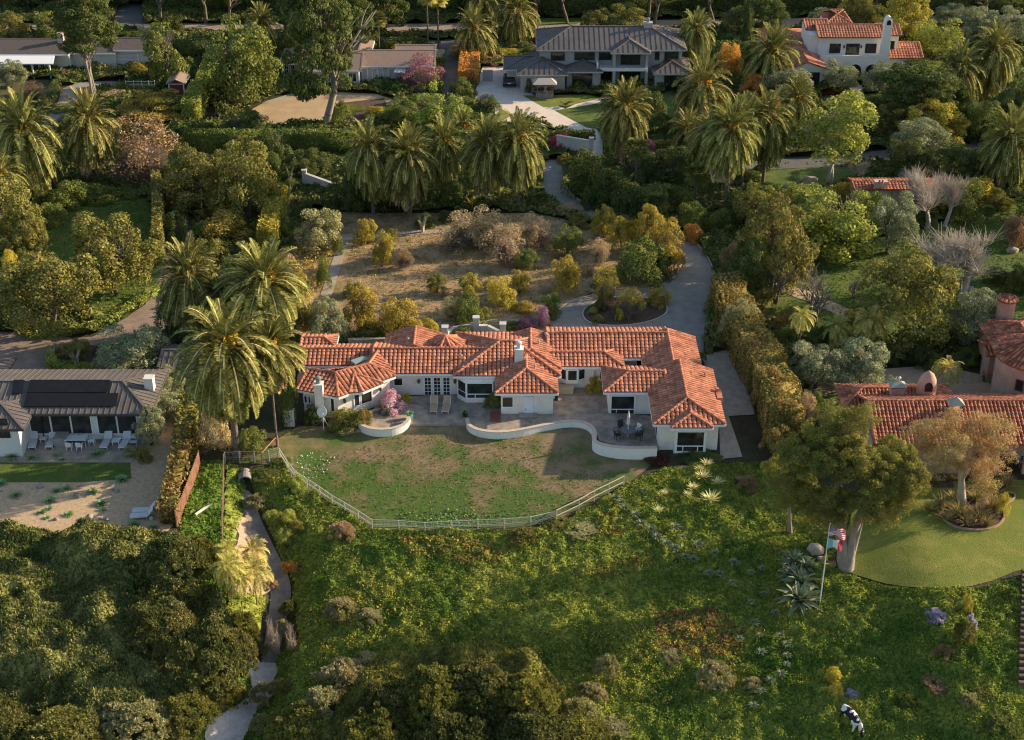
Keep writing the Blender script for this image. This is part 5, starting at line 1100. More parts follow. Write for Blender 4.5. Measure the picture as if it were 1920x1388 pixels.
# ground cover: a mass nobody could count, scattered leaf by leaf over the slope
def ground_cover(name, px, m, label, density=30, leaf=.16, hgt=.35, up=.5, seed=1, world=None, holes=(), nsc=1.3, base=0, elong=1.3, rough=.75):
    poly = world or [tuple(G(*q)[:2]) for q in px]; xs = [q[0] for q in poly]; ys = [q[1] for q in poly]; r = np.random.RandomState(seed)
    A = (max(xs)-min(xs))*(max(ys)-min(ys)); n = int(A*density); x = r.uniform(min(xs), max(xs), n); y = r.uniform(min(ys), max(ys), n); ok = inpoly(x, y, poly)
    for h_ in holes: ok &= ~inpoly(x, y, h_)
    x, y = x[ok], y[ok]; n = len(x); e = .06; hh = lambda a, b: H(a, b)+hgt*(vnoise(a*nsc, b*nsc, 3)**1.5+.45*vnoise(a*nsc*2.7, b*nsc*2.7, 5))
    z = hh(x, y); gx = (hh(x+e, y)-z)/e; gy = (hh(x, y+e)-z)/e; nn = nrm(np.stack([-gx+.28, -gy+.0, np.ones(n)], 1)); z = z+r.uniform(-.06,.09,n)*(leaf/.16)
    n2 = nrm(nn+r.normal(size=(n,3))*rough); t = nrm(np.cross(n2, r.normal(size=(n,3)))); t[:,2] += up; t = nrm(t); b = nrm(np.cross(n2, t)); s = leaf*r.uniform(.6,1.35,n)
    V, F = quads(np.stack([x,y,z],1), t, b, s*elong, s)
    if base:                                            # the tangled mass of stems and leaves below the top leaves
        gx_, gy_ = np.meshgrid(np.arange(min(xs), max(xs), base), np.arange(min(ys), max(ys), base)); c = np.stack([gx_[:-1,:-1], gy_[:-1,:-1]], -1).reshape(-1,2); ok = inpoly(c[:,0]+base/2, c[:,1]+base/2, poly)
        for h_ in holes: ok &= ~inpoly(c[:,0]+base/2, c[:,1]+base/2, h_)
        c = c[ok]; q = np.stack([c, c+[base,0], c+[base,base], c+[0,base]], 1).reshape(-1,2); zz = hh(q[:,0], q[:,1])-.07*(leaf/.16)
        F = np.concatenate([F, np.arange(len(q)).reshape(-1,4)+len(V)]); V = np.concatenate([V, np.column_stack([q, zz])])
    me = mesh_np(name, V, F, m); return tag(link(name, me), label, 'ground cover', None, 'stuff')
# ================================================================ labels: what it looks like + the landmark it stands by
LMK = [('the octagonal tile roof',836,652),('the tall white chimney',973,650),('the right wing bay window',1295,840),('the dining terrace',1185,820),('the turning circle bed',1175,590),
 ('the pale footpath',628,500),('the satellite dish',609,780),('the white boarded house',140,760),('the metal garage roof',330,665),('the brick forecourt',60,665),('the gravel yard',130,940),
 ('the rusty metal fence',358,915),('the concrete gully',500,1040),('the pale sand path',450,1320),('the lawn fence corner',690,990),('the fence end post',1170,910),('the flagpole',1540,1060),('the cow statue',1597,1350),
 ('the timber steps',1915,1140),('the flax bed',1815,960),('the villa chimney',1789,770),('the round tower',1900,700),('the beehive chimney',1734,720),('the stone cottage',1705,385),('the white boulder',1742,535),
 ('the dirt clearing',1358,330),('the drive gate',1040,330),('the white gate wall',1078,285),('the grey roofed house',1140,110),('the small red pavilion',1020,165),('the parked car',955,155),('the orange hedge',878,130),
 ('the shingled ranch house',700,130),('the red shed',333,165),('the tan round yard',540,210),('the dark clipped hedge',500,265),('the upper left lawn',180,440),('the low house',70,110),('the top driveway',240,35),
 ('the white villa arcade',1620,130),('the bell chimney',1657,60),('the shaded wall',600,355),('the dragon tree',793,415),('the sunlit drive bend',1310,500),('the upper right lawn',1850,450),('the top road',1000,52),
 ('the culvert pipe',458,908),('the side yard slab',1380,720),('the pink flowering shrub',735,750),('the canvas parasol',1176,800),('the olive grove path',1700,705),('the top right corner',1900,15),('the bottom edge',960,1380),
 ('the bottom left corner',10,1380),('the bottom right corner',1910,1380),('the far left edge',0,560),('the top left corner',10,10),('the right edge',1915,330),('the shaded road',1650,290)]
USED = set()
def rel(dx, dy):
    ax, ay = abs(dx), abs(dy)
    if ax < 14 and ay < 14: return 'right beside'
    h = 'left of' if dx < 0 else 'right of'; v = 'behind' if dy < 0 else 'in front of'
    if ax > 2.2*ay: return h
    if ay > 2.2*ax: return v
    return v+' and '+h
def LB(desc, px, py):
    c = sorted(LMK, key=lambda l: math.hypot(l[1]-px, (l[2]-py)*1.3)); 
    for l in c[:3]:
        s = '%s %s %s' % (desc, rel(px-l[1], py-l[2]), l[0])
        if s not in USED and len(s.split()) <= 16: USED.add(s); return s
    for a in c[:5]:
        for b in c[:7]:
            if a is b: continue
            s = '%s %s %s, %s %s' % (desc, rel(px-a[1], py-a[2]).split(' and ')[0], a[0], rel(px-b[1], py-b[2]).split(' and ')[0], b[0])
            if s not in USED and len(s.split()) <= 16: USED.add(s); return s
    for w_ in ('nearer', 'farther', 'smaller', 'paler', 'middle', 'outermost', 'other'):
        s = w_+' '+desc+' '+rel(px-c[0][1], py-c[0][2])+' '+c[0][0]
        if s not in USED: USED.add(s); return ' '.join(s.split()[:16])
    return desc+' among the others by '+c[0][0]
def T(px, base, top, w_, fam, m, desc, **k):
    if 570 < px < 1290 and 370 < top < 640: w_ *= .8; top += (base-top)*.12
    return tree(px, base, top, w_, fam, m, LB(desc, px, (base+top)/2), **k)
def SB(px, bot, top, w_, m, desc, **k): return shrub(px, bot, top, w_, m, LB(desc, px, (bot+top)/2), **k)
def PP(px, base, top, w_, desc='tall date palm', **k): return palm(px, base, top, w_, LB(desc, px, top+w_*.4), **k)
# ---------------------------------------------------------------- date palms
for a in ((65,365,180,136),(180,345,172,112),(15,410,283,95),(365,632,455,130),(700,402,228,108),(768,405,238,112),(836,372,222,92),(913,388,222,102),(972,392,212,104),
          (1168,318,152,104),(1313,255,103,118),(1441,170,48,106),(1300,135,20,74),(1360,402,188,112),(1327,352,205,92),(1390,352,178,92),(1430,345,170,100),(1486,265,148,78),(1290,300,208,80),
          (1850,190,45,98),(1790,205,85,92),(1882,345,200,122),(890,112,14,84),(968,80,-20,86),(905,60,-35,70),(495,115,8,72),(870,300,205,70)): PP(*a, vz=1.3)
PP(505,655,466,172,'broad leaning date palm'); PP(445,856,578,200,'massive foreground date palm', trunk=PT); PP(520,838,602,134,'slim date palm with low crown', trunk=PTT); PP(422,640,508,112,'shaded date palm', fruit=False)
YP = MATS['young_palm_leaf']
for a in ((430,1078,1012,58),(478,1075,1010,68),(435,1140,1040,66),(482,1135,1045,72),(455,1150,1065,60)): PP(*a, desc='low yellowish young palm', m=YP, fruit=False, young=True, name='young_palm', group='young palms by the gully', trunk=PTT)
for a in ((1493,700,572,52),(1562,655,588,66),(1622,668,575,66),(1640,672,590,50),(1770,738,668,58),(107,180,150,26)): PP(*a, desc='slender palm with few yellow fronds', m=YP, fruit=False, young=True, name='slender_palm', group='slender palms', trunk=PTT)
for px, base, top, w_, m in ((1190,362,258,56,None),(1303,388,305,58,None),(1160,385,330,62,None),(1245,395,345,56,None),(1228,420,360,52,None),(712,108,20,40,YP),(803,98,-30,52,YP),(822,90,-24,50,YP),(1760,400,360,26,None),(1015,388,360,34,None),(1850,420,385,30,None)):
    fanpalm(px, base, top, w_, LB('slim fan palm' if m is None else 'tall yellow fan palm', px, top+15), m=m)
# ---------------------------------------------------------------- trees: (px, base, top, width, crown, leaf, words)
def MT(lst, **k):
    for a in lst: T(*a[:3], a[3]*1.08, *a[4:], **k)
MT([(178,192,-25,104,'layer','dark','tall dark cypress on leaning bare trunks')], cb=.5, limbs='multi', bark=BARKG, tk=1.1)
MT([(606,240,-40,112,'layer','dark','huge dark cypress with thick grey trunk')], cb=.26, bark=BARKG, tk=1.75)
MT([(655,110,-20,90,'layer','dark','dark layered cypress'),(720,60,-60,80,'layer','dark','dark layered cypress'),(580,80,-60,90,'layer','dark','dark layered cypress'),(1715,235,125,120,'layer','dark','low dark spreading conifer'),(1760,215,150,80,'layer','dark','low dark spreading conifer')], cb=.1)
MT([(458,195,40,118,'loose','green','leafy broad tree'),(318,160,48,82,'loose','green','leafy broad tree'),(290,222,172,118,'oak','gold','round olive green tree'),(460,262,205,80,'loose','dark','dark bushy tree'),
 (375,400,285,130,'oak','oak','dense live oak'),(468,418,268,118,'oak','oak','dense live oak'),(425,380,280,70,'oak','oak','dense live oak'),(14,462,328,128,'oak','oak','dense live oak'),(215,548,400,150,'oak','oak','rounded live oak'),(102,618,472,178,'oak','oak','rounded live oak'),
 (1445,545,368,128,'oak','oak','tall live oak'),(1560,485,352,160,'loose','bright','light green sycamore'),(1690,645,475,165,'oak','oak','big olive brown oak'),(1215,470,372,72,'oak','gold','round golden green tree'),(1245,505,398,88,'oak','gold','round golden green tree'),(1165,470,402,62,'oak','gold','round golden green tree'),(1132,445,376,56,'oak','gold','round golden green tree'),
 (1060,548,472,68,'oak','gold','round golden tree with bare trunk'),(940,575,513,62,'loose','yellow','small lemon tree with yellow fruit'),(687,455,402,50,'loose','gold','small golden fruit tree'),(1175,70,10,90,'oak','oak','broad olive brown tree'),(1120,72,18,60,'oak','oak','broad olive brown tree'),
 (1690,80,-15,100,'oak','gold','large golden green tree'),(1610,55,-10,70,'oak','oak','broad olive brown tree'),(1760,110,38,90,'loose','bright','light green tree'),(1745,265,188,120,'oak','gold','golden green tree'),(1660,250,195,60,'oak','oak','golden brown tree'),
 (1900,240,140,90,'loose','green','leafy dark green tree'),(1840,265,190,60,'loose','green','leafy dark green tree'),(830,255,172,100,'loose','bright','light green rounded tree'),(760,235,190,60,'loose','green','green rounded tree'),(25,80,22,60,'oak','oak','small orchard tree'),(100,85,22,60,'loose','green','small green tree'),
 (1200,345,285,72,'loose','dark','dark glossy tree'),(1260,345,278,80,'loose','dark','dark glossy tree'),(1375,60,10,60,'loose','green','leafy tree'),(1430,60,-10,80,'oak','dark','dark leafy tree')], cb=.07)
MT([(1553,348,168,146,'loose','bright','spreading light green tree with white trunks')], cb=.38, limbs='multi', bark=BARKP, tk=.9)
MT([(250,705,608,128,'olive','olive','large round grey green olive tree'),(620,648,548,86,'olive','olive','grey green olive tree'),(1665,475,368,84,'olive','olive','grey green olive tree'),(1838,652,545,112,'olive','olive','grey green olive tree'),(1528,728,640,92,'olive','olive','silvery olive tree'),(1610,728,640,122,'olive','olive','silvery olive tree'),
 (1575,172,116,62,'olive','olive','small olive tree'),(1645,176,116,62,'olive','olive','small olive tree'),(1470,182,120,88,'olive','olive','rounded grey olive tree'),(1730,310,225,110,'olive','olive','grey olive tree'),(1545,60,15,70,'olive','olive','grey green tree'),(1830,80,15,90,'olive','olive','grey green tree'),(1900,85,18,70,'olive','olive','grey green tree'),(1780,60,5,80,'olive','olive','grey green tree'),
 (295,100,48,60,'olive','olive','grey green tree'),(322,745,685,54,'olive','olive','silver leaved tree'),(315,785,732,66,'olive','olive','silver leaved tree'),(284,835,762,54,'olive','olive','silver leaved tree'),(1385,645,560,66,'olive','grey','silvery bush tree'),(20,165,112,60,'olive','olive','small olive tree')], cb=.15, limbs='multi')
MT([(865,468,392,92,'wisp','tan','half bare fruit tree'),(912,462,378,100,'wisp','tan','half bare fruit tree'),(955,495,412,78,'wisp','tan','half bare fruit tree'),(1000,462,392,70,'wisp','tan','half bare fruit tree'),(278,338,222,136,'wisp','brown','large leafless brown tree'),(760,503,462,42,'wisp','brown','small bare shrub tree'),(790,165,105,76,'wisp','plum','plum tree in pink blossom'),(1125,500,440,40,'wisp','tan','thin bare fruit tree'),
 (1138,572,492,62,'wisp','gold','sparse fruit tree'),(1182,594,528,66,'wisp','gold','sparse fruit tree'),(845,602,548,50,'wisp','grey','sparse grey tree'),(722,490,425,46,'wisp','gold','tall sparse yellow tree'),(1500,480,440,70,'wisp','tan','bare twiggy tree'),(65,185,152,40,'wisp','brown','small bare shrub tree')], cb=.08, limbs='twiggy', bark=TWIG, tk=.95)
MT([(1065,478,418,68,'loose','green','round green fruit tree'),(718,500,430,44,'loose','gold','tall yellow green fruit tree'),(600,470,383,98,'loose','grey','pale flowering tree'),(675,622,528,76,'loose','gold','yellowish loquat tree'),(755,640,552,86,'loose','gold','yellow green garden tree'),(975,548,498,46,'loose','gold','thin yellow tree'),(820,548,508,42,'oak','oak','small round fruit tree'),(882,548,510,50,'loose','gold','small round fruit tree'),(985,502,462,52,'loose','green','small bushy fruit tree')], cb=.12, limbs='multi')
MT([(1775,545,425,140,None,None,'bare pollarded tree with pale trunk'),(1800,562,425,140,None,None,'bare pollarded tree with pale trunk'),(1738,428,308,92,None,None,'tall bare pollarded tree'),(1770,425,318,80,None,None,'tall bare pollarded tree'),(1610,345,300,42,None,None,'small bare pale shrub'),(1685,345,310,40,None,None,'small bare pale shrub')], limbs='pollard', bark=mat('bleached_bark',(.38,.33,.27),(.48,.42,.35),scale=2), tk=2.1)
MT([(1520,610,485,150,None,None,'gnarled leafless tree'),(1452,570,480,90,None,None,'gnarled leafless tree'),(1600,560,515,60,None,None,'gnarled leafless tree')], limbs='multi', bark=mat('dark_grey_bark',(.12,.10,.085),(.2,.17,.14)), tk=1.15)
MT([(520,1232,1070,72,None,None,'dry grey leafless shrub'),(545,1225,1130,60,None,None,'dry grey leafless shrub')], limbs='gnarled', cb=.02, bark=mat('dry_pink_twig',(.34,.27,.21),(.42,.35,.28)), tk=.5)
MT([(1990,420,300,150,'oak','oak','broad tree just outside the right edge'),(2010,520,380,150,'oak','dark','broad tree just outside the right edge'),(2010,640,480,140,'oak','oak','broad tree just outside the right edge')], cb=.1)
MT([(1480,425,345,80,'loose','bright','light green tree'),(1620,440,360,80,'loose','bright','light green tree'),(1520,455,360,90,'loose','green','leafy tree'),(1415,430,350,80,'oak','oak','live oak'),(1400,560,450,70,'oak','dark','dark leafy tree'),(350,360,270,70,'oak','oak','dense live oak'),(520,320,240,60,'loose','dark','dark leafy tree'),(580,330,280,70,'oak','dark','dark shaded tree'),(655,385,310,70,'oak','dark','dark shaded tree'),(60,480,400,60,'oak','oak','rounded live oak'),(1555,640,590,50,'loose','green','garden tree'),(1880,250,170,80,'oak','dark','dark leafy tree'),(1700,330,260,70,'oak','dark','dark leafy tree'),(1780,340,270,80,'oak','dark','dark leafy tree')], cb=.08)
MT([(1403,75,15,17,'column','dark','narrow dark column cypress'),(1397,105,15,16,'column','dark','narrow dark column cypress'),(1518,80,28,12,'column','dark','narrow dark column cypress')], cb=.02)
MT([(1068,398,378,60,'umbrella','tan','small flat topped tree with pink trunk'),],cb=.5, limbs='multi', bark=BARKP)
# dark wall of trees along the top
rt = random.Random(8)
for i in range(46):
    px = -30+i*43+rt.uniform(-10,10); base = rt.uniform(2, 26) if i % 2 else rt.uniform(-18, 4)
    if 195 < px < 285 and base > 5: base = 2
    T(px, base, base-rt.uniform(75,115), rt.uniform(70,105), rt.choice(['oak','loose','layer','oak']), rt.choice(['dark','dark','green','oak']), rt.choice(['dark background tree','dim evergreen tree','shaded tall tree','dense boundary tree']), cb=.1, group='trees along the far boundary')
for px in (130,155,300,385,430,1003,1065,1215,1225,1340,1850): T(px, 45, -70, 60, 'layer', 'dark', 'tall dark pine trunk', cb=.6, tk=1.6, group='tall pines by the top road')
# ---------------------------------------------------------------- shrubs: (px, bottom, top, width, leaf, words)
def MS(lst, **k):
    for a in lst: SB(*a, **k)
MS([(1092,378,282,76,'dark','dense dark green bush'),(1135,395,318,70,'dark','dense dark green bush'),(1180,412,340,70,'dark','dark mixed bush'),(1225,415,345,60,'green','mid green bush'),(1270,400,350,70,'green','mid green bush'),(1060,310,288,30,'gold','small yellowish bush'),(1110,395,350,50,'dark','dense dark bush'),(1300,440,380,60,'green','green bush'),
 (1335,395,382,44,'dark','low dark bush'),(1355,445,395,56,'green','green bush'),(1395,420,360,70,'green','leafy green bush'),(1440,390,345,70,'green','leafy green bush'),(1590,400,345,70,'gold','clipped golden green bush'),(1638,408,350,44,'yellow','clipped yellow green bush'),(1500,400,352,60,'bright','light green bush'),(1860,395,352,46,'oak','brownish green bush'),
 (1800,420,340,70,'green','leafy bush'),(1900,470,405,50,'brown','brown leaved bush'),(1372,520,455,50,'brown','dark reddish brown bush'),(1365,560,500,60,'green','dark green bush'),(1370,610,540,70,'oak','olive green bush'),(1300,458,420,44,'orange','orange brown bush'),(1205,545,448,96,'green','dense green citrus bush'),(1240,530,470,60,'dark','dark green bush'),
 (880,615,550,54,'green','leafy green shrub'),(742,630,585,60,'brown','purplish brown shrub'),(800,640,598,44,'gold','yellow green shrub'),(1235,580,542,46,'gold','golden leaved shrub'),(1125,588,562,26,'dark','small dark shrub'),(1110,592,575,20,'bright','tiny bright green shrub'),
 (1162,604,580,20,'gold','small golden shrub'),(1030,600,552,42,'green','loose green shrub'),(960,620,600,34,'green','low green shrub'),(865,635,610,34,'green','low green shrub'),(560,470,430,40,'green','green shrub'),(540,520,470,46,'tan','dry tan shrub'),(560,560,505,50,'gold','yellow flowering shrub'),(610,545,480,30,'green','low green border shrub'),(635,480,440,22,'green','low green border shrub'),
 (430,470,400,110,'gold','light green spreading bush'),(400,510,450,70,'oak','olive green bush'),(380,470,420,60,'green','green bush'),(330,470,400,50,'dark','dark bush'),(320,640,560,50,'dark','dark bush'),(340,660,600,90,'dark','dark glossy bush'),(560,700,650,70,'dark','dark bush'),(470,700,640,60,'dark','dark bush'),
 (60,330,285,80,'dark','dark bush'),(130,400,340,80,'green','green bush'),(95,430,380,60,'green','green bush'),(190,385,345,90,'green','green bush'),(245,375,352,60,'green','low green border plants'),(310,350,300,50,'dark','dark bush'),(45,500,465,30,'green','low green shrub'),(25,520,470,40,'yellow','golden fern tree'),(80,470,440,40,'green','low green shrub'),
 (150,680,636,44,'oak','small twisted garden tree'),(115,672,645,46,'grey','grey succulent shrub'),(200,670,645,40,'dark','dark shrub'),(365,792,735,60,'dark','dark green bush'),(340,740,690,50,'dark','dark green bush'),(402,852,742,60,'tan','dry grey tan shrub'),(470,860,800,60,'green','leafy green bush'),(452,790,745,40,'dark','dark bush'),(540,800,700,40,'dark','dark bush'),
 (250,860,835,36,'grey','small grey shrub'),(270,872,838,30,'oak','small olive shrub'),(915,215,178,46,'dark','round dark green bush'),(870,185,148,50,'green','dense green bush'),(860,110,85,40,'brown','reddish brown bush'),(920,125,100,50,'brown','reddish brown bush'),(950,110,92,50,'gold','yellowish garden bush'),(1000,105,85,40,'green','small green bush'),
 (1370,150,85,48,'orange','orange leaved bush'),(1410,190,140,52,'orange','orange leaved bush'),(1395,130,80,40,'green','green bush'),(1440,240,185,60,'orange','orange brown bush'),(1230,160,142,30,'bright','light green bush'),(1262,165,146,36,'green','green hedge bush'),(1200,165,155,60,'green','low green hedge bush'),(1115,172,160,50,'bright','low yellow green bush'),
 (1170,200,162,60,'dark','dark green bush'),(1210,235,170,70,'dark','dark green bush'),(1240,260,210,60,'dark','dark green bush'),(1250,300,262,60,'green','green bush'),(1580,200,180,60,'grey','grey low bush'),(1510,200,165,50,'green','green bush'),(1640,215,180,60,'dark','dark bush'),(1700,140,100,60,'green','green bush'),(1540,168,150,26,'yellow','small yellow potted bush'),
 (1680,178,165,30,'red','low red flowering bush'),(1560,180,172,30,'red','low red flowering bush'),(1750,175,120,80,'bright','light green bush'),(1800,230,180,70,'dark','dark bush'),(1870,310,260,60,'dark','dark bush'),(1820,350,300,60,'dark','dark bush'),(1660,340,315,50,'green','green bush'),(1900,290,240,60,'green','green bush'),
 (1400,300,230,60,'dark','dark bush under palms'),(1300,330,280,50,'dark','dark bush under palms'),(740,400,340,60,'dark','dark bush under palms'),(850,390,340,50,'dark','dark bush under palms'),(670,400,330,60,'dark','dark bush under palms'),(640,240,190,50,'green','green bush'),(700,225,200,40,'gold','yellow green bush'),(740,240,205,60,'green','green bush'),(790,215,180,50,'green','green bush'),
 (640,170,160,60,'orange','low reddish garden plants'),(590,170,158,30,'green','low green bush'),(760,180,162,60,'brown','low brown garden plants'),(800,185,160,40,'dark','dark bush'),(650,218,205,70,'green','low green border plants'),(720,216,200,40,'bright','bright green arch bush'),(545,105,70,40,'dark','dark bush'),(560,300,282,60,'grey','low grey shrub'),
 (515,345,285,36,'green','leafy bush'),(445,330,292,40,'green','leafy bush'),(760,125,85,70,'gold','yellow green bush'),(420,190,140,40,'dark','dark bush'),(385,260,230,40,'dark','dark bush'),(215,195,170,50,'tan','pale dry shrub'),(120,215,195,40,'green','low green shrub'),(258,150,118,40,'gold','round citrus bush'),(245,85,60,60,'dark','dark bush'),(190,100,40,50,'dark','dark bush'),(320,65,20,50,'dark','dark bush'),
 (1740,700,660,50,'green','leafy bush'),(1580,690,650,50,'green','leafy bush'),(1530,660,610,40,'green','leafy bush'),(1480,640,600,40,'green','leafy bush'),(1460,720,660,40,'green','leafy bush'),(1500,735,700,40,'green','green flowering bush'),(1550,700,660,30,'grey','grey low bush'),(1665,690,655,40,'dark','dark bush'),(1820,690,650,60,'green','leafy bush'),(1860,720,690,40,'dark','dark bush'),
 (1525,790,735,56,'green','rounded green bush'),(1505,820,740,40,'tan','dry leafless bush'),(1480,640,575,50,'bottle','reddish green bush'),(1870,540,505,50,'dark','dark spiky bush')])
MS([(985,624,594,42,'plum','deep magenta flowering shrub'),(1017,616,575,30,'pink','pale pink flowering shrub'),(1047,288,254,48,'magenta','vivid magenta bougainvillea'),(1095,266,258,26,'magenta','low pink flowering shrub'),(1230,577,566,24,'pink','low pink flowers'),(1302,400,384,44,'red','red flowering shrub'),(1015,82,60,32,'red','red leaved shrub'),(1050,76,58,36,'red','red leaved shrub'),(1215,300,262,40,'plum','dim red flowering shrub'),(120,150,132,20,'plum','small pink flowering shrub')])
MS([(737,780,733,50,'pink','rounded pink flowering shrub'),(762,762,738,26,'gold','green shrub'),(647,816,770,70,'oak','wide green shrub'),(683,808,768,34,'bottle','golden brown shrub'),(588,802,762,32,'dark','dark round shrub'),(923,772,738,36,'green','round shrub in corner bed'),(1115,742,708,34,'gold','round courtyard shrub'),(722,782,758,30,'dark','dark green shrub'),
 (1228,872,852,50,'maroon','dark purple leaved shrub'),(1300,872,858,70,'dark','low dark green plants'),(1008,810,795,22,'gold','tiny yellow bush'),(1342,866,852,30,'green','low green plants')], group='shrubs around the tiled house')
# chaparral and scrub on the bluff
big = dict(fam='spray', name='large_shrub', group='large shrubs on the bluff')
MS([(330,1140,1000,150,'chap','wide dark olive shrub'),(390,1330,1160,150,'chap','wide dark olive shrub'),(440,1290,1170,100,'chap','dark olive shrub'),(300,1250,1120,150,'chap','wide dark olive shrub'),(120,1470,1330,200,'oak','wide green shrub'),(-20,1450,1300,160,'chap','wide dark olive shrub'),(250,1430,1310,150,'grey','grey green shrub'),(345,1400,1290,130,'oak','olive green shrub'),(410,1350,1265,80,'oak','olive green shrub'),
 (570,1440,1320,150,'gum','broad olive shrub'),(1060,1450,1330,170,'gum','broad olive shrub'),(380,1090,1000,70,'oak','bushy olive shrub'),(455,1230,1140,70,'oak','bushy olive shrub')], **big)
MS([(640,1330,1235,110,'grey','silvery grey scrub'),(690,1290,1228,90,'grey','silvery grey scrub'),(610,1380,1290,90,'grey','silvery grey scrub'),(1138,1280,1225,48,'grey','silvery grey scrub'),(1105,1330,1280,60,'grey','silvery grey scrub'),(1085,1385,1310,80,'grey','silvery grey scrub'),(1260,1245,1215,50,'grey','silvery grey scrub'),(1340,1300,1240,70,'grey','silvery grey scrub'),(1140,1400,1350,80,'grey','silvery grey scrub'),(1410,1300,1270,40,'grey','silvery grey scrub'),
 (1755,1170,1140,44,'lilac','lilac flowering scrub'),(1805,1220,1160,44,'oak','brown green scrub'),(1770,1245,1210,40,'brown','brown dry scrub'),(1815,1205,1150,26,'lilac','lilac flowering scrub'),(1595,1310,1290,30,'lilac','lilac flowering scrub'),(1760,1300,1270,60,'brown','brown dry scrub'),(1850,1320,1290,50,'oak','brown green scrub'),(1880,1385,1340,70,'green','dark green scrub'),
 (1395,925,890,50,'brown','brown dry scrub'),(1085,1010,975,70,'grey','grey dry scrub'),(985,1030,990,60,'oak','brown green scrub'),(1045,1000,980,60,'oak','brown green scrub'),(640,1020,975,50,'tan','dry branching scrub'),(480,960,925,44,'grey','grey dry scrub'),(500,1330,1280,60,'grey','grey dry scrub'),(640,1170,1120,60,'grey','grey dry scrub'),(690,1180,1140,50,'grey','grey dry scrub'),
 (1895,1130,1100,30,'green','dark green scrub'),(1820,1330,1300,40,'grey','grey dry scrub'),(1700,1330,1300,40,'green','dark green scrub')], fam='spraysmall', group='scrub on the bluff')
MS([(553,930,895,40,'bright','pale green succulent bush'),(510,985,955,36,'bright','pale green succulent bush'),(540,985,955,30,'bright','pale green succulent bush'),(532,1020,990,36,'bright','pale green succulent bush'),(560,1000,975,30,'oak','olive succulent bush'),(545,1075,1050,36,'orange','orange succulent clump'),(1562,1282,1250,30,'yellow','bright yellow green shrub'),(1570,1310,1280,30,'yellow','bright yellow green shrub'),(1812,1150,1115,24,'gold','small yellowish shrub'),(1880,970,925,28,'yellow','yellow green shrub in flax bed'),(500,905,885,60,'green','leafy ground bush'),(530,880,858,40,'green','leafy ground bush')])
# ---------------------------------------------------------------- hedges
def HG(pts, w_, h, m, desc, **k): c = pts[len(pts)//2]; return hedge(pts, w_, h, m, LB(desc, c[0], c[1]-10), **k)
HG([(352,284),(500,286),(700,284)], 1.8, 2.9, 'green', 'long dark clipped hedge'); HG([(360,232),(378,190)], 2.4, 3.2, 'bright', 'tall clipped light green hedge'); HG([(382,190),(398,148)], 2.4, 2.8, 'bright', 'stepped light green hedge'); HG([(400,146),(408,112)], 2.6, 2.4, 'bright', 'upper light green hedge')
HG([(330,112),(400,110)], 1.6, 3.0, 'dark', 'dark clipped hedge'); HG([(878,160),(882,112)], 2.8, 2.3, 'orange', 'clipped orange hedge'); HG([(300,500),(302,440),(298,378)], 1.0, 4.0, 'oak', 'tall narrow hedge')
HG([(502,478),(512,440),(526,395)], 2.0, 3.2, 'gold', 'tall light hedge'); HG([(55,634),(125,628),(175,618),(235,588),(300,545)], .9, .7, 'bright', 'low clipped edging hedge', density=60, leaf=.14); HG([(-30,614),(25,612)], 1.2, .7, 'bright', 'low clipped edging hedge', density=60, leaf=.14)
HG([(95,672),(100,690),(150,697),(200,694),(240,690)], .9, .8, 'bright', 'curved low hedge around a bed', density=60, leaf=.14)
HG([(358,770),(352,830)], 1.7, 2.0, 'oak', 'olive green hedge behind the rusty fence', wob=.12); HG([(350,832),(338,900),(318,982)], 1.5, 1.9, 'bottle', 'golden hedge along the rusty fence', wob=.12)
HG([(1358,570),(1385,640),(1425,710),(1452,770),(1470,830)], 3.2, 3.6, 'bottle', 'tall bottlebrush hedge along the side yard', wob=.2, density=60, leaf=.17); HG([(1380,645),(1420,715),(1450,780)], 1.8, 2.6, 'bottle', 'inner bottlebrush hedge', core=False, density=40)
HG([(1755,395),(1845,372)], 2.0, 2.6, 'gold', 'clipped hedge'); HG([(300,18),(520,22),(800,20)], 2, 3.2, 'dark', 'tall dark boundary hedge'); HG([(900,30),(1300,26),(1700,20),(1960,18)], 2, 3.2, 'dark', 'long dark boundary hedge'); HG([(640,100),(800,98)], 1.6, 2.2, 'dark', 'dark clipped hedge')
HG([(-30,84),(120,86)], 1.5, 2.0, 'dark', 'low dark hedge'); HG([(740,172),(830,168)], 1.2, 1.0, 'bright', 'low clipped garden hedge'); HG([(1125,166),(1260,160)], 1.4, .9, 'bright', 'low clipped front hedge'); HG([(1045,262),(1112,260)], 1.2, 1.1, 'dark', 'low hedge on the gate wall'); HG([(810,120),(812,185)], 1.0, 1.4, 'bright', 'clipped hedge by the lane')
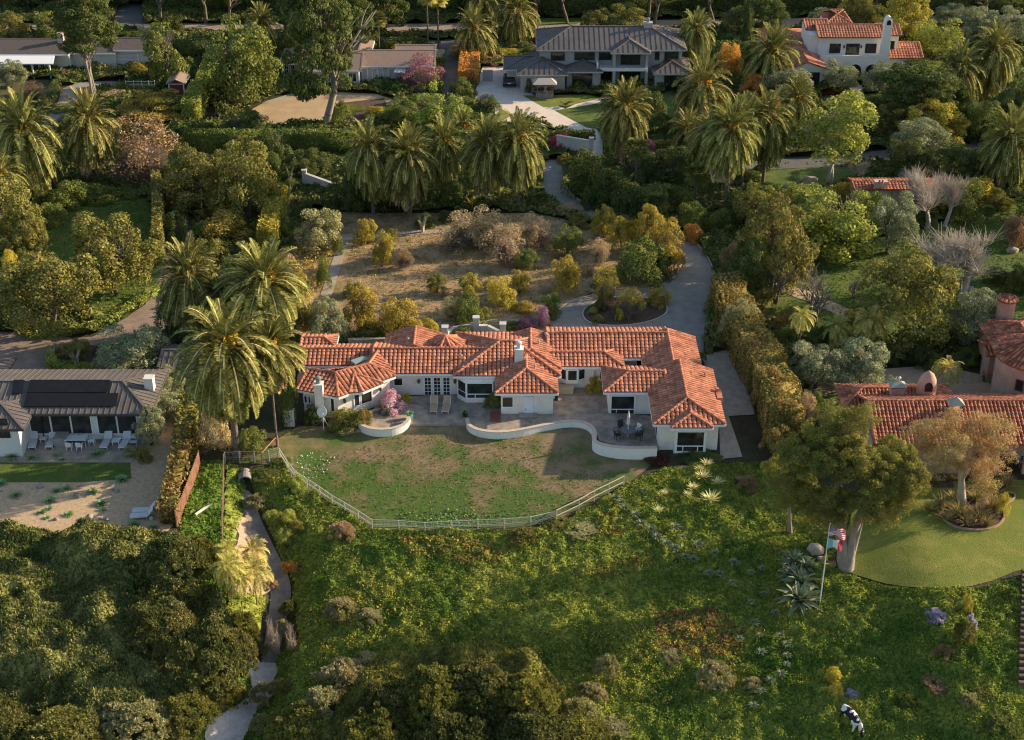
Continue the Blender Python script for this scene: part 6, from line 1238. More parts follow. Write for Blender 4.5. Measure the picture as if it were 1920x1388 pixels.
# ---------------------------------------------------------------- big gum tree and silk tree on the right
def special_tree(px, base, trunks, crowns, m, bark, label, name):
    g = G(px, base); t = thing(name, g, label, 'tree'); mb = MB()
    for pts, r0, r1 in trunks:
        q = [g+Vector((0,0,-.3))]+[Wp(x, y, g.y+dy) for x, y, dy in pts]; n_ = len(q); 
        qq = []; 
        for a, b in zip(q[:-1], q[1:]): qq += [a, a.lerp(b,.5)]
        qq.append(q[-1]); n_ = len(qq); rs = [(r0+(r1-r0)*i/(n_-1))*(1.35 if i == 0 else 1.12 if i == 1 else 1) for i in range(n_)]; mb.tube(qq, rs, 9)
    mb.build('trunk', bark, t, smooth=True)
    for i, (x, y, dy, wp, hp_, fam) in enumerate(crowns):
        c = Wp(x, y, g.y+dy); s = proj(c)[2]; o = bpy.data.objects.new('foliage_mass', pick(fam, i)); COL.objects.link(o); o.parent = t; W_ = wp/s; h = hp_/s; o.location = c-g-Vector((0,0,h/2)); o.scale = (W_, W_*.9, h); o.rotation_euler = (0,0,i*1.9); setmat(o, LM[m])
    return t
special_tree(1588, 1066, [([(1575,1000,0),(1578,930,.5),(1560,860,1)],.5,.17),([(1600,1000,0),(1625,930,-.5),(1640,850,0)],.46,.16),([(1618,960,0),(1655,890,1),(1690,860,1)],.3,.1),([(1580,960,0),(1540,960,0),(1490,940,0)],.25,.07)],
 [(1500,850,1,84,64,'loose'),(1545,812,2,84,56,'loose'),(1590,795,2,84,68,'oak'),(1672,848,1,94,56,'oak'),(1698,888,0,99,56,'oak'),(1602,862,0,94,64,'loose'),(1503,905,1,99,60,'loose'),(1540,942,-1,84,64,'loose'),(1612,930,-1,94,64,'loose'),(1668,932,0,99,56,'loose'),(1480,945,0,68,46,'wisp'),(1700,930,-1,68,46,'wisp'),(1570,975,-1,68,46,'wisp'),(1640,968,-2,68,46,'wisp'),(1468,900,0,68,46,'wisp'),(1520,975,0,68,46,'wisp'),(1715,905,0,68,46,'wisp'),(1660,965,-1,68,46,'wisp'),(1560,775,2,68,46,'wisp'),(1620,780,2,68,46,'wisp'),(1590,850,0,110,80,'oak'),(1648,885,0,100,70,'oak'),(1550,872,0,100,70,'oak')], 'gum', BARKG, 'massive gum tree with two grey trunks beside the flagpole', 'gum_tree')
special_tree(1482, 1000, [([(1480,960,0),(1476,925,0),(1462,890,.3)],.18,.08)], [(1465,885,0,70,60,'loose')], 'gum', TWIG, 'thin leaning sapling left of the massive gum tree', 'sapling')
special_tree(1804, 944, [([(1803,905,0),(1800,870,0),(1780,835,0)],.36,.14),([(1803,900,0),(1825,860,0),(1850,830,0)],.28,.1)], [(1750,805,0,74,44,'wisp'),(1790,790,1,74,44,'wisp'),(1835,795,1,74,44,'wisp'),(1875,805,0,74,44,'wisp'),(1740,840,0,74,44,'wisp'),(1785,830,-1,74,44,'wisp'),(1830,840,0,74,44,'wisp'),(1880,840,0,74,44,'wisp'),(1770,865,0,74,44,'wisp'),(1820,875,-1,74,44,'wisp'),(1855,880,0,74,44,'wisp'),(1725,815,1,74,44,'wisp'),(1840,905,-1,74,44,'wisp'),(1800,815,1,74,44,'wisp')], 'silk', BARKP, 'tan feathery tree with pale trunk in front of the pink villa', 'feathery_tree')
# ---------------------------------------------------------------- agaves, flax, other rosettes
ORD = 'first second third fourth fifth sixth seventh eighth ninth tenth eleventh twelfth thirteenth fourteenth fifteenth'.split()
def Z7(l): return [(1120+x/2.4, 820+y/2.4, w_) for x, y, w_ in l]
for nm, lst in (('blue green agave, %s down from the fence end in the planted row', Z7([(80,295,22),(105,315,20),(125,340,20),(170,370,22),(197,410,24),(240,437,26),(268,472,24),(310,500,22),(348,522,24),(395,560,20),(432,572,22),(500,632,20),(548,637,20),(607,677,20),(690,630,18)])),
                ('pale agave, %s from the left in the upper scattered group', Z7([(210,262,16),(350,427,24),(380,470,16),(452,505,24),(525,542,18),(612,587,24),(740,612,18)])),
                ('small agave, %s from the top in the lower slope line', Z7([(748,727,16),(690,765,18),(706,857,22),(730,915,14),(638,930,18),(735,990,22),(778,1117,20),(740,1165,18),(700,1230,20),(550,1152,26)])),
                ('small agave, %s from the top below the giant agaves', Z7([(800,812,18),(822,915,18),(850,955,22),(852,1005,18),(850,1045,16),(826,1087,22)]))):
    for i, (x, y, w_) in enumerate(lst): o = ros(x, y, w_*1.25, AG[i % 2], nm % ORD[i], group='agaves planted on the ivy slope', sz=1.0); o.location.z += .5
for i, (x, y, w_, d) in enumerate(((1490,1062,52,'upper left'),(1512,1072,44,'upper right'),(1500,1100,60,'middle'),(1483,1085,44,'left'),(1498,1135,76,'lowest and largest'))): o = ros(x, y, w_*1.45, AG[i % 2], 'giant grey green agave, %s of the clump left of the flagpole' % d, name='giant_agave', group='giant agaves by the flagpole', sz=1.25); o.location.z += .4
for i, (x, y, w_) in enumerate(((1325,880,34),(1318,905,44),(1345,915,36),(1332,948,56),(1300,925,36),(1290,938,30),(1245,935,26),(1235,968,34),(1312,890,30))): o = ros(x, y, w_, AGC[i % 2], 'cream striped agave, %s of the clump below the right wing' % ORD[i], name='striped_agave', group='cream agaves below the right wing', sz=1.2); o.location.z += .45
for i, (x, y, w_) in enumerate(((30,930,26),(95,940,26),(92,955,16),(106,922,20),(125,918,22),(174,924,26),(190,946,24),(194,958,14),(228,900,28),(59,860,24),(108,856,20),(118,863,18),(183,853,30),(22,858,36),(3,908,24),(78,962,18),(88,972,14),(130,966,20),(252,985,26),(288,990,22))): ros(x, y, w_*1.35, AGG[i % 2], LB('dark green agave', x, y), group='agaves in the gravel yard', sz=1.1)
for i, (x, y, w_) in enumerate(((1770,955,56),(1790,940,46),(1800,968,60),(1830,940,54),(1835,975,60),(1860,955,50),(1865,925,40),(1885,915,48),(1815,985,50),(1850,985,46),(1775,975,40),(1725,905,34),(1752,905,32),(1780,900,30),(1705,905,26),(1745,960,40),(1895,535,50),(1890,905,36),(1910,545,30))): ros(x, y, w_*1.35, FLX[i % 2], LB('bronze flax clump', x, y), name='flax', cat='flax', group='bronze flax clumps', sz=1.25)
for x, y, w_, m in ((855,385,60,'green'),(885,390,50,'gold'),(870,375,50,'bright'),(830,388,34,'green')): ros(x, y, w_, BAN[0], LB('broad leaved bird of paradise plant', x, y-15), name='broad_leaved_plant', cat='plant', group='broad leaved plants', sz=1.3, m=LM[m])
for x, y in ((160,975),(560,982)): pass
def spiky(px, base, top, w_, heads, m, desc):
    g = G(px, base); s = proj(g)[2]; x = solve_h(g, top); r_ = w_/2/s; t = local_thing('spiky_tree', g, LB(desc, px, (base+top)/2), 'tree', 'spiky headed trees'); mb = MB(); rr = random.Random(px)
    for k in range(heads):
        a = k*2.4; e = Vector((math.cos(a)*r_*.55*(heads>1), math.sin(a)*r_*.55*(heads>1), x-r_*.55-(k%3)*r_*.4)); mb.tube([(0,0,-.1),(e.x*.3,e.y*.3,e.z*.55),tuple(e)], [.16,.12,.08], 6); c = childp('leaf_head', DRG[0], t, LM[m], e, (r_*(.6 if heads>1 else 1),)*3, a)
    part(mb, 'trunk', BARKP, t, True)
spiky(793,436,396,34,5,'green','dragon tree with umbrella crown'); spiky(545,345,296,40,3,'green','tall yucca tree'); spiky(540,392,330,50,4,'green','broad yucca tree'); spiky(525,410,370,34,2,'green','small yucca tree'); spiky(100,672,640,30,2,'grey','grey yucca'); spiky(145,690,642,44,5,'oak','twisted aloe tree')
# ---------------------------------------------------------------- ground cover
GCM = leafmat('ivy_leaf', (.055,.085,.015), (.14,.15,.028), isl=.45, trans=.2, scale=.22); 
GCY = leafmat('iceplant_leaf', (.105,.105,.02), (.21,.175,.035), isl=.5, trans=.2, scale=.4); GCR = leafmat('red_succulent_leaf', (.11,.045,.028), (.20,.13,.035), isl=.5, trans=.15, scale=.6); GCB = leafmat('bright_ivy_leaf', (.055,.09,.016), (.095,.13,.024), isl=.4, trans=.25)
gh_ = [ribbon(GUL[:7], [1.0,1.3,1.7,2.0,1.8,1.6,1.4]), [tuple(G(*q)[:2]) for q in [(446,1180),(470,1170),(512,1205),(522,1262),(510,1285),(522,1300),(490,1322),(478,1345),(452,1400),(380,1400),(390,1352),(405,1345),(425,1335),(455,1318),(474,1290),(466,1262)]], [tuple(G(*q)[:2]) for q in [(440,985),(455,965),(478,990),(498,1030),(515,1075),(505,1120),(440,1120),(425,1060),(452,1010)]]]
lawnR = [tuple(G(*q)[:2]) for q in [(1545,1062),(1590,1000),(1600,940),(1700,905),(2100,900),(2100,1030),(1920,1065),(1840,1098),(1760,1106),(1680,1100),(1610,1080)]]
ground_cover('ivy_slope', [(530,865),(600,925),(700,995),(985,995),(1050,985),(1178,908),(1250,878),(1440,868),(1600,940),(1560,1065),(1700,1108),(1840,1104),(1990,1060),(2100,1440),(300,1440),(470,1240),(560,1200),(545,1090),(500,980),(470,905)], GCM, 'thick green ivy and succulents covering the bluff slope', density=105, leaf=.115, hgt=.32, holes=gh_+[lawnR], seed=2, base=.22)
ground_cover('iceplant_patch', [(700,1090),(560,1150),(600,1230),(1000,1280),(1200,1330),(1400,1290),(1380,1190),(1280,1150),(1180,1170),(900,1200)], GCY, 'yellow green iceplant on the lower slope', density=30, leaf=.12, hgt=.36, seed=3)
for i, pl_ in enumerate(([(860,1010),(960,1025),(950,1060),(880,1065),(760,1040),(740,1010)],[(1120,1060),(1210,1040),(1230,1060),(1150,1090),(1090,1085)],[(1225,1150),(1330,1140),(1395,1180),(1390,1225),(1310,1240),(1235,1215)],[(1110,975),(1160,960),(1165,1010),(1130,1010)],[(540,1055),(570,1050),(565,1080),(540,1085)])): ground_cover('red_succulent_patch', pl_, GCR, ['wide reddish succulent patch below the lawn fence','narrow reddish patch in the shaded slope','orange succulent patch on the sunny mid slope','small reddish patch below the fence rail','orange patch beside the gully'][i], density=22, leaf=.16, hgt=.38, seed=10+i, base=.3 if i == 2 else 0)
ground_cover('succulent_strip', [(372,870),(418,868),(425,1130),(380,1150),(330,1040),(338,985)], GCB, 'bright green succulent strip between the rusty fence and the wire fence', density=60, leaf=.15, hgt=.3, seed=5, base=.25)
ground_cover('succulent_strip', [(425,868),(458,880),(460,960),(440,1010),(425,1130),(418,1130)], GCM, 'yellowish green strip between the wire fence and the gully path', density=50, leaf=.13, hgt=.25, seed=6, base=.25)
ground_cover('white_flower_patch', [(520,860),(600,845),(640,860),(610,890),(590,915),(565,900)], leafmat('white_flower', (.30,.32,.24), (.5,.5,.42), isl=.4), 'patch of small white flowers at the lawn corner', density=14, leaf=.11, hgt=.1, seed=7)
ground_cover('lawn_weeds', [(740,965),(850,955),(960,965),(900,988),(760,988)], leafmat('weed_leaf', (.08,.14,.04), (.12,.19,.06), isl=.4), 'lush broad leaved weeds at the foot of the lawn', density=26, leaf=.14, hgt=.12, seed=8)
GRL = leafmat('lawn_blade', (.05,.08,.014), (.16,.12,.06), isl=.4, scale=.45, lo=.42, hi=.55); ground_cover('lawn_tufts', [(560,905),(600,860),(760,815),(1000,820),(1120,860),(1150,905),(1045,970),(985,984),(700,986)], GRL, 'short patchy grass tufts on the front lawn', density=24, leaf=.10, hgt=.05, up=1.2, seed=9)
HB = [h for h in HOLES]
ground_cover('undergrowth', None, leafmat('undergrowth_leaf', (.045,.06,.018), (.10,.10,.032), isl=.5, scale=.12), 'low mixed undergrowth and leaf litter between the gardens', density=13, leaf=.33, hgt=1.1, seed=12, world=[(-92,128),(92,128),(96,275),(-96,275)], holes=HB, nsc=.5, base=.8)
ground_cover('dry_grass', [(590,400),(700,400),(1000,402),(1220,440),(1270,480),(1230,540),(1110,545),(1050,580),(1030,640),(740,640),(640,600),(660,455)], leafmat('dry_grass_blade', (.20,.15,.07), (.11,.11,.035), isl=.4, scale=.35), 'dry grass and weeds across the orchard floor', density=9, leaf=.15, hgt=.12, up=1.0, seed=13)
ground_cover('border_plants', [(545,600),(520,560),(545,460),(590,400),(640,400),(637,452),(600,556)], LM['gold'], 'mixed border plants left of the pale footpath', density=14, leaf=.2, hgt=.9, seed=14, nsc=.9)
ground_cover('border_plants', [(800,640),(840,612),(1000,606),(1030,600),(1030,622),(950,624),(900,618)], LM['green'], 'low border plants behind the courtyard wall', density=12, leaf=.16, hgt=.5, seed=15)

ground_cover('thicket', [(-80,1008),(150,1006),(300,1008),(345,1045),(400,1130),(430,1180),(455,1240),(440,1300),(400,1345),(370,1420),(-120,1420)], LM['chap'], 'dense dark green thicket filling the lower left corner', density=95, leaf=.13, hgt=2.3, seed=21, nsc=.32, base=.3, up=1.3, elong=2.3, rough=.9)
MS([(870,470,430,40,'gold','low orchard shrub'),(760,590,565,40,'gold','low orchard shrub'),(925,545,520,40,'tan','dry orchard shrub'),(1100,520,495,30,'tan','dry orchard shrub'),(1130,545,520,40,'oak','olive orchard shrub'),(905,600,575,36,'oak','olive orchard shrub'),(980,590,565,40,'gold','low orchard shrub'),(660,560,530,40,'oak','olive orchard shrub'),(700,640,600,60,'oak','olive garden shrub'),(585,620,570,60,'oak','olive garden shrub'),(840,560,540,26,'tan','dry orchard shrub'),(800,430,405,40,'green','green border shrub'),(840,420,395,40,'dark','dark border shrub'),(1090,430,400,50,'oak','olive orchard shrub'),(1160,440,405,50,'oak','olive orchard shrub'),(735,455,430,30,'oak','olive orchard shrub'),(1040,470,440,40,'tan','dry orchard shrub'),(1120,610,590,24,'oak','low olive shrub'),(560,610,560,50,'tan','dry tan shrub'),(530,620,570,50,'oak','olive garden shrub'),(520,450,400,50,'green','green bush'),(480,600,560,60,'dark','dark bush')])
MS([(1420,500,450,60,'oak','olive brown bush'),(1420,580,520,60,'oak','olive brown bush'),(1470,660,610,50,'green','leafy bush'),(1510,680,640,50,'dark','dark bush'),(1640,640,600,50,'dark','dark bush'),(1600,620,580,40,'green','leafy bush'),(1720,690,640,60,'dark','dark bush'),(1780,660,610,60,'dark','dark bush'),(1660,440,400,50,'green','leafy bush'),(1540,420,380,60,'gold','golden green bush'),(1760,400,370,50,'dark','dark bush'),(1880,400,370,40,'oak','olive brown bush'),(1905,560,500,40,'dark','dark bush'),(1430,690,640,40,'oak','olive brown bush'),(1480,790,745,50,'oak','olive brown bush'),(1450,860,800,60,'bottle','reddish green bush'),(1490,900,840,70,'tan','dry leafless bush'),(1400,350,320,50,'dark','dark bush'),(1340,300,250,60,'dark','dark bush'),(1280,280,240,60,'dark','dark bush'),(1690,880,850,50,'dark','dark bush')])

LBL = leafmat('turf_blade', (.09,.12,.016), (.19,.19,.04), isl=.35, scale=.7)
ground_cover('turf', [(1560,1062),(1592,1000),(1605,942),(1700,908),(1745,955),(1760,1000),(1860,1005),(1915,970),(1910,905),(2080,905),(2080,1025),(1920,1062),(1840,1094),(1760,1102),(1680,1096),(1610,1076)], LBL, 'short sunny turf on the lawn right of the gum tree', density=40, leaf=.07, hgt=.0, up=1.1, seed=31)
ground_cover('turf', [(1435,530),(1500,475),(1640,455),(1770,425),(1830,385),(1920,380),(2050,390),(2050,590),(1920,595),(1800,635),(1700,675),(1610,680),(1510,615)], leafmat('lush_turf_blade', (.05,.085,.014), (.12,.14,.03), isl=.4, scale=.5), 'lush turf on the upper right lawn', density=10, leaf=.17, hgt=.08, up=1.0, seed=32)
ground_cover('turf', [(-30,510),(35,435),(75,390),(180,373),(295,377),(298,480),(295,535),(250,575),(180,595),(95,555)], MATS['lush_turf_blade'], 'shaded turf on the upper left lawn', density=10, leaf=.17, hgt=.08, up=1.0, seed=33)

MS([(1355,600,530,60,'bottle','reddish green bottlebrush bush'),(1380,660,580,60,'bottle','reddish green bottlebrush bush'),(1410,720,640,66,'bottle','reddish green bottlebrush bush'),(1440,780,690,66,'bottle','reddish green bottlebrush bush'),(1462,840,750,66,'bottle','reddish green bottlebrush bush'),(1395,690,610,50,'oak','olive green bush'),(1425,750,680,50,'oak','olive green bush')])
MS([(1015,172,150,12,'dark','climbing plant on the pale garage wall'),(990,176,148,14,'dark','climbing plant on the pale garage wall'),(1050,172,148,10,'dark','climbing plant on the pale garage wall')])

MS([(505,1240,1205,30,'grey','grey dry scrub'),(440,1330,1290,50,'oak','olive scrub'),(525,1310,1270,40,'oak','olive scrub'),(530,1200,1160,34,'grey','grey dry scrub'),(495,1380,1340,50,'grey','grey dry scrub'),(400,1345,1310,50,'grey','grey dry scrub'),(510,1110,1085,26,'tan','dry scrub'),(470,1215,1180,40,'oak','olive scrub'),(545,1160,1125,40,'oak','olive scrub'),(440,1185,1150,50,'oak','olive scrub')], fam='spraysmall', group='scrub beside the path')

ground_cover('thicket', [(600,1350),(650,1300),(720,1262),(800,1245),(900,1240),(990,1255),(1050,1300),(1085,1350),(1110,1430),(590,1430)], LM['gum'], 'wide yellow green scrub mass at the bottom centre edge', density=95, leaf=.12, hgt=2.3, seed=41, nsc=.30, base=.3, up=1.3, elong=2.4, rough=.9)
ground_cover('path_weeds', [(425,1120),(500,1118),(497,1160),(480,1200),(452,1215),(435,1180)], GCM, 'low weeds between the young palms and the sand path', density=50, leaf=.12, hgt=.3, seed=42, base=.25)

MS([(720,1400,1275,120,'chap','wide dark olive shrub'),(810,1400,1250,150,'gum','broad yellow green shrub'),(900,1390,1240,160,'chap','wide dark olive shrub'),(985,1400,1262,140,'gum','broad yellow green shrub'),(850,1460,1320,170,'chap','wide dark olive shrub'),(1000,1470,1330,170,'chap','wide dark olive shrub'),(700,1470,1330,150,'gum','broad yellow green shrub')], **big)
# ================================================================ small things
WHT = mat('white_painted_metal', (.75,.75,.74), rough=.4); CUSH = mat('tan_sling', (.36,.27,.18), (.42,.32,.22), scale=4); WOODB = mat('dark_wicker', (.035,.028,.024), (.06,.05,.04), scale=8)
GREYC = mat('grey_fabric', (.40,.40,.40), (.48,.48,.47), scale=5)
def lounger(name, label, fm, cm, group, wheels=False, back=.55):
    t = local_thing(name, (0,0,0), label, 'sun lounger', group)
    f = MB(); f.bar((-.32,-.95,.3),(-.32,.45,.3),.05,.05); f.bar((.32,-.95,.3),(.32,.45,.3),.05,.05); f.bar((-.32,-.95,.3),(.32,-.95,.3),.05,.05); f.bar((-.32,.45,.3),(-.32,.95,.3+back),.05,.05); f.bar((.32,.45,.3),(.32,.95,.3+back),.05,.05); f.bar((-.32,.95,.3+back),(.32,.95,.3+back),.05,.05); part(f, 'frame', fm, t)
    s = MB(); s.box((0,-.25,.33),(.6,1.38,.05)); part(s, 'seat', cm, t)
    b = MB(); b.add([(-.3,.46,.34),(.3,.46,.34),(.3,.94,.34+back),(-.3,.94,.34+back),(-.3,.49,.30),(.3,.49,.30),(.3,.97,.30+back),(-.3,.97,.30+back)], [(0,1,2,3),(7,6,5,4),(0,4,5,1),(1,5,6,2),(2,6,7,3),(3,7,4,0)]); part(b, 'backrest', cm, t)
    for x, y in ((-.3,-.8),(.3,-.8),(-.3,.4),(.3,.4)): l = MB(); l.box((x,y,.14),(.05,.05,.28)); part(l, 'leg', fm, t)
    if wheels:
        for x in (-.36,.36): w_ = MB(); w_.tube([(x-.03,.75,.15),(x+.03,.75,.15)], .16, 12); part(w_, 'wheel', fm, t)
    return t
l0 = lounger('sun_lounger', 'wooden framed sun lounger on the patio, left one of the pair', mat('pale_wood_frame', (.62,.55,.45)), CUSH, 'sun loungers on the main patio', back=.6)
l0.location = (P(813.5,767,.12).x, P(813.5,767,.12).y, .1); dup(l0, (P(837,767,.12).x, P(837,767,.12).y, .1), R(-6), 1, 'shaded sun lounger on the patio, right one of the pair')
w0 = lounger('sun_lounger', 'white sling lounger beside the grey box on the left patio', WHT, mat('white_sling', (.6,.6,.6)), 'white loungers on the left neighbour patio', back=.55); w0.location = (*P(97,833,.14)[:2], .14)
for px, l in ((63,'leftmost white lounger on the left neighbour patio'),(200,'white lounger right of the white dining set'),(235,'rightmost white lounger by the small white cart')): dup(w0, (*P(px,834,.14)[:2], .14), R(8 if px < 100 else -4), 1, l)
v0 = lounger('wheeled_lounger', 'front white wheeled lounger on the gravel near the golden hedge', WHT, mat('white_sling', (.6,.6,.6)), 'wheeled loungers on the gravel', True, .62); p = G(267,972); v0.location = (p.x,p.y,p.z+.03); v0.rotation_euler = (0,0,R(-82)); p = G(271,962); dup(v0, (p.x,p.y,p.z+.03), R(-84), 1, 'rear white wheeled lounger on the gravel near the golden hedge')
def table(name, label, loc, r_, h, m, rect_=None, group=None):
    t = local_thing(name, loc, label, 'table', group); a = MB()
    if rect_: a.box((0,0,h),(rect_[0],rect_[1],.05))
    else: a.lathe((0,0,h-.03),[(r_,0),(r_,.05)],20)
    part(a, 'tabletop', m, t); rx, ry = (rect_[0]/2-.08, rect_[1]/2-.08) if rect_ else (r_*.6, r_*.6)
    for i, j in ((-1,-1),(1,-1),(1,1),(-1,1)): l = MB(); l.box((i*rx,j*ry,h/2-.02),(.05,.05,h-.04)); part(l, 'leg', m, t)
    return t
table('dining_table', 'long white outdoor dining table on the left neighbour patio', (*P(145,834,.14)[:2],.14), 1, .74, WHT, (1.9,.95))
table('side_table', 'small white side table between two white loungers', (*P(219,834,.14)[:2],.14), 1, .5, WHT, (.7,.7), 'white side tables'); table('side_table', 'low white table behind the leftmost lounger', (*P(82,829,.14)[:2],.14), 1, .4, WHT, (.6,.5), 'white side tables')
def chair(name, label, loc, rz, fm, cm, group, arms=True, cat='chair'):
    t = local_thing(name, loc, label, cat, group, rz); a = MB(); a.box((0,0,.44),(.5,.5,.06)); part(a, 'seat', cm, t); b = MB(); b.add([(-.25,.22,.45),(.25,.22,.45),(.25,.32,.92),(-.25,.32,.92),(-.25,.27,.45),(.25,.27,.45),(.25,.37,.92),(-.25,.37,.92)], [(0,1,2,3),(7,6,5,4),(0,4,5,1),(1,5,6,2),(2,6,7,3),(3,7,4,0)]); part(b, 'backrest', cm, t)
    for x in (-.23,.23):
        for y in (-.22,.22): l = MB(); l.box((x,y,.21),(.045,.045,.41)); part(l, 'leg', fm, t)
        if arms: m_ = MB(); m_.bar((x*1.1,-.24,.64),(x*1.1,.28,.66),.05,.04); m_.bar((x*1.1,-.22,.46),(x*1.1,-.22,.64),.04,.04); part(m_, 'armrest', fm, t)
    return t
tx, ty, _ = P(145,834,.14); ch = chair('dining_chair', 'white dining chair on the front left side of the white table', (tx-.45,ty-.85,.14), R(180), WHT, WHT, 'white dining chairs')
for dx, dy, a, l in ((.45,-.85,180,'white dining chair on the front right side of the white table'),(-.45,.85,0,'white dining chair on the back left side of the white table'),(.45,.85,0,'white dining chair on the back right side of the white table'),(1.35,0,-90,'white dining chair at the right end of the white table')): dup(ch, (tx+dx,ty+dy,.14), R(a), 1, l)
q = P(117,832,.14); b_ = MB(); b_.box((q.x,q.y,.55),(1.1,1.2,.85)); b_.box((q.x,q.y,1.0),(1.15,1.25,.06)); tag(b_.build('barbecue_cover', mat('grey_cover', (.28,.25,.22),(.34,.3,.27),scale=2)), 'boxy grey covered barbecue between the lounger and the white dining table', 'barbecue')
q = P(251,833,.14); c_ = local_thing('serving_cart', (q.x,q.y,.14), 'small white serving cart at the right end of the left patio', 'cart')
for i, j in ((-1,-1),(1,-1),(1,1),(-1,1)): part(MB().box((i*.3,j*.2,.42),(.03,.03,.84)), 'post', WHT, c_)
for z in (.25,.8): s_ = MB(); s_.box((0,0,z),(.62,.42,.03)); part(s_, 'shelf', WHT, c_)
# dining terrace: round table, wicker chairs, closed parasol
q = P(1177,819,.09); table('round_table', 'round dark patio table under the closed parasol', (q.x,q.y,.09), .72, .74, mat('dark_glass_top', (.12,.11,.11), rough=.25))
c1 = chair('wicker_chair', 'dark wicker chair at the left of the round table', (q.x-.95,q.y-.35,.09), R(110), WOODB, WOODB, 'dark wicker chairs on the dining terrace')
dup(c1, (q.x+.95,q.y-.45,.09), R(-115), 1.1, 'dark wicker chair at the front right of the round table'); dup(c1, (q.x-.5,q.y+.95,.09), R(20), 1.1, 'dark wicker chair behind the round table')
chair('cushioned_chair', 'dark wicker chair with white cushion right of the round table', (q.x+.85,q.y+.55,.09), R(-45), WOODB, mat('white_cushion', (.7,.7,.68)), 'dark wicker chairs on the dining terrace')
pr = local_thing('parasol', (q.x,q.y,.09), 'closed white canvas parasol standing in the round table', 'parasol'); a = MB(); a.tube([(0,0,0),(0,0,2.7)], .03, 8); part(a, 'pole', TRIM, pr); a = MB(); a.lathe((0,0,1.25),[(.10,0),(.17,.15),(.15,.7),(.09,1.15),(.03,1.4)],9); part(a, 'canopy', mat('canvas_cream', (.62,.57,.5)), pr)
# satellite dish
g_ = G(607,806); sdh = local_thing('satellite_dish', g_, 'white satellite dish on a thin pole beside the left chimney', 'satellite dish'); a = MB(); a.tube([(0,0,-.2),(0,0,1.75)], .04, 8); part(a, 'pole', WHT, sdh); a = MB(); a.tube([(.1,0,1.2),(.45,-.15,.5)],.02,6); part(a,'brace',WHT,sdh)
a = MB(); a.lathe((0,0,0),[(.02,0),(.25,.03),(.42,.09),(.5,.15),(.49,.17),(.25,.06),(.02,.03)],18); d = part(a, 'dish', WHT, sdh, True); d.location = (0,0,1.9); d.rotation_euler = (R(62),0,R(-20))
a = MB(); a.tube([(0,-.1,1.75),(.12,-.5,1.95)],.02,5); a.box((.12,-.5,1.97),(.09,.12,.09)); part(a,'feed_arm',WHT,sdh)
# pots
def pot(loc, m, lm, label, r_=.28, h=.5):
    t = local_thing('potted_agave', loc, label, 'potted plant', 'potted agaves on the patio'); a = MB(); a.lathe((0,0,0),[(r_*.65,0),(r_,h*.7),(r_*.92,h),(r_*.8,h)],12); part(a,'pot',m,t); o = bpy.data.objects.new('agave', AGG[0]); COL.objects.link(o); o.parent = t; o.location = (0,0,h); o.scale = (r_*1.9,)*3
    return t
q = P(766,790,.1); pot((q.x+.1,q.y+.5,.1), mat('turquoise_glaze', (.08,.38,.36), rough=.3), None, 'turquoise pot with an agave at the end of the small curved wall'); q = P(876,787,.1); pot((q.x-.2,q.y+.6,.1), mat('black_pot', (.02,.02,.02)), None, 'dark pot with an agave at the start of the long wavy wall')
q = P(1060,735,.09); a = MB(); a.box((q.x,q.y,.35),(1.5,.8,.6)); a.box((q.x,q.y,.67),(1.6,.9,.06)); tag(a.build('planter_bench', mat('tan_plaster', (.5,.4,.28))), 'low tan plaster bench under the entry bay window', 'bench')
a = MB(); q2 = P(916,792,.1); a.b2(q2.x+.15, -1.08, q2.y+.1, q2.y+1.7, .1, .28); tag(a.build('corner_planter', mat('brick_planter', (.22,.07,.05))), 'narrow red planter in the corner left of the white door block', 'planter')
# fences
def rail_fence(name, pts, h, m, label, rails=(1.0,.5), pr_=.05, rr_=.035, subdiv=0, mesh=False, cat='fence'):
    q = [G(*p) for p in pts]; t = thing(name, q[0], label, cat)
    for p in q: a = MB(); a.tube([p-Vector((0,0,.3)), p+Vector((0,0,h+.04))], pr_, 6); a.build('post', m, t)
    for f in rails: a = MB(); a.tube([p+Vector((0,0,h*f)) for p in q], rr_, 5); a.build('rail', m, t)
    if mesh:
        a = MB()
        for u, v in zip(q[:-1], q[1:]):
            L_ = (v-u).length
            for k in range(int(L_/.35)): w_ = u.lerp(v, k*.35/L_); a.bar(w_+Vector((0,0,.05)), w_+Vector((0,0,h)), .012)
            for f in (.15,.35,.65,.85): a.bar(u+Vector((0,0,h*f)), v+Vector((0,0,h*f)), .012)
        a.build('wire_mesh', m, t)
    return t
FM = mat('weathered_white_rail', (.45,.42,.36), (.55,.52,.46), scale=3)
rail_fence('lawn_fence', [(525,859),(538,880),(553,900),(576,916),(600,931),(623,947),(647,961),(672,976),(698,993),(748,995),(797,999),(847,996),(896,994),(945,992),(995,988),(1042,977)], 1.0, FM, 'thin white post and rail fence curving around the lower edge of the lawn', mesh=True)
rail_fence('lawn_fence', [(1043,978),(1085,958),(1114,941),(1141,928),(1169,914)], 1.15, mat('pale_rail', (.42,.37,.31)), 'white two rail fence climbing the right end of the lawn', rails=(1.0,.5), rr_=.05)
RUST = mat('rusty_wire_post', (.20,.12,.08), (.28,.18,.12), scale=3)
rail_fence('wire_fence', [(421,872),(420,900),(420,930),(419,960),(418,990),(419,1020),(422,1050),(425,1085),(428,1120)], 1.1, RUST, 'old rusty wire fence running down beside the gully', rails=(1.0,.6,.25), rr_=.022)
rail_fence('wire_fence', [(423,870),(450,869),(478,868),(505,867),(522,861)], 1.2, mat('grey_wire', (.3,.29,.27)), 'grey chain link fence across the palm trunk base', rails=(1.0,.5), rr_=.02, mesh=True)
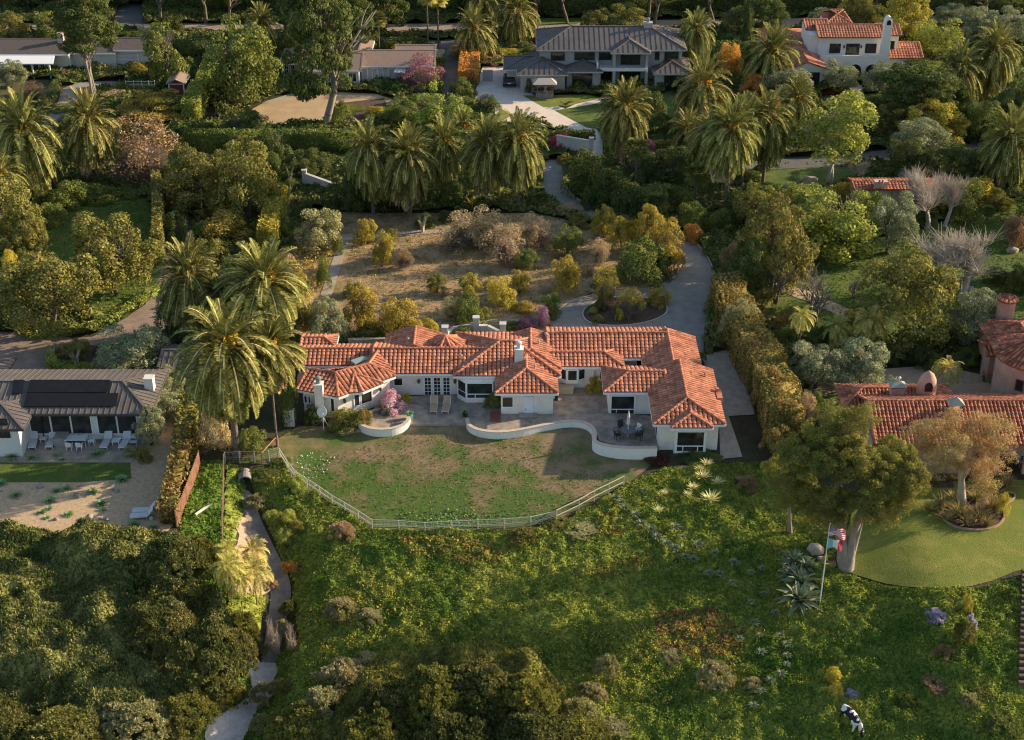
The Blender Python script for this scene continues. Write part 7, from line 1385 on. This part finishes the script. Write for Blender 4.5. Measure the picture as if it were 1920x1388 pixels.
rail_fence('garden_fence', [(237,166),(252,166),(267,166),(280,166),(291,166)], 1.2, TRIM, 'low white picket fence by the round citrus bush', rails=(.9,.45), mesh=True)
rail_fence('timber_rail', [(492,868),(512,845),(522,836)], 1.0, mat('reddish_timber', (.34,.17,.09)), 'reddish timber handrail beside the slim palm trunk', rails=(1.0,), rr_=.06)
q = [G(375,876), G(369,893), G(360,918), G(350,945), G(340,970), G(332,990)]; rf_ = thing('metal_fence', q[0], 'rusty brown corrugated metal fence running down the slope', 'fence'); RM = mat('rusty_metal', (.17,.075,.045), (.28,.15,.10), scale=1.5, rough=.8)
for u, v in zip(q[:-1], q[1:]):
    a = MB(); L_ = (v-u).length; n = int(L_/.14); V, F = [], []; d = (v-u).normalized(); s_ = Vector((-d.y,d.x,0)).normalized()
    for k in range(n+1):
        c = u.lerp(v, k/n)+s_*(.035 if k % 2 else -.035)
        for z, o_ in ((-.2,0),(1.65,0),(1.65,.03),(-.2,.03)): V.append(tuple(c+Vector((0,0,z))+s_*o_))
    for k in range(n):
        for j in range(4): F.append((k*4+j, k*4+(j+1)%4, (k+1)*4+(j+1)%4, (k+1)*4+j))
    a.add(V, F); a.build('panel', RM, rf_)
for p in q: a = MB(); a.tube([p-Vector((0,0,.3)), p+Vector((0,0,1.75))], .06, 6); a.build('post', RM, rf_)
# culvert pipe, log, rocks
g_ = G(460,908); a = MB(); d = Vector((.12,-.95,-.12)).normalized(); c = g_+Vector((0,0,.25)); n = 18
pts = [c-d*1.6, c, c+d*.02, c-d*.02, c-d*1.2]; a.tube([c-d*.7, c]+[c+d*.01], [.62,.62,.62], n, cap=False); a.tube([c+d*.01, c-d*1.3], [.5,.48], n, cap=False)
u_ = d.cross(Vector((0,0,1))).normalized(); v_ = u_.cross(d); ring_ = [c+d*.01+u_*(r_*math.cos(k*2*math.pi/n))+v_*(r_*math.sin(k*2*math.pi/n)) for r_ in (.62,.5) for k in range(n)]; a.add(ring_, [(k,(k+1)%n,n+(k+1)%n,n+k) for k in range(n)]); cv = a.build('culvert_pipe', mat('corrugated_steel', (.20,.19,.18), (.3,.28,.26), scale=4)); tag(cv, 'round corrugated culvert pipe opening at the top of the gully', 'pipe')
a = MB(); a.tube([c-d*1.0-u_*0, c-d*1.01], .5, n); a.build('dark_end', DARK, cv)
u, v = G(367,973,.42), G(399,953,.45); a = MB(); a.tube([u, u.lerp(v,.5)+Vector((0,0,.05)), v], [.10,.13,.09], 8); tag(a.build('log', mat('bleached_log', (.42,.4,.33), (.52,.5,.43), scale=4), smooth=True), 'bleached log lying in the bright green strip beside the rusty fence', 'log')
def rock(px, py, wpx, m, desc, h=.7, label=None):
    g_ = G(px, py); s = proj(g_)[2]; r_ = wpx/2/s; rr = np.random.RandomState(int(px*7+py)); import bmesh
    bm = bmesh.new(); bmesh.ops.create_icosphere(bm, subdivisions=3, radius=1)
    for v_ in bm.verts:
        c_ = v_.co; k = 1+.28*(float(vnoise(c_.x*1.5+px, c_.y*1.5+c_.z*1.3+py))-.5)+.12*(float(vnoise(c_.x*4+px, c_.z*4+py))-.5); v_.co = Vector((c_.x*k*r_, c_.y*k*r_*.8, c_.z*k*r_*h))
    me = bpy.data.meshes.new('boulder'); bm.to_mesh(me); bm.free(); me.materials.append(m); me.polygons.foreach_set('use_smooth', [True]*len(me.polygons)); o = bpy.data.objects.new('boulder', me); COL.objects.link(o); o.location = g_+Vector((0,0,r_*h*.45)); return tag(o, label or LB(desc, px, py-5), 'boulder', 'boulders in the gardens')
ROCK = mat('sandstone', (.34,.27,.20), (.50,.42,.33), scale=1.2, bump=.08, bscale=3); ROCKG = mat('grey_stone', (.22,.20,.17), (.34,.31,.27), scale=1.5, bump=.06, bscale=4)
rock(1528,1036,34,ROCK,'large sandstone boulder',.8); rock(1539,1050,16,ROCK,'small sandstone boulder'); 
for x, y, w_ in ((1518,1000,8),(1524,994,8),(1531,989,9),(1538,985,9),(1545,980,8)): rock(x, y, w_, ROCK, 'small edging stone')
for x, y, w_, m_ in ((1519,345,30,ROCK),(1497,355,20,ROCKG),(1476,354,18,ROCK),(1662,305,18,ROCK),(1898,473,22,ROCK),(1742,0,0,None),(1695,665,24,ROCK),(1815,548,24,ROCKG),(1905,452,26,ROCK),(610,168,10,ROCKG)):
    if m_: rock(x, y, w_, m_, 'rounded garden boulder')
for x, y, w_ in ((76,914,14),(144,929,12),(146,933,12),(168,972,16),(190,974,8),(200,976,10),(150,912,6),(212,919,6),(220,922,10),(232,990,12),(3,922,6),(105,975,10)): rock(x, y, w_, ROCKG, 'small rock in the gravel', .75)
# flagpole and two flags
g_ = G(1537,1133); top = Wp(1547,984,g_.y); top = Vector((g_.x, g_.y, top.z)); fp = thing('flagpole', g_, 'tall thin white flagpole standing in the ivy beside the gum tree', 'flagpole'); a = MB(); a.tube([g_-Vector((0,0,.3)), g_+(top-g_)*.5, top], [.05,.042,.028], 8); a.build('pole', WHT, fp); a = MB(); a.lathe((top.x,top.y,top.z-.03),[(.02,0),(.08,.06),(.08,.12),(.02,.17)],10); a.build('finial', mat('brass', (.4,.3,.12)), fp)
def flag(z_, W_, H_, cell, mats_, label, name, ang=-.25, sag=.28):
    nx, ny = 26, 13; V, F, mi = [], [], []; d = Vector((math.cos(ang), math.sin(ang), 0)); n_ = Vector((-d.y,d.x,0))
    for j in range(ny+1):
        for i in range(nx+1):
            u, v = i/nx, j/ny; p = top*1; p.z = z_-v*H_-sag*u*u*W_*.6-.05*math.sin(u*7+v*2); p = p+d*(u*W_*.92+.03)+n_*(.14*math.sin(u*9-v*2.5)*(.25+u)); V.append(tuple(p))
    for j in range(ny):
        for i in range(nx): F.append((j*(nx+1)+i, (j+1)*(nx+1)+i, (j+1)*(nx+1)+i+1, j*(nx+1)+i+1)); mi.append(cell(i/nx, j/ny, i, j))
    me = bpy.data.meshes.new(name); me.from_pydata(V, [], F)
    for m_ in mats_: me.materials.append(m_)
    me.polygons.foreach_set('material_index', mi); me.polygons.foreach_set('use_smooth', [True]*len(F)); me.update(); o = link(name, me); return tag(o, label, 'flag')
FR, FW, FB = mat('flag_red', (.50,.06,.07)), mat('flag_white', (.75,.73,.72)), mat('flag_blue', (.04,.05,.14)); FT = mat('flag_teal', (.22,.50,.48))
us = flag(top.z-.12, 1.35, .85, lambda u, v, i, j: 2 if (u < .42 and j < 7) else j % 2, [FR, FW, FB], 'striped red and white flag with starred blue corner, upper flag on the pole', 'striped_flag')
st_ = MB(); me_ = us.data; 
for j in range(0, 7):
    for i in range(1 if j % 2 else 0, 10, 2):
        k = j*(26+1)+i; a0 = Vector(me_.vertices[k].co); b0 = Vector(me_.vertices[k+28].co); c0 = (a0+b0)/2+Vector((.05,-.02,0)); st_.add([c0+Vector((.028*math.sin(t*1.2566)*(1 if 1 else .5), -.012, .028*math.cos(t*1.2566))) for t in range(5)], [(0,1,2,3,4)])
st_.build('stars', FW, us)
flag(top.z-1.25, 1.2, .85, lambda u, v, i, j: 0 if u < .34 else (1 if u < .67 else 2), [FT, FW, FR], 'teal, white and red striped flag, lower flag on the pole', 'tricolour_flag', sag=.2)
# timber steps at the right edge
TM = mat('old_timber', (.09,.065,.05), (.15,.11,.085), scale=3, bump=.02); q0, q1 = G(1912,1080), G(1905,1290); ts = thing('timber_steps', q0, 'dark weathered timber steps descending along the right edge', 'steps')
for k in range(20): p = q0.lerp(q1, k/19); p.z = float(H(p.x, p.y)); a = MB(); a.box((p.x+1.3, p.y, p.z+.25), (2.4,.28,.7)); a.build('step', TM, ts)
# villa porch chair, edging rail near right wing
q = P(1912,872,.05); chair('porch_chair', 'blue grey armchair on the villa porch at the right edge', (q.x,q.y,.02), R(25), mat('blue_grey_paint', (.20,.26,.32)), mat('blue_grey_paint', (.2,.26,.32)), None); q = P(1893,872,.05); table('porch_table', 'small wooden stool beside the blue porch chair', (q.x,q.y,.02), .25, .45, mat('brown_wood', (.2,.12,.06)))
a = MB(); p = [G(1270,880,.12), G(1300,876,.12), G(1330,873,.12), G(1336,866,.12)]; [a.bar(u,v,.14,.16) for u,v in zip(p[:-1],p[1:])]; tag(a.build('timber_edging', mat('pale_timber', (.4,.33,.3))), 'pale timber edging below the right wing planting', 'edging')
# car seen from behind
def car(loc, rz):
    t = local_thing('parked_car', loc, 'dark grey hatchback parked by the grey roofed house', 'car', None, rz); PAINT = mat('grey_car_paint', (.06,.065,.075), rough=.25, metal=.4)
    prof = [(-2.2,.35),(-2.25,.62),(-2.15,.95),(-1.9,1.0),(-1.45,1.42),(-1.1,1.5),(.2,1.5),(.95,1.02),(2.0,.85),(2.2,.6),(2.2,.35)]; V = []; 
    for x, k in ((-.9,1),(-.82,1),(.82,1),(.9,1)):
        for y, z in prof: V.append((x*(1 if z < 1.02 else .82), y, z if abs(x) < .85 else z-.03))
    n = len(prof); F = [tuple(range(n)), tuple(range(4*n-1,3*n-1,-1))]+[(a*n+i, (a+1)*n+i, (a+1)*n+(i+1)%n, a*n+(i+1)%n) for a in range(3) for i in range(n)]
    a = MB(); a.add(V, F); part(a, 'body', PAINT, t)
    for quad in ([(-.62,-1.86,1.06),(.62,-1.86,1.06),(.58,-1.5,1.4),(-.58,-1.5,1.4)],[(-.58,.27,1.48),(.58,.27,1.48),(.64,.9,1.09),(-.64,.9,1.09)]):
        a = MB(); d = .02; a.add([(x,y+(-d if y<0 else d),z+d) for x,y,z in quad]+[(x,y,z-.01) for x,y,z in quad], [(0,1,2,3),(7,6,5,4),(0,4,5,1),(1,5,6,2),(2,6,7,3),(3,7,4,0)]); part(a, 'window', GLASS, t)
    for s_ in (-1,1): a = MB(); a.box((s_*.75,-.45,1.24),(.03,1.9,.28)); part(a, 'side_window', GLASS, t); a = MB(); a.box((s_*.72,-2.2,.82),(.26,.06,.16)); part(a, 'tail_light', mat('tail_light_red', (.3,.02,.02), rough=.3), t)
    for x in (-.85,.85):
        for y in (-1.4,1.35): a = MB(); a.tube([(x-.12,y,.33),(x+.12,y,.33)], .33, 16); w_ = part(a, 'wheel', mat('tyre_rubber', (.02,.02,.02)), t)
    a = MB(); a.box((0,-2.25,.72),(.5,.02,.13)); part(a, 'number_plate', FW, t); a = MB(); a.box((0,-2.22,.45),(1.6,.08,.14)); part(a, 'bumper', mat('black_plastic', (.02,.02,.02)), t); return t
q = G(955,166); car((q.x, q.y+2.2, q.z+.05), 0)
# small red pavilion
q = G(1021,182); pv = local_thing('garden_pavilion', q, 'small pavilion with red posts, pale hip roof and stone plinth on the lawn', 'pavilion'); RD = mat('red_lacquer', (.40,.06,.05))
a = MB(); a.box((0,0,.3),(2.5,1.9,.6)); a.box((0,0,.63),(2.6,2.0,.08)); part(a, 'plinth', ROCKG, pv)
for i in (-1,1):
    for j in (-1,1): a = MB(); a.box((i*1.05,j*.75,1.5),(.12,.12,1.7)); part(a, 'post', RD, pv)
a = MB(); [a.box((0,j*.75,1.0),(2.1,.05,.07)) for j in (1,)]; part(a, 'railing', RD, pv)
a = MB(); a.add([(-1.75,-1.3,2.25),(1.75,-1.3,2.25),(1.75,1.3,2.25),(-1.75,1.3,2.25),(-.9,0,2.85),(.9,0,2.85)], [(3,2,1,0),(0,1,5,4),(1,2,5),(2,3,4,5),(3,0,4)]); part(a, 'roof', mat('pale_shingle', (.45,.40,.33)), pv)
a = MB(); a.lathe((.1,0,.67),[(.3,0),(.36,.15),(.15,.3),(.12,.6),(.2,.75),(.1,.9),(.02,1.0)],10); part(a, 'statue', ROCK, pv)
# statues grown with the skin modifier
def skinned(name, verts, edges, radii, m, root=0, sub=2):
    me = bpy.data.meshes.new(name); me.from_pydata(verts, edges, []); o = bpy.data.objects.new(name, me); COL.objects.link(o); md = o.modifiers.new('s', 'SKIN'); sv = me.skin_vertices[0].data
    for i, r_ in enumerate(radii): sv[i].radius = (r_, r_) if not isinstance(r_, tuple) else r_
    sv[root].use_root = True; md.use_smooth_shade = True; s = o.modifiers.new('d', 'SUBSURF'); s.levels = s.render_levels = sub
    dg = bpy.context.evaluated_depsgraph_get(); nm = bpy.data.meshes.new_from_object(o.evaluated_get(dg)); bpy.data.objects.remove(o); nm.materials.clear(); nm.materials.append(m); nm.name = name; return nm
def cow_mat():
    m = mat('cow_hide', (.012,.011,.012), rough=.5); t = m.node_tree; N = t.nodes; L = t.links; g = N.new('ShaderNodeTexCoord'); no = N.new('ShaderNodeTexNoise'); no.inputs['Scale'].default_value = 1.55; no.inputs['Detail'].default_value = 1.2
    mp = N.new('ShaderNodeMapping'); mp.inputs['Location'].default_value = (3.1,.7,1.2); L.new(g.outputs['Object'], mp.inputs[0]); L.new(mp.outputs[0], no.inputs[0]); cr = N.new('ShaderNodeValToRGB'); cr.color_ramp.interpolation = 'CONSTANT'; cr.color_ramp.elements[0].color = (.012,.011,.012,1); cr.color_ramp.elements[1].position = .50; cr.color_ramp.elements[1].color = (.72,.70,.68,1); L.new(no.outputs[0], cr.inputs[0]); L.new(cr.outputs[0], N['Principled BSDF'].inputs['Base Color']); return m
cv_ = [(0,-.75,1.22),(0,-.3,1.14),(0,.25,1.14),(0,.62,1.22),(0,.95,1.12),(0,1.2,.82),(0,1.38,.52),(0,1.55,.34)]
ce = [(0,1),(1,2),(2,3),(3,4),(4,5),(5,6),(6,7)]; cr_ = [(.26,.27),(.33,.36),(.34,.38),(.27,.34),(.19,.24),(.14,.17),(.13,.15),(.08,.08)]
def leg(p0, pts, rs):
    global cv_, ce, cr_
    k = p0
    for p, r_ in zip(pts, rs): cv_.append(p); cr_.append(r_); ce.append((k, len(cv_)-1)); k = len(cv_)-1
for s_ in (-1,1):
    leg(0, [(s_*.2,-.78,.95),(s_*.22,-.66,.70),(s_*.21,-.82,.42),(s_*.21,-.78,.08)], [.17,.12,.07,.06]); leg(3, [(s_*.2,.62,.85),(s_*.2,.66,.48),(s_*.2,.64,.08)], [.14,.075,.06]); leg(6, [(s_*.17,1.28,.60),(s_*.27,1.24,.60)], [.05,.03])
leg(0, [(0,-1.0,1.22),(0,-1.08,.95),(0,-1.1,.6)], [.05,.03,.035])
cowm = skinned('cow_body', cv_, ce, cr_, cow_mat()); g_ = G(1592,1364); cow = local_thing('cow_statue', (g_.x-.05, g_.y, g_.z+.22), 'black and white cow statue grazing head down on the ivy slope', 'cow statue'); cow.rotation_euler = (R(-10), 0, R(-152)); cow.scale = (.98,)*3; part(cowm, 'body', None, cow)
a = MB(); 
for s_ in (-1,1): a.tube([(s_*.1,1.25,.66),(s_*.17,1.22,.78),(s_*.14,1.26,.88)], [.03,.02,.006], 6)
part(a, 'horns', mat('horn', (.4,.35,.25)), cow)
for s_ in (-1,1): a = MB(); a.lathe((s_*.105,1.37,.56),[(.0,-.02),(.022,0),(.0,.02)],8); part(a, 'eye', DARK, cow)
a = MB(); a.lathe((0,-.5,.66),[(.08,0),(.15,.06),(.12,.16)],10); part(a, 'udder', mat('udder_pink', (.5,.3,.26)), cow)
dv = [(0,-.3,.5),(0,0,.5),(0,.28,.53),(0,.42,.68),(0,.52,.76),(0,.68,.72),(.09,-.32,.28),(.09,-.34,.03),(-.09,-.32,.28),(-.09,-.34,.03),(.09,.28,.25),(.09,.29,.03),(-.09,.28,.25),(-.09,.29,.03),(0,-.45,.62)]
de = [(0,1),(1,2),(2,3),(3,4),(4,5),(0,6),(6,7),(0,8),(8,9),(2,10),(10,11),(2,12),(12,13),(0,14)]; dr_ = [.1,.11,.13,.08,.09,.05,.06,.035,.06,.035,.05,.035,.05,.035,.025]
dm = skinned('dog_statue', dv, de, dr_, mat('white_stone', (.7,.68,.64))); g_ = G(1817,541); o = bpy.data.objects.new('dog_statue', dm); COL.objects.link(o); o.location = (g_.x, g_.y, g_.z+.95); o.rotation_euler = (0,0,R(100)); o.scale = (1.1,)*3; tag(o, 'small white dog statue standing on a boulder on the right lawn', 'statue')
